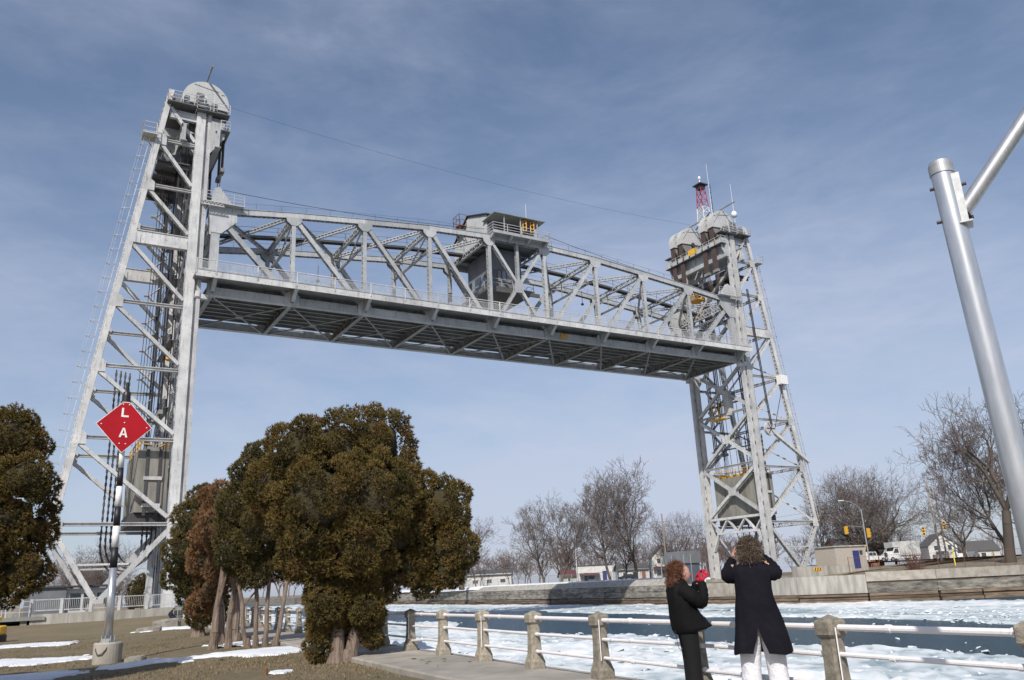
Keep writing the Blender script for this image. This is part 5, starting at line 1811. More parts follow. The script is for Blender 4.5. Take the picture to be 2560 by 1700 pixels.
STEM = [(-9.0, 27.57, 5.3, 0.74), (-9.25, 27.48, 4.18, 0.93), (-8.44, 27.3, 3.68, 1.11), (-9.31, 27.47, 2.89, 0.78), (-8.06, 28.12, 2.74, 1.0), (-8.85, 27.62, 5.97, 0.51), (-7.92, 28.35, 4.66, 1.16), (-8.69, 27.67, 2.3, 0.72)]
BROWN = [(-11.59, 32.09, 4.98, 0.85), (-11.46, 31.69, 3.82, 1.06), (-11.82, 32.0, 2.82, 0.91), (-11.06, 32.28, 2.5, 0.76), (-11.66, 32.52, 2.09, 0.69), (-11.7, 31.9, 1.75, 0.6), (-12.1, 32.0, 1.25, 0.5)]
DARKC = [(-14.65, 38.23, 5.8, 0.78), (-15.02, 38.09, 4.73, 1.06), (-15.1, 37.6, 3.39, 0.98), (-15.35, 37.96, 2.46, 0.8), (-14.62, 38.24, 2.42, 0.99), (-14.46, 38.31, 0.87, 0.72), (-13.9, 38.97, 1.0, 0.76), (-14.82, 38.17, 1.74, 0.72), (-13.99, 38.73, 3.79, 1.11)]
LEFTC = [(-11.18, 17.78, 4.95, 0.75), (-10.94, 17.93, 5.31, 0.32), (-10.68, 18.08, 4.85, 0.34), (-10.58, 17.56, 4.02, 0.64), (-10.51, 18.18, 3.96, 0.35), (-11.05, 17.86, 3.23, 0.9), (-10.53, 18.17, 3.01, 0.48), (-10.67, 18.09, 2.22, 0.64), (-11.24, 18.21, 2.08, 0.82), (-11.67, 17.46, 4.23, 0.94), (-11.65, 17.47, 2.9, 1.0), (-10.32, 18.29, 3.49, 0.19), (-12.3, 17.8, 4.6, 1.1), (-12.5, 17.8, 3.2, 1.2), (-12.0, 18.6, 5.0, 0.9), (-13.6, 17.6, 4.4, 1.2), (-14.2, 17.8, 3.0, 1.2), (-15.2, 18.2, 3.8, 1.1), (-13.2, 18.4, 2.0, 0.9)]
cedar('large bushy bronzed cedar standing by the canal walkway', (-4.3, 20.2, -0.2), BIG, CEDAR, 1, [(-4.35, 20.0, -4.5, 20.1, 4.2, 0.19), (-4.1, 20.05, -3.1, 20.4, 4.0, 0.17), (-4.2, 20.3, -4.8, 20.5, 4.0, 0.14)], 560, 0.082)
cedar('tall cedar with several bare pale stems left of the large cedar', (-8.5, 27.8, -0.2), STEM, CEDARG, 2, [(-8.85, 27.7, -9.6, 27.5, 4.0, 0.085), (-8.68, 27.9, -8.7, 27.7, 4.5, 0.085), (-8.35, 27.8, -8.3, 27.8, 4.0, 0.085), (-8.0, 27.7, -7.4, 27.8, 3.8, 0.085), (-10.2, 28.3, -9.9, 28.1, 3.6, 0.13), (-9.7, 28.3, -9.5, 28.1, 3.4, 0.11)], 330, 0.108)
cedar('browned cedar in the middle of the row left of the large cedar', (-11.4, 32.0, -0.2), BROWN, CEDARB, 3, [(-11.35, 32.0, -11.5, 32.0, 4.0, 0.25), (-10.75, 32.2, -11.0, 32.2, 3.2, 0.19)], 260, 0.118)
cedar('dark olive cedar at the far left end of the row beside the tower', (-14.5, 38.4, -0.2), DARKC, CEDARG, 4, [(-14.5, 38.4, -14.7, 38.2, 4.8, 0.25), (-13.8, 38.6, -14.0, 38.6, 4.0, 0.21), (-13.3, 38.0, -13.6, 38.3, 2.8, 0.17)], 200, 0.13)
cedar('dark cedar cut off by the left edge of the picture', (-11.7, 18.0, -0.3), LEFTC, CEDAR, 5, [(-11.75, 18.0, -11.5, 18.0, 4.4, 0.22), (-12.2, 18.2, -12.3, 18.0, 4.2, 0.18)], 480, 0.075, 0.0)
# small cedar seen below the left tower counterweight
cedar('small round cedar beneath the left tower counterweight', (-45.0, 100.0, 0.0), [(-45, 100, 1.2, 1.3), (-45.3, 100, 2.6, 1.3), (-44.8, 100, 3.8, 0.9)], CEDARG, 6, [(-45, 100, -45, 100, 3.0, 0.2)], 30, 0.3, group='cedars along the lawn')
# scrub by the far quay
sg = B()
rg = random.Random(8)
for k in range(170):
    x0, y0 = 47.6 + rg.gauss(0, 0.5), 104 + rg.gauss(0, 0.4)
    sg.tube((x0, y0, 0.9), (x0 + rg.gauss(0, 0.9), y0 + rg.gauss(0, 0.7), 1.0 + rg.uniform(0.8, 2.6)), 0.016, 0.008, 3, False)
tag(sg.build('bare_shrub', mat('reddish_twigs', (0.16, 0.08, 0.065), (0.11, 0.06, 0.05), 0.9), loc=(47.6, 104, 0.9)), 'leafless reddish shrub on the right quay in front of the box truck', 'shrub')
# ================================================================== things on the near bank
# striped sign pole with red diamond
sp = thing('channel_sign', 'red diamond sign reading L A on a striped metal pole', 'sign', (-12.45, 25.88, -0.35))
def pole_pt(z):
    return (-12.47 - 0.0125 * (z - 0.29), 25.86 - 0.004 * z, z)
m_ = B().lathe([(0.40, -0.55), (0.40, 0.27), (0.375, 0.31)], -12.45, 25.87, 28)
m_.build('concrete_base', CONC, sp, smooth=False)
m_ = B().tube(pole_pt(0.3), pole_pt(0.42), 0.20, 0.19, 16)
for k in range(8):
    a = R(45 * k)
    m_.tube((-12.46 + 0.19 * math.cos(a), 25.86 + 0.19 * math.sin(a), 0.30), (-12.46 + 0.19 * math.cos(a), 25.86 + 0.19 * math.sin(a), 0.5), 0.018, 0.018, 6)
m_.build('base_flange', GALV, sp)
m_ = B().path([(-12.66, 25.68, 0.36), (-12.64, 25.5, 0.12), (-12.55, 25.44, -0.02), (-12.42, 25.43, 0.0), (-12.32, 25.47, 0.12), (-12.28, 25.6, 0.36)], 0.014, 6)
m_.build('safety_chain', DARK, sp)
def pole_r(z): return 0.128 - 0.008 * z
m_ = B().tube(pole_pt(0.42), pole_pt(2.45), pole_r(0.4), pole_r(2.45), 24)
m_.build('pole', ALU, sp, smooth=True)
zs = [2.45, 3.06, 3.70, 4.30, 4.92, 5.50, 6.2]
for k in range(6):
    m_ = B().tube(pole_pt(zs[k]), pole_pt(zs[k + 1]), pole_r(zs[k]), pole_r(zs[k + 1]), 24)
    m_.build('stripe', (BLACK, WHITE)[k % 2], sp, smooth=True)
# diamond, facing the canal / viewer
cz0 = 6.80
sx = Vector((0.90, 0.436, -0.05)).normalized()     # sign's own right
sn = Vector((0.436, -0.90, 0)).normalized()         # its face direction
su = Vector((0.02, 0.0, 1)).normalized()
c0 = Vector(pole_pt(cz0)) + sn * 0.20 + Vector((-0.0, 0, 0))
def SP_(a, b, d=0.0): return c0 + sx * a + su * b + sn * d
hd, hw = 0.86, 0.82
outl = [(-hw, 0.02), (0, -hd), (hw, 0.0), (0.10, hd - 0.08), (-0.10, hd - 0.08)]
def plate(mb, pts, d0, d1):
    n_ = len(pts)
    v = [SP_(a, b, d0) for a, b in pts] + [SP_(a, b, d1) for a, b in pts]
    mb.add(v, [tuple(range(n_)), tuple(range(2 * n_ - 1, n_ - 1, -1))] + [(i, (i + 1) % n_, n_ + (i + 1) % n_, n_ + i) for i in range(n_)])
m_ = B(); plate(m_, outl, -0.012, 0.0); m_.build('sign_border', WHITE, sp)
m_ = B(); plate(m_, [(a * 0.972, b * 0.972) for a, b in outl], 0.002, 0.006); m_.build('diamond_plate', RED, sp)
m_ = B(); plate(m_, [(-0.115, 0.29), (-0.115, 0.58), (-0.055, 0.58), (-0.055, 0.345), (0.10, 0.345), (0.10, 0.29)], 0.009, 0.013); m_.build('letter_l', WHITE, sp)
m_ = B()
plate(m_, [(-0.125, -0.36), (-0.065, -0.36), (0.015, -0.06), (-0.03, -0.06)], 0.009, 0.013)
plate(m_, [(0.125, -0.36), (0.065, -0.36), (-0.005, -0.06), (0.03, -0.06)], 0.0095, 0.0135)
plate(m_, [(-0.07, -0.29), (0.07, -0.29), (0.058, -0.245), (-0.058, -0.245)], 0.0092, 0.0132)
m_.build('letter_a', WHITE, sp)
m_ = B()
for a, b in ((0.0, 0.11), (-0.66, 0.02), (0.66, 0.0), (-0.09, 0.70), (0.09, 0.70), (-0.09, -0.56), (0.09, -0.56)):
    m_.tube(SP_(a, b, 0.004), SP_(a, b, 0.022), 0.020, 0.018, 10)
m_.build('bolt', WHITE, sp)
m_ = B().bar(SP_(-0.5, 0.25, -0.05), SP_(0.5, 0.25, -0.05), 0.05, 0.05).bar(SP_(-0.5, -0.25, -0.05), SP_(0.5, -0.25, -0.05), 0.05, 0.05)
m_.build('mounting_bar', GALV, sp)
q = pole_pt(7.62)
m_ = B().tube(pole_pt(6.2), pole_pt(7.62), 0.075, 0.07, 16).lathe([(0.16, 7.60), (0.16, 7.64)], q[0], q[1], 16)
m_.build('upper_pole', DARK, sp)
m_ = B().lathe([(0.13, 7.66), (0.13, 7.84), (0.10, 7.95), (0.05, 7.97), (0.05, 8.25), (0.03, 8.28)], q[0], q[1], 14)
m_.build('lantern', BLACK, sp)

# galvanised lamp post at the right
lp_ = thing('lamp_post', 'brushed metal lamp post with angled arm at the right edge', 'lamp post', (3.035, 5.17, -0.05))
m_ = B().lathe([(0.092, -0.02), (0.090, 0.5), (0.086, 1.2), (0.081, 2.1), (0.077, 3.0), (0.072, 4.0)], 3.035, 5.17, 48, False, False)
m_.v = [(x + 0.0325 * (4.0 - z), y, z) for x, y, z in m_.v]          # the post leans a little
m_.build('pole', ALU, lp_, smooth=True)
m_ = B().lathe([(0.16, 0.0), (0.16, 0.03), (0.11, 0.05)], 3.165, 5.17, 24)
m_.build('base_plate', GALV, lp_)
m_ = B().lathe([(0.078, 3.985), (0.078, 4.055), (0.07, 4.08), (0.02, 4.10)], 3.035, 5.17, 40)
m_.build('cap', GALV, lp_)
ad = Vector((0.58, -0.32, 0.78)).normalized()
ah = Vector((ad.x, ad.y, 0)).normalized()
sdv = Vector((-ah.y, ah.x, 0))
pc = Vector((3.043, 5.17, 0))
m_ = B()
m_.bar(pc + ah * 0.066 + Vector((0, 0, 3.60)), pc + ah * 0.066 + Vector((0, 0, 3.96)), 0.115, 0.05, sdv)
m_.bar(pc + ah * 0.075 + Vector((0, 0, 3.588)), pc + ah * 0.075 + Vector((0, 0, 3.599)), 0.15, 0.075, sdv)
m_.build('arm_bracket', GALV, lp_)
m_ = B()
for z in (3.65, 3.90):
    m_.tube(pc - ah * 0.10 + Vector((0, 0, z)), pc - ah * 0.07 + Vector((0, 0, z)), 0.012, 0.012, 8)
    m_.tube(pc + ah * 0.09 + sdv * 0.03 + Vector((0, 0, z)), pc + ah * 0.125 + sdv * 0.03 + Vector((0, 0, z)), 0.013, 0.013, 8)
m_.build('bolt', DARK, lp_)
a0 = pc + ah * 0.07 + Vector((0, 0, 3.69))
m_ = B()
m_.tube(a0, a0 + ad * 2.6, 0.052, 0.042, 48)
m_.build('arm', ALU, lp_)
m_ = B().bar(a0 + ad * 2.5, a0 + ad * 2.5 + ah * 0.6, 0.26, 0.13)
m_.build('lamp_head', GALV, lp_)

# mooring bollard, boulders
bl = thing('mooring_bollard', 'yellow and black mooring bollard at the left edge', 'bollard', (-28.9, 46.65, -0.3))
B().lathe([(0.78, -0.4), (0.78, 0.02), (0.74, 0.08)], -28.9, 46.65, 24).build('black_base', BLACK, bl)
B().lathe([(0.72, 0.09), (0.74, 0.15), (0.74, 0.48), (0.66, 0.55)], -28.9, 46.65, 24).build('yellow_body', YEL, bl)
B().lathe([(0.3, 0.56), (0.3, 0.72), (0.46, 0.80), (0.46, 0.98), (0.3, 1.04)], -28.9, 46.65, 24).build('yellow_cap', mat('bright_yellow', (0.78, 0.62, 0.05)), bl)
def boulder(label, c, size, seed, rot=0.0):
    rs_ = np.random.RandomState(seed)
    me = bpy.data.meshes.new('boulder')
    import bmesh
    bm = bmesh.new()
    bmesh.ops.create_cube(bm, size=2)
    bmesh.ops.subdivide_edges(bm, edges=bm.edges[:], cuts=4, use_grid_fill=True)
    for v in bm.verts:
        d = Vector(v.co).normalized()
        co = Vector(v.co) * 0.72 + d * 0.36
        n_ = float(fbm(np.array([co.x * 1.3 + seed + co.z]), np.array([co.y * 1.3 + seed * 2 - co.z * .7]), 3)[0]) - 0.5
        co *= 1 + 0.30 * n_
        v.co = (co.x * size[0], co.y * size[1], co.z * size[2])
    bm.to_mesh(me); bm.free()
    me.materials.append(ROCK)
    o = bpy.data.objects.new('boulder', me)
    COL.objects.link(o)
    o.location = c
    o.rotation_euler = (0.05, -0.06, rot)
    return tag(o, label, 'boulder', 'boulders on the lawn')
boulder('low pointed boulder nearest the sign pole', (-21.1, 48.5, -0.3), (0.62, 0.42, 0.34), 3, 0.3)
boulder('long flat boulder in the middle of the three on the lawn', (-22.9, 55.0, -0.2), (0.80, 0.5, 0.46), 5, 0.35)
boulder('blocky boulder that the seated person rests on', (-25.25, 61.3, -0.2), (0.60, 0.5, 0.36), 8, 0.2)
boulder('small stone beside the concrete sign base', (-11.55, 25.75, -0.28), (0.27, 0.2, 0.17), 11, 0.0)
m_ = B().lathe([(0.04, -0.4), (0.04, -0.02), (0.03, 0.0)], -5.38, 18.05, 8)
tag(m_.build('rusty_stake', RUSTM, loc=(-5.38, 18.05, -0.3)), 'short rusty stake in the grass at the bottom edge', 'stake')

# approach wall with railing in front of the left tower, footbridge at the far left
aw = bthing('approach_wall', 'low concrete wall with pale railing in front of the left tower', 'wall', (-6.5, -2.6, 0))
for k in range(4):
    x0 = -12.2 + k * 2.6
    B().box(x0 + 0.01, x0 + 2.59, -2.75, -2.3, -0.5, 0.88).build('wall_panel', WALLC, aw)
for k in range(6):
    x = -12.2 + k * 2.06
    B().box(x - 0.11, x + 0.11, -2.7, -2.45, 0.885, 2.02).build('railing_post', TOWER, aw)
    if k < 5:
        m_ = B()
        for z in (1.95, 1.15):
            m_.bar((x + 0.11, -2.57, z), (x + 1.95, -2.57, z), 0.07, 0.07)
        for q in range(13):
            m_.bar((x + 0.22 + q * 0.135, -2.57, 1.15), (x + 0.22 + q * 0.135, -2.57, 1.95), 0.022, 0.022)
        m_.build('railing_panel', TOWER, aw)
fb = bthing('side_platform', 'steel platform with pipe railing at the far left of the tower', 'platform', (-15, -2.6, 0))
B().box(-26, -11.2, -2.9, -1.2, 0.45, 0.72).build('deck', UNDER, fb)
B().rail([(-26, -2.85, 0.72), (-12.3, -2.85, 0.72)], 1.15, 3, 0.03, 2.0).build('railing', TOWER, fb)
for x in (-12.6, -16.5, -20.5):
    B().box(x - 0.22, x + 0.22, -2.7, -2.3, -0.8, 0.44).build('support_post', CONC, fb)
sh = bthing('tower_kiosk', 'pale site hut with dark windows behind the left tower railing', 'hut', (-10, 4, 0))
B().box(-12.6, -9.6, 3.2, 5.6, 0.2, 2.9).build('wall', HOUSE, sh)
B().box(-9.58, -6.0, 3.5, 5.4, 0.2, 2.8).build('wall', SIDING, sh)
for k in range(3):
    B().box(-9.3 + k * 1.05, -8.5 + k * 1.05, 3.42, 3.49, 1.1, 2.4).build('window', GLASS, sh)
B().box(-12.8, -5.8, 3.0, 5.8, 2.91, 3.05).build('roof', DARK, sh)
for i, x in enumerate((-14.6, -13.4)):
    t_ = bthing('electrical_cabinet', ('left' if i == 0 else 'right') + ' one of two pale cabinets at the far left behind the railing', 'cabinet', (x, -0.5, 0.2), 'cabinets behind the left railing')
    B().box(x - 0.5, x + 0.5, -0.9, -0.1, 0.3, 2.5).build('body', SIDING, t_)
    B().box(x - 0.42, x + 0.42, -0.93, -0.905, 0.5, 2.35).build('door', WALLC, t_)
sh = bthing('approach_road', None, None, (-20, 5.3, 0)); tag(sh, kind='structure')
B().box(-60, -0.5, -1.1, 11.5, 0.30, 0.62).build('road_slab', ASPH, sh)
gt = bthing('mesh_gate', 'tall wire gate between the left tower wall and the cedars', 'gate', (0.5, -2.6, 0))
m_ = B().rail([(-1.5, -2.6, 0.1), (3.4, -2.6, 0.1)], 1.9, 2, 0.03, 1.2)
for k in range(24):
    m_.bar((-1.5 + k * 0.2, -2.6, 0.15), (-1.5 + k * 0.2, -2.6, 2.0), 0.012, 0.012)
m_.build('wire_panel', GALV, gt)
B().box(1.0, 3.2, -1.4, -1.3, 0.2, 1.5).build('white_board', SIDING, gt)

# ================================================================== the far bank's built things
def wbox(mb, x, y, a, b, z0, z1, rz=0.0):
    c_, s_ = math.cos(rz), math.sin(rz)
    v = []
    for z in (z0, z1):
        for u_, w_ in ((-a / 2, -b / 2), (a / 2, -b / 2), (a / 2, b / 2), (-a / 2, b / 2)):
            v.append((x + u_ * c_ - w_ * s_, y + u_ * s_ + w_ * c_, z))
    return mb.add(v, [(3, 2, 1, 0), (4, 5, 6, 7), (0, 1, 5, 4), (1, 2, 6, 5), (2, 3, 7, 6), (3, 0, 4, 7)])
class Loc:
    """local frame for a building or vehicle: u along the front, v in depth, z up"""
    def __init__(s, x, y, z, rz):
        s.x, s.y, s.z, s.c, s.s = x, y, z, math.cos(rz), math.sin(rz)
    def P(s, u, v, z): return (s.x + u * s.c - v * s.s, s.y + u * s.s + v * s.c, s.z + z)
    def box(s, mb, u0, u1, v0, v1, z0, z1):
        v = [s.P(u, w_, z) for z in (z0, z1) for w_ in (v0, v1) for u in (u0, u1)]
        return mb.add(v, [(0, 2, 3, 1), (4, 5, 7, 6), (0, 1, 5, 4), (2, 6, 7, 3), (0, 4, 6, 2), (1, 3, 7, 5)])
    def prism(s, mb, poly, v0, v1):
        n_ = len(poly)
        v = [s.P(u, v0, z) for u, z in poly] + [s.P(u, v1, z) for u, z in poly]
        return mb.add(v, [tuple(range(n_)), tuple(range(2 * n_ - 1, n_ - 1, -1))] + [(i, (i + 1) % n_, n_ + (i + 1) % n_, n_ + i) for i in range(n_)])
    def prismu(s, mb, poly, u0, u1):
        n_ = len(poly)
        v = [s.P(u0, a, z) for a, z in poly] + [s.P(u1, a, z) for a, z in poly]
        return mb.add(v, [tuple(range(n_)), tuple(range(2 * n_ - 1, n_ - 1, -1))] + [(i, (i + 1) % n_, n_ + (i + 1) % n_, n_ + i) for i in range(n_)])
def house(label, x, y, z, rz, w_, d, h, wallm, roofm, gable=True, rise=2.2, wins=(), doors=(), chimney=False, awning=None, name='house', cat='house'):
    t_ = thing(name, label, cat, (x, y, z))
    L = Loc(x, y, z, rz)
    m_ = B()
    if gable == 'front':
        L.prism(m_, [(-w_ / 2, -0.5), (w_ / 2, -0.5), (w_ / 2, h), (0, h + rise), (-w_ / 2, h)], -d / 2, d / 2)
    elif gable:
        L.prismu(m_, [(-d / 2, -0.5), (d / 2, -0.5), (d / 2, h), (0, h + rise), (-d / 2, h)], -w_ / 2, w_ / 2)
    else:
        L.box(m_, -w_ / 2, w_ / 2, -d / 2, d / 2, -0.5, h)
    m_.build('wall', wallm, t_)
    m_ = B()
    if gable == 'front':
        for k in (-1, 1):
            L.prism(m_, [(k * (w_ / 2 + 0.4), h - 0.35), (0, h + rise + 0.03), (0, h + rise + 0.22), (k * (w_ / 2 + 0.4), h - 0.16)], -d / 2 - 0.35, d / 2 + 0.35)
    elif gable:
        for k in (-1, 1):
            L.prismu(m_, [(k * (d / 2 + 0.4), h - 0.35), (0, h + rise + 0.03), (0, h + rise + 0.22), (k * (d / 2 + 0.4), h - 0.16)], -w_ / 2 - 0.35, w_ / 2 + 0.35)
    else:
        L.box(m_, -w_ / 2 - 0.1, w_ / 2 + 0.1, -d / 2 - 0.1, d / 2 + 0.1, h + 0.01, h + 0.25)
    rf = m_.build('roof', roofm, t_)
    for (u, z0, a, b) in wins:
        m_ = B(); L.box(m_, u - a / 2, u + a / 2, -d / 2 - 0.04, -d / 2 - 0.01, z0, z0 + b)
        wn = m_.build('window', GLASS, t_)
        m_ = B()
        for q0, q1, r0, r1 in ((u - a / 2 - .1, u - a / 2, z0 - .1, z0 + b + .1), (u + a / 2, u + a / 2 + .1, z0 - .1, z0 + b + .1), (u - a / 2, u + a / 2, z0 + b, z0 + b + .1), (u - a / 2, u + a / 2, z0 - .1, z0)):
            L.box(m_, q0, q1, -d / 2 - 0.08, -d / 2 - 0.005, r0, r1)
        m_.build('frame', WHITE, wn)
    for (u, a, b, mm) in doors:
        m_ = B(); L.box(m_, u - a / 2, u + a / 2, -d / 2 - 0.06, -d / 2 - 0.01, 0, b)
        m_.build('door', mm, t_)
    if chimney:
        m_ = B(); L.box(m_, w_ * 0.2, w_ * 0.2 + 0.6, -0.3, 0.3, h + rise * 0.3, h + rise + 0.9)
        m_.build('chimney', BRICK, rf)
    if awning:
        u0, u1, zz, mm = awning
        m_ = B(); L.prismu(m_, [(-d / 2 - 1.3, zz - 0.3), (-d / 2 - 0.02, zz + 0.15), (-d / 2 - 0.02, zz - 0.0), (-d / 2 - 1.3, zz - 0.45)], u0, u1)
        m_.build('awning', mm, t_)
    return t_
DRED = mat('dark_red_trim', (0.10, 0.04, 0.04), None, 0.8)
house('low white shop with dark red awning and blue doorway on the far bank', 16.8, 205, 1.2, 0.05, 8.2, 8, 3.6, SIDING, SHINGLE, False, wins=((-1.0, 0.6, 1.6, 1.2),), doors=((-2.2, 1.0, 2.1, DARK), (2.2, 1.0, 2.4, BLUE)), awning=(-3.8, 0.9, 1.9, DRED), name='shop', cat='shop')
house('small pale green house left of the white shop', 11.3, 206, 1.0, 0.1, 4.6, 7, 1.9, GREENS, DRED, True, 1.2, wins=((-0.8, 0.5, 0.6, 0.9), (1.2, 0.4, 0.6, 1.2)))
house('white house with gabled front and two upper windows on the far bank', 34.5, 212, 1.2, -0.05, 5.4, 9, 5.2, SIDING, SHINGLE, 'front', 2.6, wins=((-1.1, 3.6, 0.8, 1.1), (1.2, 3.6, 0.8, 1.1), (-1.3, 0.7, 1.1, 1.5), (1.2, 0.7, 1.1, 1.5)), doors=((0, 0.9, 2.1, DARK),), chimney=True, awning=(-2.6, 2.6, 2.7, DRED))
house('long low white building between the shop and the gabled house', 27.5, 216, 1.2, 0.0, 7.5, 8, 2.6, SIDING, SHINGLE, True, 1.3, wins=((-2.2, 0.9, 1.0, 1.0), (0.2, 0.9, 1.0, 1.0)), doors=((2.4, 0.9, 2.0, BRICK),))
house('white warehouse low on the far bank right of the big cedar', -10.0, 255, 1.0, 0.0, 13, 10, 3.6, SIDING, SHINGLE, True, 1.2, wins=((-4, 1.2, 1.5, 1.0), (0, 1.2, 1.5, 1.0), (4, 1.2, 1.5, 1.0)), name='warehouse', cat='building')
house('small white shed with grey roof seen under the right lobe of the big cedar', -22.5, 262, 1.0, 0.1, 11, 8, 3.0, SIDING, SHINGLE, True, 1.4, wins=((-2, 1.0, 1.2, 1.0), (2.0, 1.0, 1.2, 1.0)), name='shed', cat='building')
house('white gabled house behind the parked vans at the right', 117.0, 240, 2.0, -0.15, 7.5, 9, 4.6, SIDING, SHINGLE, 'front', 3.0, wins=((-1.8, 3.2, 1.0, 1.3), (1.8, 3.2, 1.0, 1.3), (0, 0.9, 1.6, 1.3)), doors=((-2.5, 1.0, 2.1, DARK),), chimney=True)
house('grey roofed bungalow right of the white gabled house', 130.0, 245, 2.0, -0.1, 10, 8, 2.9, SIDING, SHINGLE, True, 2.4, wins=((-3, 0.9, 1.3, 1.2), (0.5, 0.9, 1.3, 1.2)), doors=((3, 1.0, 2.1, GREENS),))
house('pink brick house half hidden behind the box truck', 68.5, 178, 2.0, 0.0, 8, 8, 3.4, mat('pale_red_brick', (0.36, 0.17, 0.13), None, 0.9), SHINGLE, True, 2.0, wins=((-2.4, 1.0, 1.2, 1.3), (1.8, 1.0, 1.2, 1.3)))
# beige pump hut with blue door
ph = thing('pump_hut', 'beige concrete hut with a blue door on the right quay', 'hut', (41.6, 111.5, 0.9))
L = Loc(41.6, 111.5, 0.9, 0.42)
m_ = B(); L.box(m_, -2.6, 2.6, -1.8, 1.8, 1.0, 3.25); m_.build('wall', mat('pebbledash', (0.43, 0.385, 0.335), (0.34, 0.30, 0.26), 0.95, nscale=9), ph)
m_ = B(); L.box(m_, -2.63, 2.63, -1.83, 1.83, -0.6, 0.99); m_.build('plinth', WALLC, ph)
m_ = B(); L.box(m_, -2.75, 2.75, -1.95, 1.95, 3.26, 3.42); m_.build('roof', WALLC, ph)
m_ = B(); L.box(m_, 0.3, 1.35, -1.88, -1.835, 0.55, 2.75); dd_ = m_.build('door', BLUE, ph)
m_ = B(); L.box(m_, 1.5, 1.85, -2.0, -1.82, 2.35, 2.75); m_.build('door_lamp', DARK, ph)
# hazard marked block by the tower foot
hb = thing('hazard_block', 'concrete block with black and yellow stripes by the right tower foot', 'block', (36.2, 108.2, 0.8))
L = Loc(36.2, 108.2, 0.8, 0.42)
m_ = B(); L.box(m_, -2.4, 2.4, -0.5, 0.5, -0.5, 1.15); m_.build('block', WALLC, hb)
m_ = B(); L.box(m_, 0.2, 1.5, -0.53, -0.505, 0.55, 0.95); m_.build('plate', YEL, hb)
for k in range(3):
    m_ = B()
    v = [L.P(0.3 + k * 0.4, -0.545, 0.57), L.P(0.45 + k * 0.4, -0.545, 0.57), L.P(0.6 + k * 0.4, -0.545, 0.93), L.P(0.45 + k * 0.4, -0.545, 0.93)]
    m_.add(v, [(0, 1, 2, 3)]); m_.build('stripe', BLACK, hb)
# boundary fence along the right quay
fx_ = thing('quay_fence', 'wire mesh fence with rust red posts along the right quay', 'fence', (52, 103, 1.0))
pts = [(40.5, 106.3), (47, 103.5), (53, 102.6), (60, 102.4), (72, 102.0)]
for i in range(len(pts) - 1):
    a, b = Vector((*pts[i], 0.85)), Vector((*pts[i + 1], 0.95))
    n_ = max(1, int((b - a).length / 3))
    for k in range(n_):
        q0, q1 = a.lerp(b, k / n_), a.lerp(b, (k + 1) / n_)
        B().tube(q0, q0 + Vector((0, 0, 1.95)), 0.04, 0.04, 6).build('post', RUSTM, fx_)
        m_ = B()
        m_.bar(q0 + Vector((0, 0, 1.9)), q1 + Vector((0, 0, 1.9)), 0.03, 0.03)
        for j in range(14):
            e = q0.lerp(q1, j / 14)
            m_.bar(e, q0.lerp(q1, min(1, (j + 2) / 14)) + Vector((0, 0, 1.9)), 0.008, 0.008)
            m_.bar(e + Vector((0, 0, 1.9)), q0.lerp(q1, min(1, (j + 2) / 14)), 0.008, 0.008)
        m_.build('mesh_panel', RUSTM, fx_)
# chain link fence above the left part of the far wall
f2 = bthing('park_fence', 'thin wire fence behind the far quay parapet', 'fence', (72, 70, 1.2))
pr = None
for k in range(26):
    yk = 18 + k * 4.0
    xk = 68.6 + 0.028 * (yk - 12) + (0.0004 * max(0, yk - 70) ** 2) + 1.8
    B().tube((xk, yk, 1.0), (xk, yk, 2.75), 0.04, 0.04, 5).build('post', GALV, f2)
    if pr:
        m_ = B().tube((pr[0], pr[1], 2.7), (xk, yk, 2.7), 0.025, 0.025, 4)
        for j in range(10):
            e0, e1 = Vector((pr[0], pr[1], 1.1)), Vector((xk, yk, 1.1))
            m_.bar(e0.lerp(e1, j / 10), e0.lerp(e1, min(1, (j + 2) / 10)) + Vector((0, 0, 1.6)), 0.012, 0.012)
            m_.bar(e0.lerp(e1, j / 10) + Vector((0, 0, 1.6)), e0.lerp(e1, min(1, (j + 2) / 10)), 0.012, 0.012)
        m_.build('mesh_panel', GALV, f2)
    pr = (xk, yk)
# snow on the far bank
for lab, X_, Y_, lx, ly, z in (('white snow strip behind the far parapet', 73.5, 60, 2.5, 40, 1.26), ('snow bank left of the right tower legs', 72.5, 18, 2.2, 5.5, 1.0), ('snow strip on the far bank below the big cedar lobe', 83, 150, 3, 30, 1.1)):
    n1, n2 = 60, 24
    A, Bq = np.meshgrid(np.linspace(-1.2, 1.2, n1), np.linspace(-1.2, 1.2, n2), indexing='ij')
    e = 1 - np.hypot(A, Bq) + 0.7 * (fbm(A * 3 + X_, Bq * 2 + Y_, 3) - 0.5)
    xb, yb = X_ + Bq * lx, Y_ + A * ly
    zb = z - 0.25 + np.where(e > 0, 0.3 + 0.25 * np.sqrt(np.clip(e, 0, 1)), e)
    P_ = np.stack([BO.x + xb * math.cos(BANG) - yb * math.sin(BANG), BO.y + xb * math.sin(BANG) + yb * math.cos(BANG), zb], -1)
    bw = b2w(X_, Y_, z)
    tag(npmesh('snow_patch', P_.reshape(-1, 3), grid_faces(n1, n2), SNOW, loc=tuple(bw), smooth=True), lab, 'snow', 'snow left on the far bank', 'stuff')
# road behind the right quay
rd = B()
rd.add([(48, 128, 2.28), (160, 116, 2.28), (160, 172, 2.32), (52, 172, 2.32)], [(0, 1, 2, 3)])
tag(rd.build('street', ASPH), kind='structure')
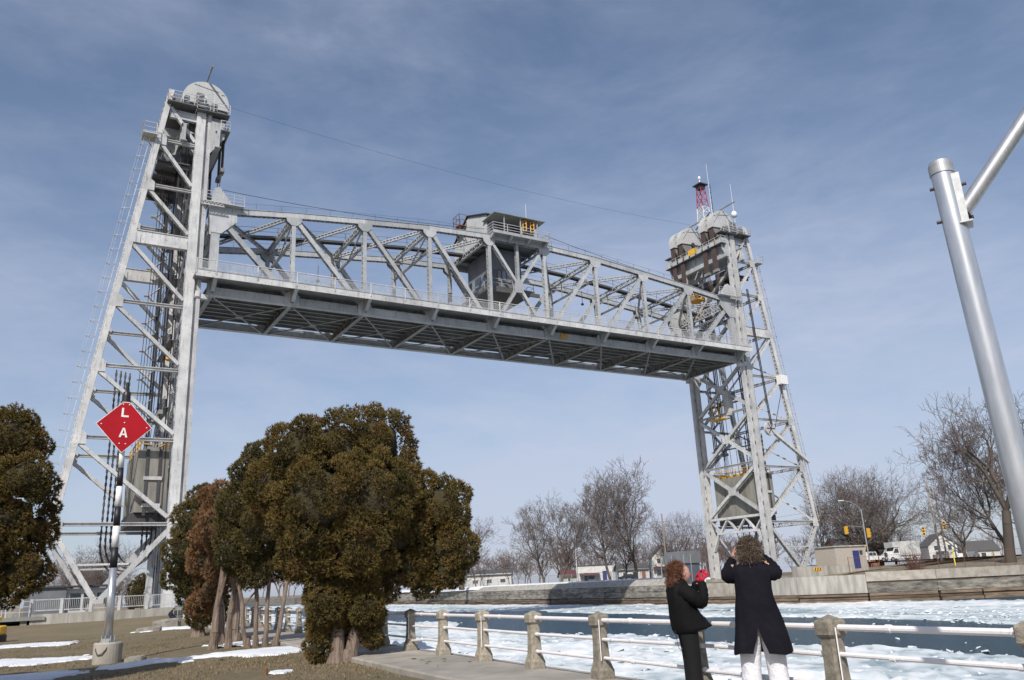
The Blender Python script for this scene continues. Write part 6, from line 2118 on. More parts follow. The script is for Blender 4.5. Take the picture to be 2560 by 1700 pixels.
# ---- vehicles
def wheel(L, u, v, r, t_):
    m_ = B().tube(L.P(u, v - 0.11, r), L.P(u, v + 0.11, r), r, r, 16)
    wh = m_.build('wheel', RUBBER, t_)
    B().tube(L.P(u, v - 0.125, r), L.P(u, v + 0.125, r), r * 0.55, r * 0.55, 12).build('rim', GALV, wh)
def vehicle(name, label, cat, x, y, z, rz, prof, glass, w_, paintm, wheels, r=0.36, extra=None, lights=()):
    t_ = thing(name, label, cat, (x, y, z))
    L = Loc(x, y, z, rz)
    m_ = B(); L.prism(m_, prof, -w_ / 2, w_ / 2); m_.build('body', paintm, t_)
    for poly in glass:
        for s_ in (-1, 1):
            m_ = B(); L.prism(m_, poly, s_ * (w_ / 2 + 0.006) - 0.004, s_ * (w_ / 2 + 0.006) + 0.004); m_.build('side_window', GLASS, t_)
    for u in wheels:
        for v in (-w_ / 2 + 0.06, w_ / 2 - 0.06):
            wheel(L, u, v, r, t_)
    if extra:
        extra(L, t_)
    return t_
def truck_extra(L, t_):
    m_ = B(); L.box(m_, -0.6, 3.6, -1.2, 1.2, 0.95, 3.35); m_.build('cargo_box', SIDING, t_)
    m_ = B(); L.box(m_, -1.9, -0.62, -1.1, 1.1, 2.35, 3.25); m_.build('cab_top_box', SIDING, t_)
    m_ = B(); L.prism(m_, [(-2.05, 1.35), (-1.5, 2.25), (-1.53, 2.27), (-2.08, 1.37)], -0.85, 0.85); m_.build('windscreen', GLASS, t_)
    m_ = B(); L.box(m_, -3.13, -3.08, -0.65, 0.65, 0.6, 1.0); m_.build('grille', DARK, t_)
    for v in (-0.78, 0.62):
        m_ = B(); L.box(m_, -3.13, -3.08, v, v + 0.18, 0.7, 0.95); m_.build('headlight', GLASSL, t_)
    m_ = B(); L.box(m_, -3.18, -3.05, -0.95, 0.95, 0.38, 0.55); m_.build('bumper', GALV, t_)
vehicle('box_truck', 'white box truck parked behind the right quay fence', 'truck', 66.2, 150, 2.3, 0.28,
        [(-3.05, 0.45), (3.6, 0.55), (3.6, 0.9), (-0.6, 0.9), (-0.6, 2.3), (-1.5, 2.3), (-2.1, 1.35), (-2.95, 1.2), (-3.05, 0.9)],
        [[(-1.9, 1.4), (-1.45, 2.15), (-0.75, 2.15), (-0.75, 1.4)]], 1.95, CARW, (-2.2, 2.4), 0.38, truck_extra)
def pick_extra(L, t_):
    m_ = B(); L.box(m_, 0.75, 2.6, -0.78, 0.78, 0.75, 1.06); m_.build('cargo_bed', DARK, t_)
    for v in (-0.85, 0.65):
        m_ = B(); L.box(m_, -2.73, -2.68, v, v + 0.2, 0.7, 0.9); m_.build('headlight', GLASSL, t_)
    m_ = B(); L.box(m_, -2.78, -2.66, -0.95, 0.95, 0.4, 0.56); m_.build('bumper', GALV, t_)
vehicle('pickup_truck', 'white pickup truck left of the box truck', 'pickup', 60.8, 149, 2.3, 0.2,
        [(-2.68, 0.42), (2.7, 0.42), (2.7, 1.05), (0.65, 1.05), (0.5, 1.75), (-0.75, 1.78), (-1.35, 1.12), (-2.6, 1.0), (-2.7, 0.8)],
        [[(-1.15, 1.14), (-0.7, 1.68), (-0.2, 1.68), (-0.2, 1.14)], [(-0.1, 1.14), (-0.1, 1.68), (0.4, 1.66), (0.5, 1.14)]], 1.9, CARW, (-1.8, 1.75), 0.38, pick_extra)
SUVP = [(-2.3, 0.4), (2.25, 0.4), (2.3, 1.0), (2.05, 1.65), (-0.6, 1.68), (-1.25, 1.1), (-2.2, 0.95)]
SUVW = [[(-1.0, 1.12), (-0.52, 1.58), (0.3, 1.58), (0.3, 1.12)], [(0.4, 1.12), (0.4, 1.58), (1.9, 1.55), (2.05, 1.12)]]
def car_extra(L, t_):
    m_ = B(); L.prism(m_, [(-1.24, 1.13), (-0.63, 1.65), (-0.65, 1.67), (-1.27, 1.15)], -0.72, 0.72); m_.build('windscreen', GLASS, t_)
    for v in (-0.8, 0.6):
        m_ = B(); L.box(m_, -2.32, -2.26, v, v + 0.2, 0.68, 0.84); m_.build('headlight', GLASSL, t_)
vehicle('minivan', 'grey van parked right of the utility pole', 'van', 84.5, 172, 2.3, 0.9, SUVP, SUVW, 1.8, CARG, (-1.45, 1.45), 0.34, car_extra)
vehicle('minivan', 'white van with lit headlights right of the grey van', 'van', 88.5, 172, 2.3, 1.1, SUVP, SUVW, 1.8, CARW, (-1.45, 1.45), 0.34, car_extra)
vehicle('parked_car', 'dark car at the right of the white van', 'car', 91.5, 174, 2.3, 0.8, [(-2.2, 0.35), (2.2, 0.35), (2.15, 0.9), (1.4, 1.0), (0.7, 1.4), (-0.6, 1.4), (-1.2, 0.95), (-2.15, 0.8)], [[(-0.9, 0.98), (-0.5, 1.32), (0.6, 1.32), (1.0, 0.98)]], 1.75, CARG, (-1.35, 1.35), 0.32)
vehicle('parked_car', 'small blue car far behind the bare trees on the far bank', 'car', 24.5, 200, 1.2, 0.2, [(-2.2, 0.35), (2.2, 0.35), (2.15, 0.9), (1.4, 1.0), (0.7, 1.4), (-0.6, 1.4), (-1.2, 0.95), (-2.15, 0.8)], [[(-0.9, 0.98), (-0.5, 1.32), (0.6, 1.32), (1.0, 0.98)]], 1.75, NAVY, (-1.35, 1.35), 0.32)
# ---- street furniture on the far bank
sl = thing('street_light', 'tall grey street light with curved arm behind the beige hut', 'street light', (56.8, 140, 1.9))
B().tube((56.8, 140, 1.5), (56.8, 140, 10.8), 0.13, 0.09, 10).build('pole', GALV, sl)
B().path([(56.8, 140, 10.7), (56.2, 140, 11.5), (55.2, 140, 12.1), (54.0, 140, 12.4)], 0.06, 7).build('arm', GALV, sl)
B().bar((54.1, 140, 12.4), (53.2, 140, 12.4), 0.35, 0.18).build('lamp_head', SIDING, sl)
B().path([(56.8, 140, 7.9), (55.0, 139.8, 8.15), (53.6, 139.6, 8.2)], 0.05, 6).build('signal_arm', GALV, sl)
signal_head('traffic_light', 'yellow traffic light hanging at the end of the street light arm', (53.6, 139.5, 6.9), (LRED, LDARK, LGRN), face=(0.85, 0.53), group='yellow traffic lights on the far street')
signal_head('traffic_light', 'yellow traffic light fixed to the street light pole', (57.25, 139.6, 6.2), (LRED, LDARK, LGRN), h=1.5, face=(0.85, 0.53), group='yellow traffic lights on the far street')
sg_ = thing('crossing_signal', 'small yellow crossing signal low on the street light pole', 'signal', (55.9, 139.6, 4.3))
B().box(55.7, 56.3, 139.4, 139.75, 4.3, 4.85).build('housing', YEL, sg_)
def upole(label, x, y, z0, z1, arms, r=0.16, mm=None):
    t_ = thing('utility_pole', label, 'utility pole', (x, y, z0), 'utility poles on the far bank')
    B().tube((x, y, z0 - 0.5), (x, y, z1), r, r * 0.75, 10).build('pole', mm or WOODP, t_)
    for z, a in arms:
        B().bar((x - a, y, z), (x + a, y, z), 0.1, 0.12).build('crossarm', WOODP, t_)
        m_ = B()
        for q in (-a * 0.85, a * 0.85):
            m_.tube((x + q, y, z + 0.06), (x + q, y, z + 0.3), 0.05, 0.04, 6)
        m_.build('insulator', SIDING, t_)
    return t_
upole('tall pale utility pole standing right of the box truck', 61.2, 125, 1.6, 13.4, (), 0.19, mat('pale_pole', (0.42, 0.39, 0.35), (0.34, 0.31, 0.28), 0.9))
upole('dark utility pole with crossarm behind the leaning bare tree', 70.5, 142, 1.8, 14.0, ((13.6, 1.3),))
upole('utility pole with crossarms left of the right tower', 29.0, 172, 1.2, 14.0, ((12.4, 0.9), (11.0, 0.9)))
upole('thin pale pole behind the white shop', 12.0, 190, 1.2, 10.5, ((10.3, 0.5),), 0.12, SIDING)
ta = thing('signal_mast', 'grey mast arm carrying two yellow signals at the right', 'signal mast', (66.0, 130, 1.9))
B().tube((66.0, 130, 1.6), (66.0, 130, 7.6), 0.12, 0.09, 8).build('pole', GALV, ta)
B().path([(66.0, 130, 7.4), (63.6, 130, 7.3), (61.4, 130, 6.6)], 0.055, 6).build('arm', GALV, ta)
signal_head('traffic_light', 'yellow traffic light beside the pale utility pole', (61.6, 129.7, 5.8), (LRED, LDARK, LDARK), face=(-0.42, -0.9), group='yellow traffic lights on the far street')
signal_head('traffic_light', 'rightmost yellow traffic light on the mast arm', (64.9, 129.7, 6.5), (LRED, LDARK, LDARK), face=(-0.42, -0.9), group='yellow traffic lights on the far street')
signal_head('traffic_light', 'grey backed traffic light between the two yellow ones', (64.1, 130.4, 6.4), (LDARK, LDARK, LDARK), body=GALV, face=(0.42, 0.9), visor=False, group='grey backed signals on the far street')
hy = thing('marker_post', 'slim yellow marker post on the right quay beside the utility pole', 'post', (54.5, 108, 0.9))
B().tube((54.5, 108, 0.8), (54.5, 108, 3.1), 0.07, 0.07, 8).build('post', mat('bright_yellow', (0.78, 0.62, 0.05)), hy)
for lab, pts in (('upper wire running from the pale utility pole to the trees', [(61.2, 125, 12.9), (35, 190, 12.4)]), ('lower wire running from the pale utility pole to the trees', [(61.2, 125, 12.1), (35, 190, 11.4)])):
    a, b = Vector(pts[0]), Vector(pts[1])
    m_ = B(); pr = a
    for k in range(1, 13):
        q = a.lerp(b, k / 12); q.z -= 1.4 * 4 * (k / 12) * (1 - k / 12)
        m_.tube(pr, q, 0.02, 0.02, 4); pr = q
    tag(m_.build('power_line', CABLE, loc=tuple(a)), lab, 'wire')
# dark site building and fence posts left of the right tower
db = bthing('control_cabin', 'dark grey steel cabin at the foot of the right tower', 'cabin', (69.5, 14.5, 0.5))
B().box(68.2, 70.8, 12.6, 16.6, 0.3, 3.2).build('lower_wall', mat('dark_blue_grey', (0.07, 0.09, 0.12), (0.10, 0.12, 0.15), 0.5), db)
B().box(68.0, 71.0, 12.4, 16.8, 3.22, 4.9).build('upper_wall', HOUSE, db)
for k in range(3):
    B().box(68.16, 68.195, 12.9 + k * 1.25, 13.8 + k * 1.25, 1.6, 2.9).build('window', GLASS, db)
m_ = B()
for yk in (10.8, 12.2, 14.8, 17.2):
    m_ = B().tube((67.6, yk, 0.5), (67.6, yk, 4.4), 0.05, 0.05, 6)
    o = m_.build('fence_post', GALV, db)
# seated person is with the other people
# ================================================================== people
def skin_mesh(name, verts, edges, sub=2, root=0):
    """verts: (x, y, z, r) ; grows a tapered continuous surface with the Skin modifier"""
    me = bpy.data.meshes.new(name)
    me.from_pydata([v[:3] for v in verts], edges, [])
    o = bpy.data.objects.new(name, me)
    COL.objects.link(o)
    sk = o.modifiers.new('skin', 'SKIN')
    sk.use_smooth_shade = True
    for i, v in enumerate(verts):
        r = v[3]
        me.skin_vertices[0].data[i].radius = r if isinstance(r, tuple) else (r, r)
        me.skin_vertices[0].data[i].use_root = (i == root)
    ss_ = o.modifiers.new('sub', 'SUBSURF')
    ss_.levels = sub
    ss_.render_levels = sub
    dg = bpy.context.evaluated_depsgraph_get()
    me2 = bpy.data.meshes.new_from_object(o.evaluated_get(dg))
    bpy.data.objects.remove(o)
    bpy.data.meshes.remove(me)
    me2.name = name
    for p_ in me2.polygons:
        p_.use_smooth = True
    return me2
def addmesh(name, me, m, parent):
    off = OFF.get(parent.name, (0, 0, 0))
    me.transform(Matrix.Translation((-off[0], -off[1], -off[2])))
    me.materials.clear()
    me.materials.append(m)
    o = bpy.data.objects.new(name, me)
    COL.objects.link(o)
    o.parent = parent
    OFF[o.name] = off
    return o
class Fr:
    """body frame: a to the person's right, f forward"""
    def __init__(s, x, y, z, face):
        s.o = Vector((x, y, z)); s.f = Vector((face[0], face[1], 0)).normalized(); s.a = Vector((s.f.y, -s.f.x, 0))
    def P(s, a, f, z): return s.o + s.a * a + s.f * f + Vector((0, 0, z))
    def V(s, a, f, z, r): return (*s.P(a, f, z), r)
def hand(fr, wrist, fwd, palm_n, side, m, parent, name='hand', sc_=1.0, curl=0.8):
    """palm, four curled fingers of unequal length and a thumb leaving the side of the palm"""
    w_ = Vector(wrist); d = Vector(fwd).normalized(); n_ = Vector(palm_n); n_ = (n_ - d * n_.dot(d)).normalized()
    s_ = d.cross(n_) * side
    vs = [(*w_, 0.024 * sc_), (*(w_ + d * 0.035 * sc_), (0.030 * sc_, 0.018 * sc_)), (*(w_ + d * 0.075 * sc_), (0.034 * sc_, 0.016 * sc_))]
    es = [(0, 1), (1, 2)]
    for k, (off_, L) in enumerate(((-0.030, 0.068), (-0.010, 0.078), (0.011, 0.073), (0.030, 0.056))):
        b0 = w_ + d * 0.085 * sc_ + s_ * off_ * sc_
        p1 = b0 + (d * math.cos(curl * .5) + n_ * math.sin(curl * .5)) * L * 0.45 * sc_
        p2 = p1 + (d * math.cos(curl * 1.3) + n_ * math.sin(curl * 1.3)) * L * 0.33 * sc_
        p3 = p2 + (d * math.cos(curl * 2.0) + n_ * math.sin(curl * 2.0)) * L * 0.26 * sc_
        i = len(vs)
        vs += [(*b0, 0.0095 * sc_), (*p1, 0.009 * sc_), (*p2, 0.0085 * sc_), (*p3, 0.0075 * sc_)]
        es += [(2, i), (i, i + 1), (i + 1, i + 2), (i + 2, i + 3)]
    t0 = w_ + d * 0.035 * sc_ - s_ * 0.032 * sc_
    t1 = t0 + (d * 0.6 - s_ * 0.5 + n_ * 0.45).normalized() * 0.036 * sc_
    t2 = t1 + (d * 0.85 - s_ * 0.05 + n_ * 0.5).normalized() * 0.030 * sc_
    i = len(vs)
    vs += [(*t0, 0.012 * sc_), (*t1, 0.0105 * sc_), (*t2, 0.0085 * sc_)]
    es += [(1, i), (i, i + 1), (i + 1, i + 2)]
    return addmesh(name, skin_mesh(name, vs, es, 1), m, parent)
def head(fr, c, r, m, parent, look_up=0.0):
    """skull with brow, eye sockets, nose, lips, chin and ears; faces fr.f"""
    mb = MB()
    n1, n2 = 24, 18
    vs = []
    for i in range(n2 + 1):
        th = math.pi * i / n2
        for j in range(n1):
            ph = 2 * math.pi * j / n1
            x, y, z = math.sin(th) * math.cos(ph), math.sin(th) * math.sin(ph), math.cos(th)   # y = forward
            X_, Y_, Z_ = x * 0.76, y * 0.96, z * 1.18
            front = max(0, y)
            Y_ += front ** 6 * 0.06
            if z < -0.3:
                k = (-0.3 - z)
                X_ *= 1 - 0.42 * k
                Y_ += 0.10 * k * (1 if y > 0 else -0.1)
            g = math.exp(-((x / 0.13) ** 2 + ((z + 0.18) / 0.20) ** 2)) * (y > 0)      # nose
            Y_ += 0.24 * g
            for sgn in (-1, 1):                                                        # eye sockets
                Y_ -= 0.10 * math.exp(-(((x - sgn * 0.32) / 0.16) ** 2 + ((z - 0.06) / 0.11) ** 2)) * (y > 0)
            Y_ += 0.07 * math.exp(-((x / 0.22) ** 2 + ((z + 0.52) / 0.07) ** 2)) * (y > 0)   # lips
            Y_ += 0.10 * math.exp(-((x / 0.25) ** 2 + ((z + 0.86) / 0.12) ** 2)) * (y > 0)   # chin
            cy_, sy_ = math.cos(look_up), math.sin(look_up)
            Y2, Z2 = Y_ * cy_ - Z_ * sy_, Y_ * sy_ + Z_ * cy_
            vs.append(tuple(Vector(c) + fr.a * (X_ * r) + fr.f * (Y2 * r) + Vector((0, 0, Z2 * r))))
    fs = []
    for i in range(n2):
        for j in range(n1):
            fs.append((i * n1 + j, i * n1 + (j + 1) % n1, (i + 1) * n1 + (j + 1) % n1, (i + 1) * n1 + j))
    mb.add(vs, fs)
    hd = mb.build('head', m, parent, smooth=True)
    def Q(a, f, z):
        cy_, sy_ = math.cos(look_up), math.sin(look_up)
        return Vector(c) + fr.a * (a * r) + fr.f * ((f * cy_ - z * sy_) * r) + Vector((0, 0, (f * sy_ + z * cy_) * r))
    for sgn in (-1, 1):
        e = B().lathe([(0.001, -0.055), (0.05, -0.03), (0.055, 0.0), (0.05, 0.03), (0.001, 0.055)], 0, 0, 8)
        vv = [Q(sgn * 0.27 + x * 1.6 * 1.0, 0.80 + y, 0.07 + z * 1.3) for x, y, z in e.v]
        B().add(vv, e.f).build('eye', WHITE, hd, smooth=True)
        B().tube(Q(sgn * 0.27, 0.855, 0.07), Q(sgn * 0.27, 0.875, 0.07), 0.05 * r, 0.05 * r, 8).build('pupil', DARK, hd)
        B().bar(Q(sgn * 0.14, 0.93, 0.24), Q(sgn * 0.42, 0.80, 0.25), 0.05 * r, 0.06 * r).build('eyebrow', HAIRB, hd)
        ear = B().tube(Q(sgn * 0.74, -0.02, -0.05), Q(sgn * 0.84, -0.10, -0.03), 0.20 * r, 0.17 * r, 10)
        ear.build('ear', m, hd)
    B().bar(Q(-0.2, 0.975, -0.60), Q(0.2, 0.975, -0.60), 0.06 * r, 0.09 * r).build('mouth', LIPS, hd)
    return hd
def frizz(name, c, rad, m, parent, n, length, seed, drop=0.25, keep=None, core=0.82):
    """curly hair: a knotted core under many kinked strands"""
    rs_ = np.random.RandomState(seed)
    c = np.array(c); rad = np.array(rad)
    VV, FF = [], []
    # core
    n1, n2 = 20, 14
    for i in range(n2 + 1):
        th = math.pi * i / n2
        for j in range(n1):
            ph = 2 * math.pi * j / n1
            d = np.array([math.sin(th) * math.cos(ph), math.sin(th) * math.sin(ph), math.cos(th)])
            k = core * (0.86 + 0.22 * float(fbm(np.array([d[0] * 2.4 + seed + d[2]]), np.array([d[1] * 2.4 - d[2] * 1.3]), 3)[0]))
            if keep is not None and not keep(d):
                k *= 0.30
            VV.append(c + d * rad * k)
    for i in range(n2):
        for j in range(n1):
            FF.append((i * n1 + j, i * n1 + (j + 1) % n1, (i + 1) * n1 + (j + 1) % n1, (i + 1) * n1 + j))
    for q in range(n):
        d = rs_.normal(0, 1, 3); d /= np.linalg.norm(d)
        if keep is not None and not keep(d):
            continue
        p = c + d * rad * rs_.uniform(core * 0.8, 1.0)
        v = d * 0.8 + rs_.normal(0, 0.5, 3)
        w_ = rs_.normal(0, 1, 3)
        st = length * rs_.uniform(0.5, 1.3) / 5
        wd = rs_.uniform(0.0010, 0.0024)
        prev = None
        for s_ in range(6):
            v = v + rs_.normal(0, 0.75, 3) + np.array([0, 0, -drop])
            v /= np.linalg.norm(v)
            sd_ = np.cross(v, w_); sd_ /= np.linalg.norm(sd_) + 1e-9
            i = len(VV)
            VV += [p - sd_ * wd, p + sd_ * wd]
            if prev is not None:
                FF.append((prev, prev + 1, i + 1, i))
            prev = i
            p = p + v * st
    mb = MB(); mb.add([tuple(v) for v in VV], FF)
    return mb.build(name, m, parent)
def loft(rings, closed=True):
    mb = MB()
    n_ = len(rings[0])
    vs = [v for r in rings for v in r]
    fs = []
    for k in range(len(rings) - 1):
        for i in range(n_ if closed else n_ - 1):
            j = (i + 1) % n_
            fs.append((k * n_ + i, k * n_ + j, (k + 1) * n_ + j, (k + 1) * n_ + i))
    mb.add(vs, fs)
    return mb
def sleeve(fr, pts, radii, n=14, seed=0):
    """tapered sleeve along pts with folds at the elbow"""
    rs_ = random.Random(seed)
    P = [Vector(p) for p in pts]
    # resample smoothly
    out_, rr = [], []
    for i in range(len(P) - 1):
        for k in range(7):
            t = k / 7
            p0 = P[max(0, i - 1)]; p1 = P[i]; p2 = P[i + 1]; p3 = P[min(len(P) - 1, i + 2)]
            q = 0.5 * ((2 * p1) + (p2 - p0) * t + (2 * p0 - 5 * p1 + 4 * p2 - p3) * t * t + (3 * p1 - p0 - 3 * p2 + p3) * t ** 3)
            out_.append(q); rr.append(radii[i] * (1 - t) + radii[i + 1] * t)
    out_.append(P[-1]); rr.append(radii[-1])
    rings = []
    for i, q in enumerate(out_):
        d = (out_[min(i + 1, len(out_) - 1)] - out_[max(i - 1, 0)]).normalized()
        b = d.cross(Vector((0.2, 0.3, 0.93))).normalized(); c = d.cross(b)
        ring = []
        for j in range(n):
            t = 2 * math.pi * j / n
            k = rr[i] * (1 + 0.07 * math.sin(i * 1.9 + math.sin(t * 2 + seed) * 2.2) + rs_.uniform(-.02, .02))
            ring.append(q + b * (k * math.cos(t)) + c * (k * math.sin(t)))
        rings.append(ring)
    # close both ends
    for idx in (0, -1):
        cen = sum((Vector(v) for v in rings[idx]), Vector()) / n
        cap = [cen.lerp(v, 0.02) for v in rings[idx]]
        rings = [cap] + rings if idx == 0 else rings + [cap]
    return loft(rings)
# ---- person from behind, long dark coat, taking a picture
M1 = Fr(2.50, 9.38, 0.0, (0.26, 0.966))
man = thing('person', 'person in a long dark coat and white trousers seen from behind taking a picture', 'person', tuple(M1.o))
V_ = [M1.V(0, 0, 0.93, (0.15, 0.11)), M1.V(0, 0, 1.12, (0.15, 0.11)), M1.V(0, 0.0, 1.36, (0.17, 0.11)), M1.V(0, 0.01, 1.49, (0.08, 0.07)), M1.V(0, 0.03, 1.57, 0.055),
      M1.V(-0.15, 0.0, 1.42, 0.055), M1.V(-0.255, 0.10, 1.385, 0.04), M1.V(-0.18, 0.24, 1.58, 0.03), M1.V(0.15, 0.0, 1.42, 0.055), M1.V(0.25, 0.10, 1.40, 0.04), M1.V(0.13, 0.24, 1.58, 0.03),
      M1.V(-0.14, 0, 0.86, 0.095), M1.V(-0.15, 0.02, 0.49, 0.065), M1.V(-0.15, -0.02, 0.10, 0.045), M1.V(-0.16, 0.13, 0.045, 0.04),
      M1.V(0.14, 0, 0.86, 0.095), M1.V(0.16, 0.02, 0.49, 0.065), M1.V(0.17, -0.02, 0.10, 0.045), M1.V(0.19, 0.13, 0.045, 0.04)]
E_ = [(0, 1), (1, 2), (2, 3), (3, 4), (2, 5), (5, 6), (6, 7), (2, 8), (8, 9), (9, 10), (0, 11), (11, 12), (12, 13), (13, 14), (0, 15), (15, 16), (16, 17), (17, 18)]
addmesh('body', skin_mesh('body', V_, E_, 2), SKIN, man)
head(M1, M1.P(0, 0.05, 1.66), 0.105, SKIN, man, 0.15)
hc = M1.P(0.0, 0.02, 1.665)
frizz('hair', tuple(hc), (0.114, 0.114, 0.130), HAIRA, man, 5200, 0.075, 3, 0.22, core=0.84, keep=lambda d: d[1] < 0.75)
frizz('hair', tuple(M1.P(0.0, -0.03, 1.585)), (0.105, 0.085, 0.08), HAIRA, man, 1800, 0.085, 5, 0.5, core=0.8)
# coat: open ring at the back below the vent
def coat_rings(fr, rows, vent_z, n=40, seed=1, lean=0.0):
    """rows: (z, half width left, half width right, half depth, centre a, centre f, back-gap) ; ring starts and ends at back centre"""
    rings = []
    for (z, wl, wr, dp, ca, cf, gap) in rows:
        ring = []
        for j in range(n):
            t = j / (n - 1)
            ang = -math.pi / 2 + 2 * math.pi * t         # back centre, round by the right
            ca_, sa_ = math.cos(ang), math.sin(ang)
            e = 0.72
            x = math.copysign(abs(ca_) ** e, ca_) * (wr if ca_ > 0 else wl)
            y = math.copysign(abs(sa_) ** e, sa_) * dp
            edge = min(t, 1 - t)
            if gap > 0 and edge < 0.14:
                x += (1 if t < 0.5 else -1) * gap * (1 - edge / 0.14)
            fold = 0.010 * math.sin(ang * 5 + seed) * max(0, 1.15 - z) + 0.005 * math.sin(ang * 11 + z * 9 + seed)
            k = 1 + fold / max(wl, 0.1)
            ring.append(fr.P(ca + x * k, cf + y * k, z + 0.012 * math.sin(ang * 3 + 1) * (z < 0.7)))
        rings.append(ring)
    return rings
rows = [(1.545, 0.060, 0.060, 0.062, 0, 0.0, 0), (1.535, 0.085, 0.085, 0.085, 0, 0.0, 0), (1.50, 0.13, 0.13, 0.10, 0, 0.0, 0), (1.47, 0.175, 0.175, 0.12, 0, 0.0, 0), (1.42, 0.195, 0.195, 0.135, 0, 0.0, 0), (1.34, 0.195, 0.195, 0.145, 0, 0, 0), (1.24, 0.192, 0.192, 0.145, 0, 0, 0),
        (1.15, 0.195, 0.20, 0.15, 0, 0, 0), (1.08, 0.212, 0.22, 0.155, 0, 0, 0), (1.0, 0.222, 0.24, 0.165, 0, 0, 0), (0.92, 0.232, 0.262, 0.175, 0.0, 0, 0), (0.85, 0.242, 0.278, 0.185, 0, 0, 0.0), (0.80, 0.250, 0.288, 0.19, 0, 0, 0.012), (0.72, 0.262, 0.300, 0.198, 0, 0, 0.032), (0.66, 0.274, 0.312, 0.205, 0, 0, 0.055), (0.60, 0.284, 0.322, 0.21, 0, 0, 0.075), (0.585, 0.286, 0.324, 0.21, 0, 0, 0.077)]
ct_ = loft(coat_rings(M1, rows, 0.85), closed=False)
for s_ in (sleeve(M1, [M1.P(-0.12, 0.0, 1.42), M1.P(-0.20, 0.04, 1.385), M1.P(-0.265, 0.10, 1.385), M1.P(-0.235, 0.19, 1.48), M1.P(-0.185, 0.23, 1.565)], [0.090, 0.082, 0.066, 0.058, 0.046], seed=2),
           sleeve(M1, [M1.P(0.12, 0.0, 1.42), M1.P(0.20, 0.04, 1.395), M1.P(0.262, 0.10, 1.40), M1.P(0.215, 0.19, 1.49), M1.P(0.135, 0.23, 1.57)], [0.090, 0.082, 0.066, 0.058, 0.046], seed=5)):
    ct_.add(s_.v, s_.f)
co = ct_.build('coat', COATM, man, smooth=True)
cl = loft([[M1.P(math.cos(2 * math.pi * j / 24) * r_, 0.0 + math.sin(2 * math.pi * j / 24) * r_ * 0.95, z + 0.012 * math.sin(2 * math.pi * j / 24)) for j in range(24)] for z, r_ in ((1.50, 0.135), (1.53, 0.115), (1.575, 0.098), (1.58, 0.09), (1.55, 0.088))])
cl.build('collar', COATM, co, smooth=True)
tw = None
for sgn, a_ in ((-1, -0.095), (1, 0.125)):
    rings = []
    for z, r_, ff in ((0.95, 0.135, -0.01), (0.72, 0.122, 0.0), (0.55, 0.108, 0.01), (0.42, 0.102, 0.01), (0.25, 0.104, 0.0), (0.10, 0.108, -0.005), (0.04, 0.11, 0.0)):
        rings.append([M1.P(a_ + sgn * 0.05 * (0.9 - z) + math.cos(2 * math.pi * j / 20) * r_ * (1 + 0.05 * math.sin(z * 40 + j)), ff + math.sin(2 * math.pi * j / 20) * r_ * 1.02, z + 0.008 * math.sin(j * 1.3)) for j in range(20)])
    lf = loft(rings)
    tr_ = lf.build('trouser_leg', TROUSW, man, smooth=True)
    sh_ = B()
    q = M1.P(a_ + sgn * 0.03, 0.06, 0.0)
    rg2 = []
    for k, (ff, hw_, hh_) in enumerate(((-0.12, 0.03, 0.05), (-0.10, 0.045, 0.075), (0.02, 0.05, 0.085), (0.12, 0.055, 0.06), (0.19, 0.035, 0.04), (0.205, 0.01, 0.02))):
        rg2.append([M1.P(a_ + sgn * 0.03 + math.cos(2 * math.pi * j / 12) * hw_, ff, max(0.004, hh_ / 2 + 0.004 + math.sin(2 * math.pi * j / 12) * hh_ / 2)) for j in range(12)])
    loft(rg2).build('shoe', SIDING, man, smooth=True)
hand(M1, M1.P(-0.178, 0.225, 1.575), (0.25, 0.25, 0.75), M1.a, 1, SKIN, man, 'hand', 1.05, 0.75)
hand(M1, M1.P(0.13, 0.235, 1.58), (-0.25, 0.25, 0.7), -M1.a, -1, SKIN, man, 'hand', 1.05, 0.75)
cm = thing('camera_body', 'small black camera held at the face of the person in the long coat', 'camera', tuple(M1.P(-0.03, 0.24, 1.66)))
m_ = B()
m_.bar(M1.P(-0.12, 0.235, 1.69), M1.P(0.06, 0.235, 1.69), 0.05, 0.085, M1.f)
m_.build('body', BLACK, cm)
B().tube(M1.P(-0.03, 0.26, 1.69), M1.P(-0.03, 0.34, 1.70), 0.032, 0.030, 14).build('lens', DARK, cm)
# ---- person in profile, short flared jacket, red gloves
F1 = Fr(1.88, 10.5, 0.0, (0.985, 0.17))
wo = thing('person', 'person with curly auburn hair, black jacket and red gloves facing right at the railing', 'person', tuple(F1.o))
V_ = [F1.V(0, 0.06, 0.84, (0.08, 0.07)), F1.V(0, 0.03, 1.0, (0.09, 0.08)), F1.V(0, 0.0, 1.20, (0.11, 0.08)), F1.V(0, 0.01, 1.31, (0.06, 0.06)), F1.V(0, 0.04, 1.38, 0.045),
      F1.V(0.16, 0.02, 1.25, 0.055), F1.V(0.18, 0.20, 1.12, 0.042), F1.V(0.09, 0.28, 1.33, 0.032), F1.V(-0.16, 0.02, 1.25, 0.055), F1.V(-0.18, 0.19, 1.11, 0.042), F1.V(-0.08, 0.29, 1.32, 0.032),
      F1.V(0.085, 0.06, 0.75, 0.06), F1.V(0.085, 0.07, 0.43, 0.05), F1.V(0.09, 0.06, 0.09, 0.04), F1.V(0.09, 0.19, 0.04, 0.035), F1.V(-0.085, 0.09, 0.75, 0.06), F1.V(-0.085, 0.10, 0.43, 0.05), F1.V(-0.09, 0.10, 0.09, 0.04), F1.V(-0.09, 0.22, 0.04, 0.035)]
addmesh('body', skin_mesh('body', V_, E_, 2), SKIN, wo)
head(F1, F1.P(0, 0.075, 1.435), 0.098, SKIN, wo, 0.10)
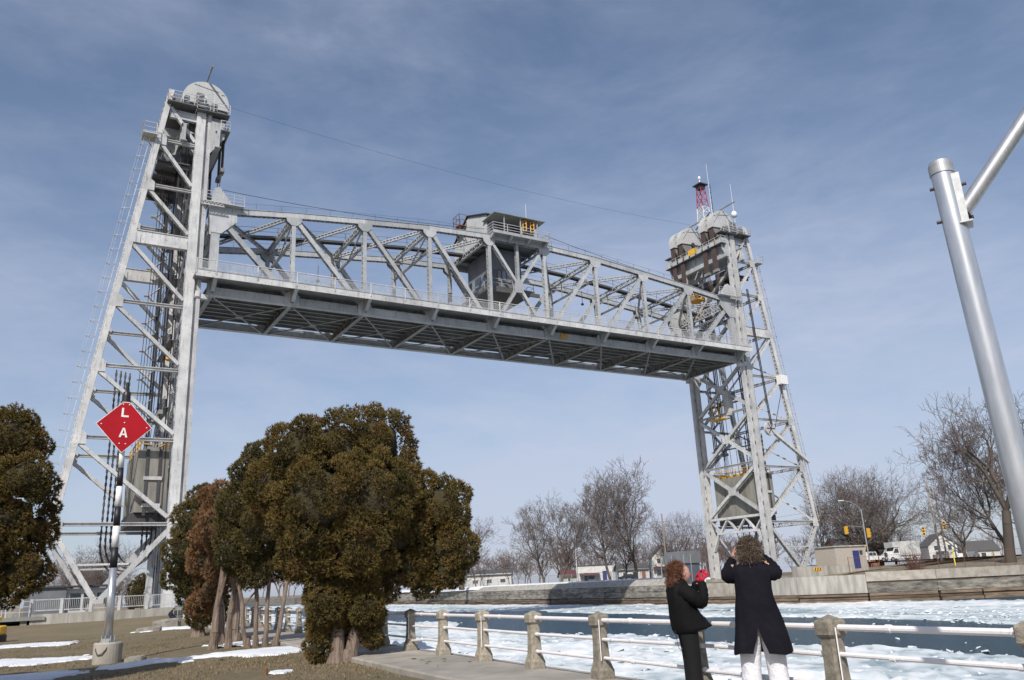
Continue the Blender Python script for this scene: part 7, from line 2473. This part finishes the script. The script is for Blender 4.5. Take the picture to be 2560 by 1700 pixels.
def keepw(d):
    fwd = d[0] * F1.f.x + d[1] * F1.f.y
    return not (fwd > 0.42 and d[2] < 0.55)
frizz('hair', tuple(F1.P(0, 0.0, 1.475)), (0.105, 0.102, 0.105), HAIRB, wo, 5200, 0.065, 7, 0.2, core=0.9, keep=keepw)
frizz('hair', tuple(F1.P(0, -0.055, 1.365)), (0.075, 0.10, 0.10), HAIRB, wo, 1300, 0.075, 9, 0.45, core=0.85)
def jr_(z, back, front, hw_, tilt):
    ring = []
    for j in range(36):
        t = 2 * math.pi * j / 36
        f_ = math.cos(t); a_ = math.sin(t)
        mid_ = (front - back) / 2; cen = (front + back) / 2
        ff = cen + math.copysign(abs(f_) ** 0.85, f_) * mid_
        ring.append(F1.P(math.copysign(abs(a_) ** 0.85, a_) * hw_ * (1 + 0.02 * math.sin(t * 7 + z * 8)), ff + 0.006 * math.sin(t * 9 + z * 12), z + tilt * ff))
    return ring
rows = [(1.375, -0.05, 0.075, 0.055, 0), (1.345, -0.085, 0.10, 0.09, 0), (1.30, -0.115, 0.115, 0.16, 0), (1.25, -0.13, 0.125, 0.19, 0), (1.15, -0.13, 0.155, 0.195, 0), (1.05, -0.125, 0.19, 0.20, 0.02), (0.95, -0.118, 0.235, 0.21, 0.06), (0.86, -0.112, 0.30, 0.215, 0.12), (0.80, -0.10, 0.33, 0.215, 0.17), (0.755, -0.075, 0.365, 0.215, 0.22), (0.745, -0.05, 0.35, 0.20, 0.22)]
ct_ = loft([jr_(*r_) for r_ in rows])
for s_ in (sleeve(F1, [F1.P(0.12, 0.0, 1.25), F1.P(0.20, 0.09, 1.17), F1.P(0.205, 0.20, 1.10), F1.P(0.16, 0.255, 1.20), F1.P(0.10, 0.275, 1.32)], [0.095, 0.088, 0.074, 0.062, 0.048], seed=3),
           sleeve(F1, [F1.P(-0.12, 0.0, 1.25), F1.P(-0.20, 0.08, 1.17), F1.P(-0.205, 0.19, 1.10), F1.P(-0.16, 0.25, 1.20), F1.P(-0.09, 0.285, 1.32)], [0.095, 0.088, 0.074, 0.062, 0.048], seed=8)):
    ct_.add(s_.v, s_.f)
jk = ct_.build('jacket', COATN, wo, smooth=True)
loft([[F1.P(math.sin(2 * math.pi * j / 20) * r_, 0.01 + math.cos(2 * math.pi * j / 20) * r_, z) for j in range(20)] for z, r_ in ((1.33, 0.105), (1.37, 0.085), (1.395, 0.075), (1.385, 0.068))]).build('collar', COATN, jk, smooth=True)
m_ = B().path([tuple(F1.P(0.05, -0.105, 0.86)), tuple(F1.P(0.06, -0.10, 0.72)), tuple(F1.P(0.06, -0.085, 0.60)), tuple(F1.P(0.05, -0.05, 0.56)), tuple(F1.P(0.05, -0.015, 0.60)), tuple(F1.P(0.05, 0.0, 0.72))], 0.003, 5)
m_.build('drawstring', CABLE, jk)
for a_, df in ((0.085, 0.0), (-0.085, 0.03)):
    rings = []
    for z, r_, ff in ((0.86, 0.115, 0.055), (0.70, 0.105, 0.06), (0.55, 0.097, 0.07), (0.40, 0.09, 0.075), (0.2, 0.088, 0.075), (0.06, 0.092, 0.08), (0.03, 0.092, 0.08)):
        rings.append([F1.P(a_ + math.cos(2 * math.pi * j / 18) * r_ * 0.9, df + ff + math.sin(2 * math.pi * j / 18) * r_ * (1 + 0.03 * math.sin(z * 30 + j)), z) for j in range(18)])
    loft(rings).build('trouser_leg', TROUSB, wo, smooth=True)
    rg2 = []
    for ff, hw_, hh_ in ((-0.06, 0.03, 0.05), (-0.03, 0.04, 0.07), (0.08, 0.045, 0.075), (0.18, 0.045, 0.05), (0.245, 0.02, 0.03)):
        rg2.append([F1.P(a_ + math.cos(2 * math.pi * j / 12) * hw_, df + ff, max(0.004, hh_ / 2 + 0.004 + math.sin(2 * math.pi * j / 12) * hh_ / 2)) for j in range(12)])
    loft(rg2).build('shoe', BLACK, wo, smooth=True)
hand(F1, F1.P(0.095, 0.278, 1.325), F1.f * 0.5 + Vector((0, 0, 0.85)), -F1.a + F1.f * 0.3, -1, GLOVE, wo, 'glove', 1.15, 0.55)
hand(F1, F1.P(-0.085, 0.288, 1.325), F1.f * 0.5 + Vector((0, 0, 0.85)), F1.a + F1.f * 0.3, 1, GLOVE, wo, 'glove', 1.15, 0.55)
cm = thing('camera_body', 'small silver camera held in the red gloves', 'camera', tuple(F1.P(0, 0.34, 1.39)))
B().bar(F1.P(-0.06, 0.345, 1.40), F1.P(0.06, 0.345, 1.40), 0.03, 0.065, F1.f).build('body', GALV, cm)
B().tube(F1.P(0, 0.355, 1.40), F1.P(0, 0.39, 1.40), 0.022, 0.02, 12).build('lens', DARK, cm)
# ---- small figure sitting on the boulder by the tower
S1 = Fr(-25.1, 61.0, -0.36, (0.95, 0.3))
st_ = thing('person', 'person in a navy jacket and grey hat sitting on the boulder by the tower', 'person', tuple(S1.o))
V_ = [S1.V(0, -0.1, 0.60, (0.17, 0.15)), S1.V(0, -0.10, 0.80, (0.18, 0.15)), S1.V(0, 0.0, 1.02, (0.19, 0.13)), S1.V(0, 0.09, 1.12, 0.065), S1.V(0, 0.14, 1.18, 0.05),
      S1.V(-0.2, 0.04, 1.0, 0.075), S1.V(-0.25, 0.14, 0.76, 0.06), S1.V(-0.12, 0.36, 0.68, 0.045), S1.V(0.2, 0.04, 1.0, 0.075), S1.V(0.25, 0.14, 0.76, 0.06), S1.V(0.12, 0.36, 0.68, 0.045),
      S1.V(-0.11, 0.1, 0.58, 0.1), S1.V(-0.12, 0.44, 0.55, 0.075), S1.V(-0.12, 0.46, 0.25, 0.055), S1.V(-0.12, 0.54, 0.05, 0.05), S1.V(0.11, 0.1, 0.58, 0.1), S1.V(0.12, 0.44, 0.55, 0.075), S1.V(0.12, 0.46, 0.25, 0.055), S1.V(0.12, 0.54, 0.05, 0.05)]
addmesh('body', skin_mesh('body', V_, E_, 1), NAVY, st_)
head(S1, S1.P(0, 0.19, 1.26), 0.10, SKIN, st_, -0.35)
hq = S1.P(0, 0.17, 0)
B().lathe([(0.125, 0.91), (0.125, 0.97), (0.10, 1.04), (0.04, 1.08)], hq.x, hq.y, 16).build('hat', mat('grey_knit', (0.25, 0.26, 0.28), (0.4, 0.4, 0.42), 0.9, nscale=20), st_, smooth=True)
# one worker by the box truck
W1 = Fr(62.4, 146.5, 2.3, (-0.4, -0.9))
wk = thing('person', 'person in dark clothes standing in front of the white box truck', 'person', tuple(W1.o))
V_ = [W1.V(0, 0, 0.95, (0.16, 0.12)), W1.V(0, 0, 1.15, (0.16, 0.12)), W1.V(0, 0, 1.38, (0.18, 0.12)), W1.V(0, 0, 1.5, 0.06), W1.V(0, 0.02, 1.56, 0.05), W1.V(-0.21, 0, 1.4, 0.06), W1.V(-0.26, 0.02, 1.12, 0.05), W1.V(-0.25, 0.1, 0.86, 0.04), W1.V(0.21, 0, 1.4, 0.06), W1.V(0.26, 0.02, 1.12, 0.05), W1.V(0.25, 0.1, 0.86, 0.04),
      W1.V(-0.1, 0, 0.88, 0.09), W1.V(-0.11, 0.02, 0.48, 0.065), W1.V(-0.11, 0, 0.08, 0.05), W1.V(-0.11, 0.12, 0.04, 0.04), W1.V(0.1, 0, 0.88, 0.09), W1.V(0.11, 0.02, 0.48, 0.065), W1.V(0.11, 0, 0.08, 0.05), W1.V(0.11, 0.12, 0.04, 0.04)]
addmesh('body', skin_mesh('body', V_, E_, 1), NAVY, wk)
head(W1, W1.P(0, 0.02, 1.66), 0.10, SKIN, wk)
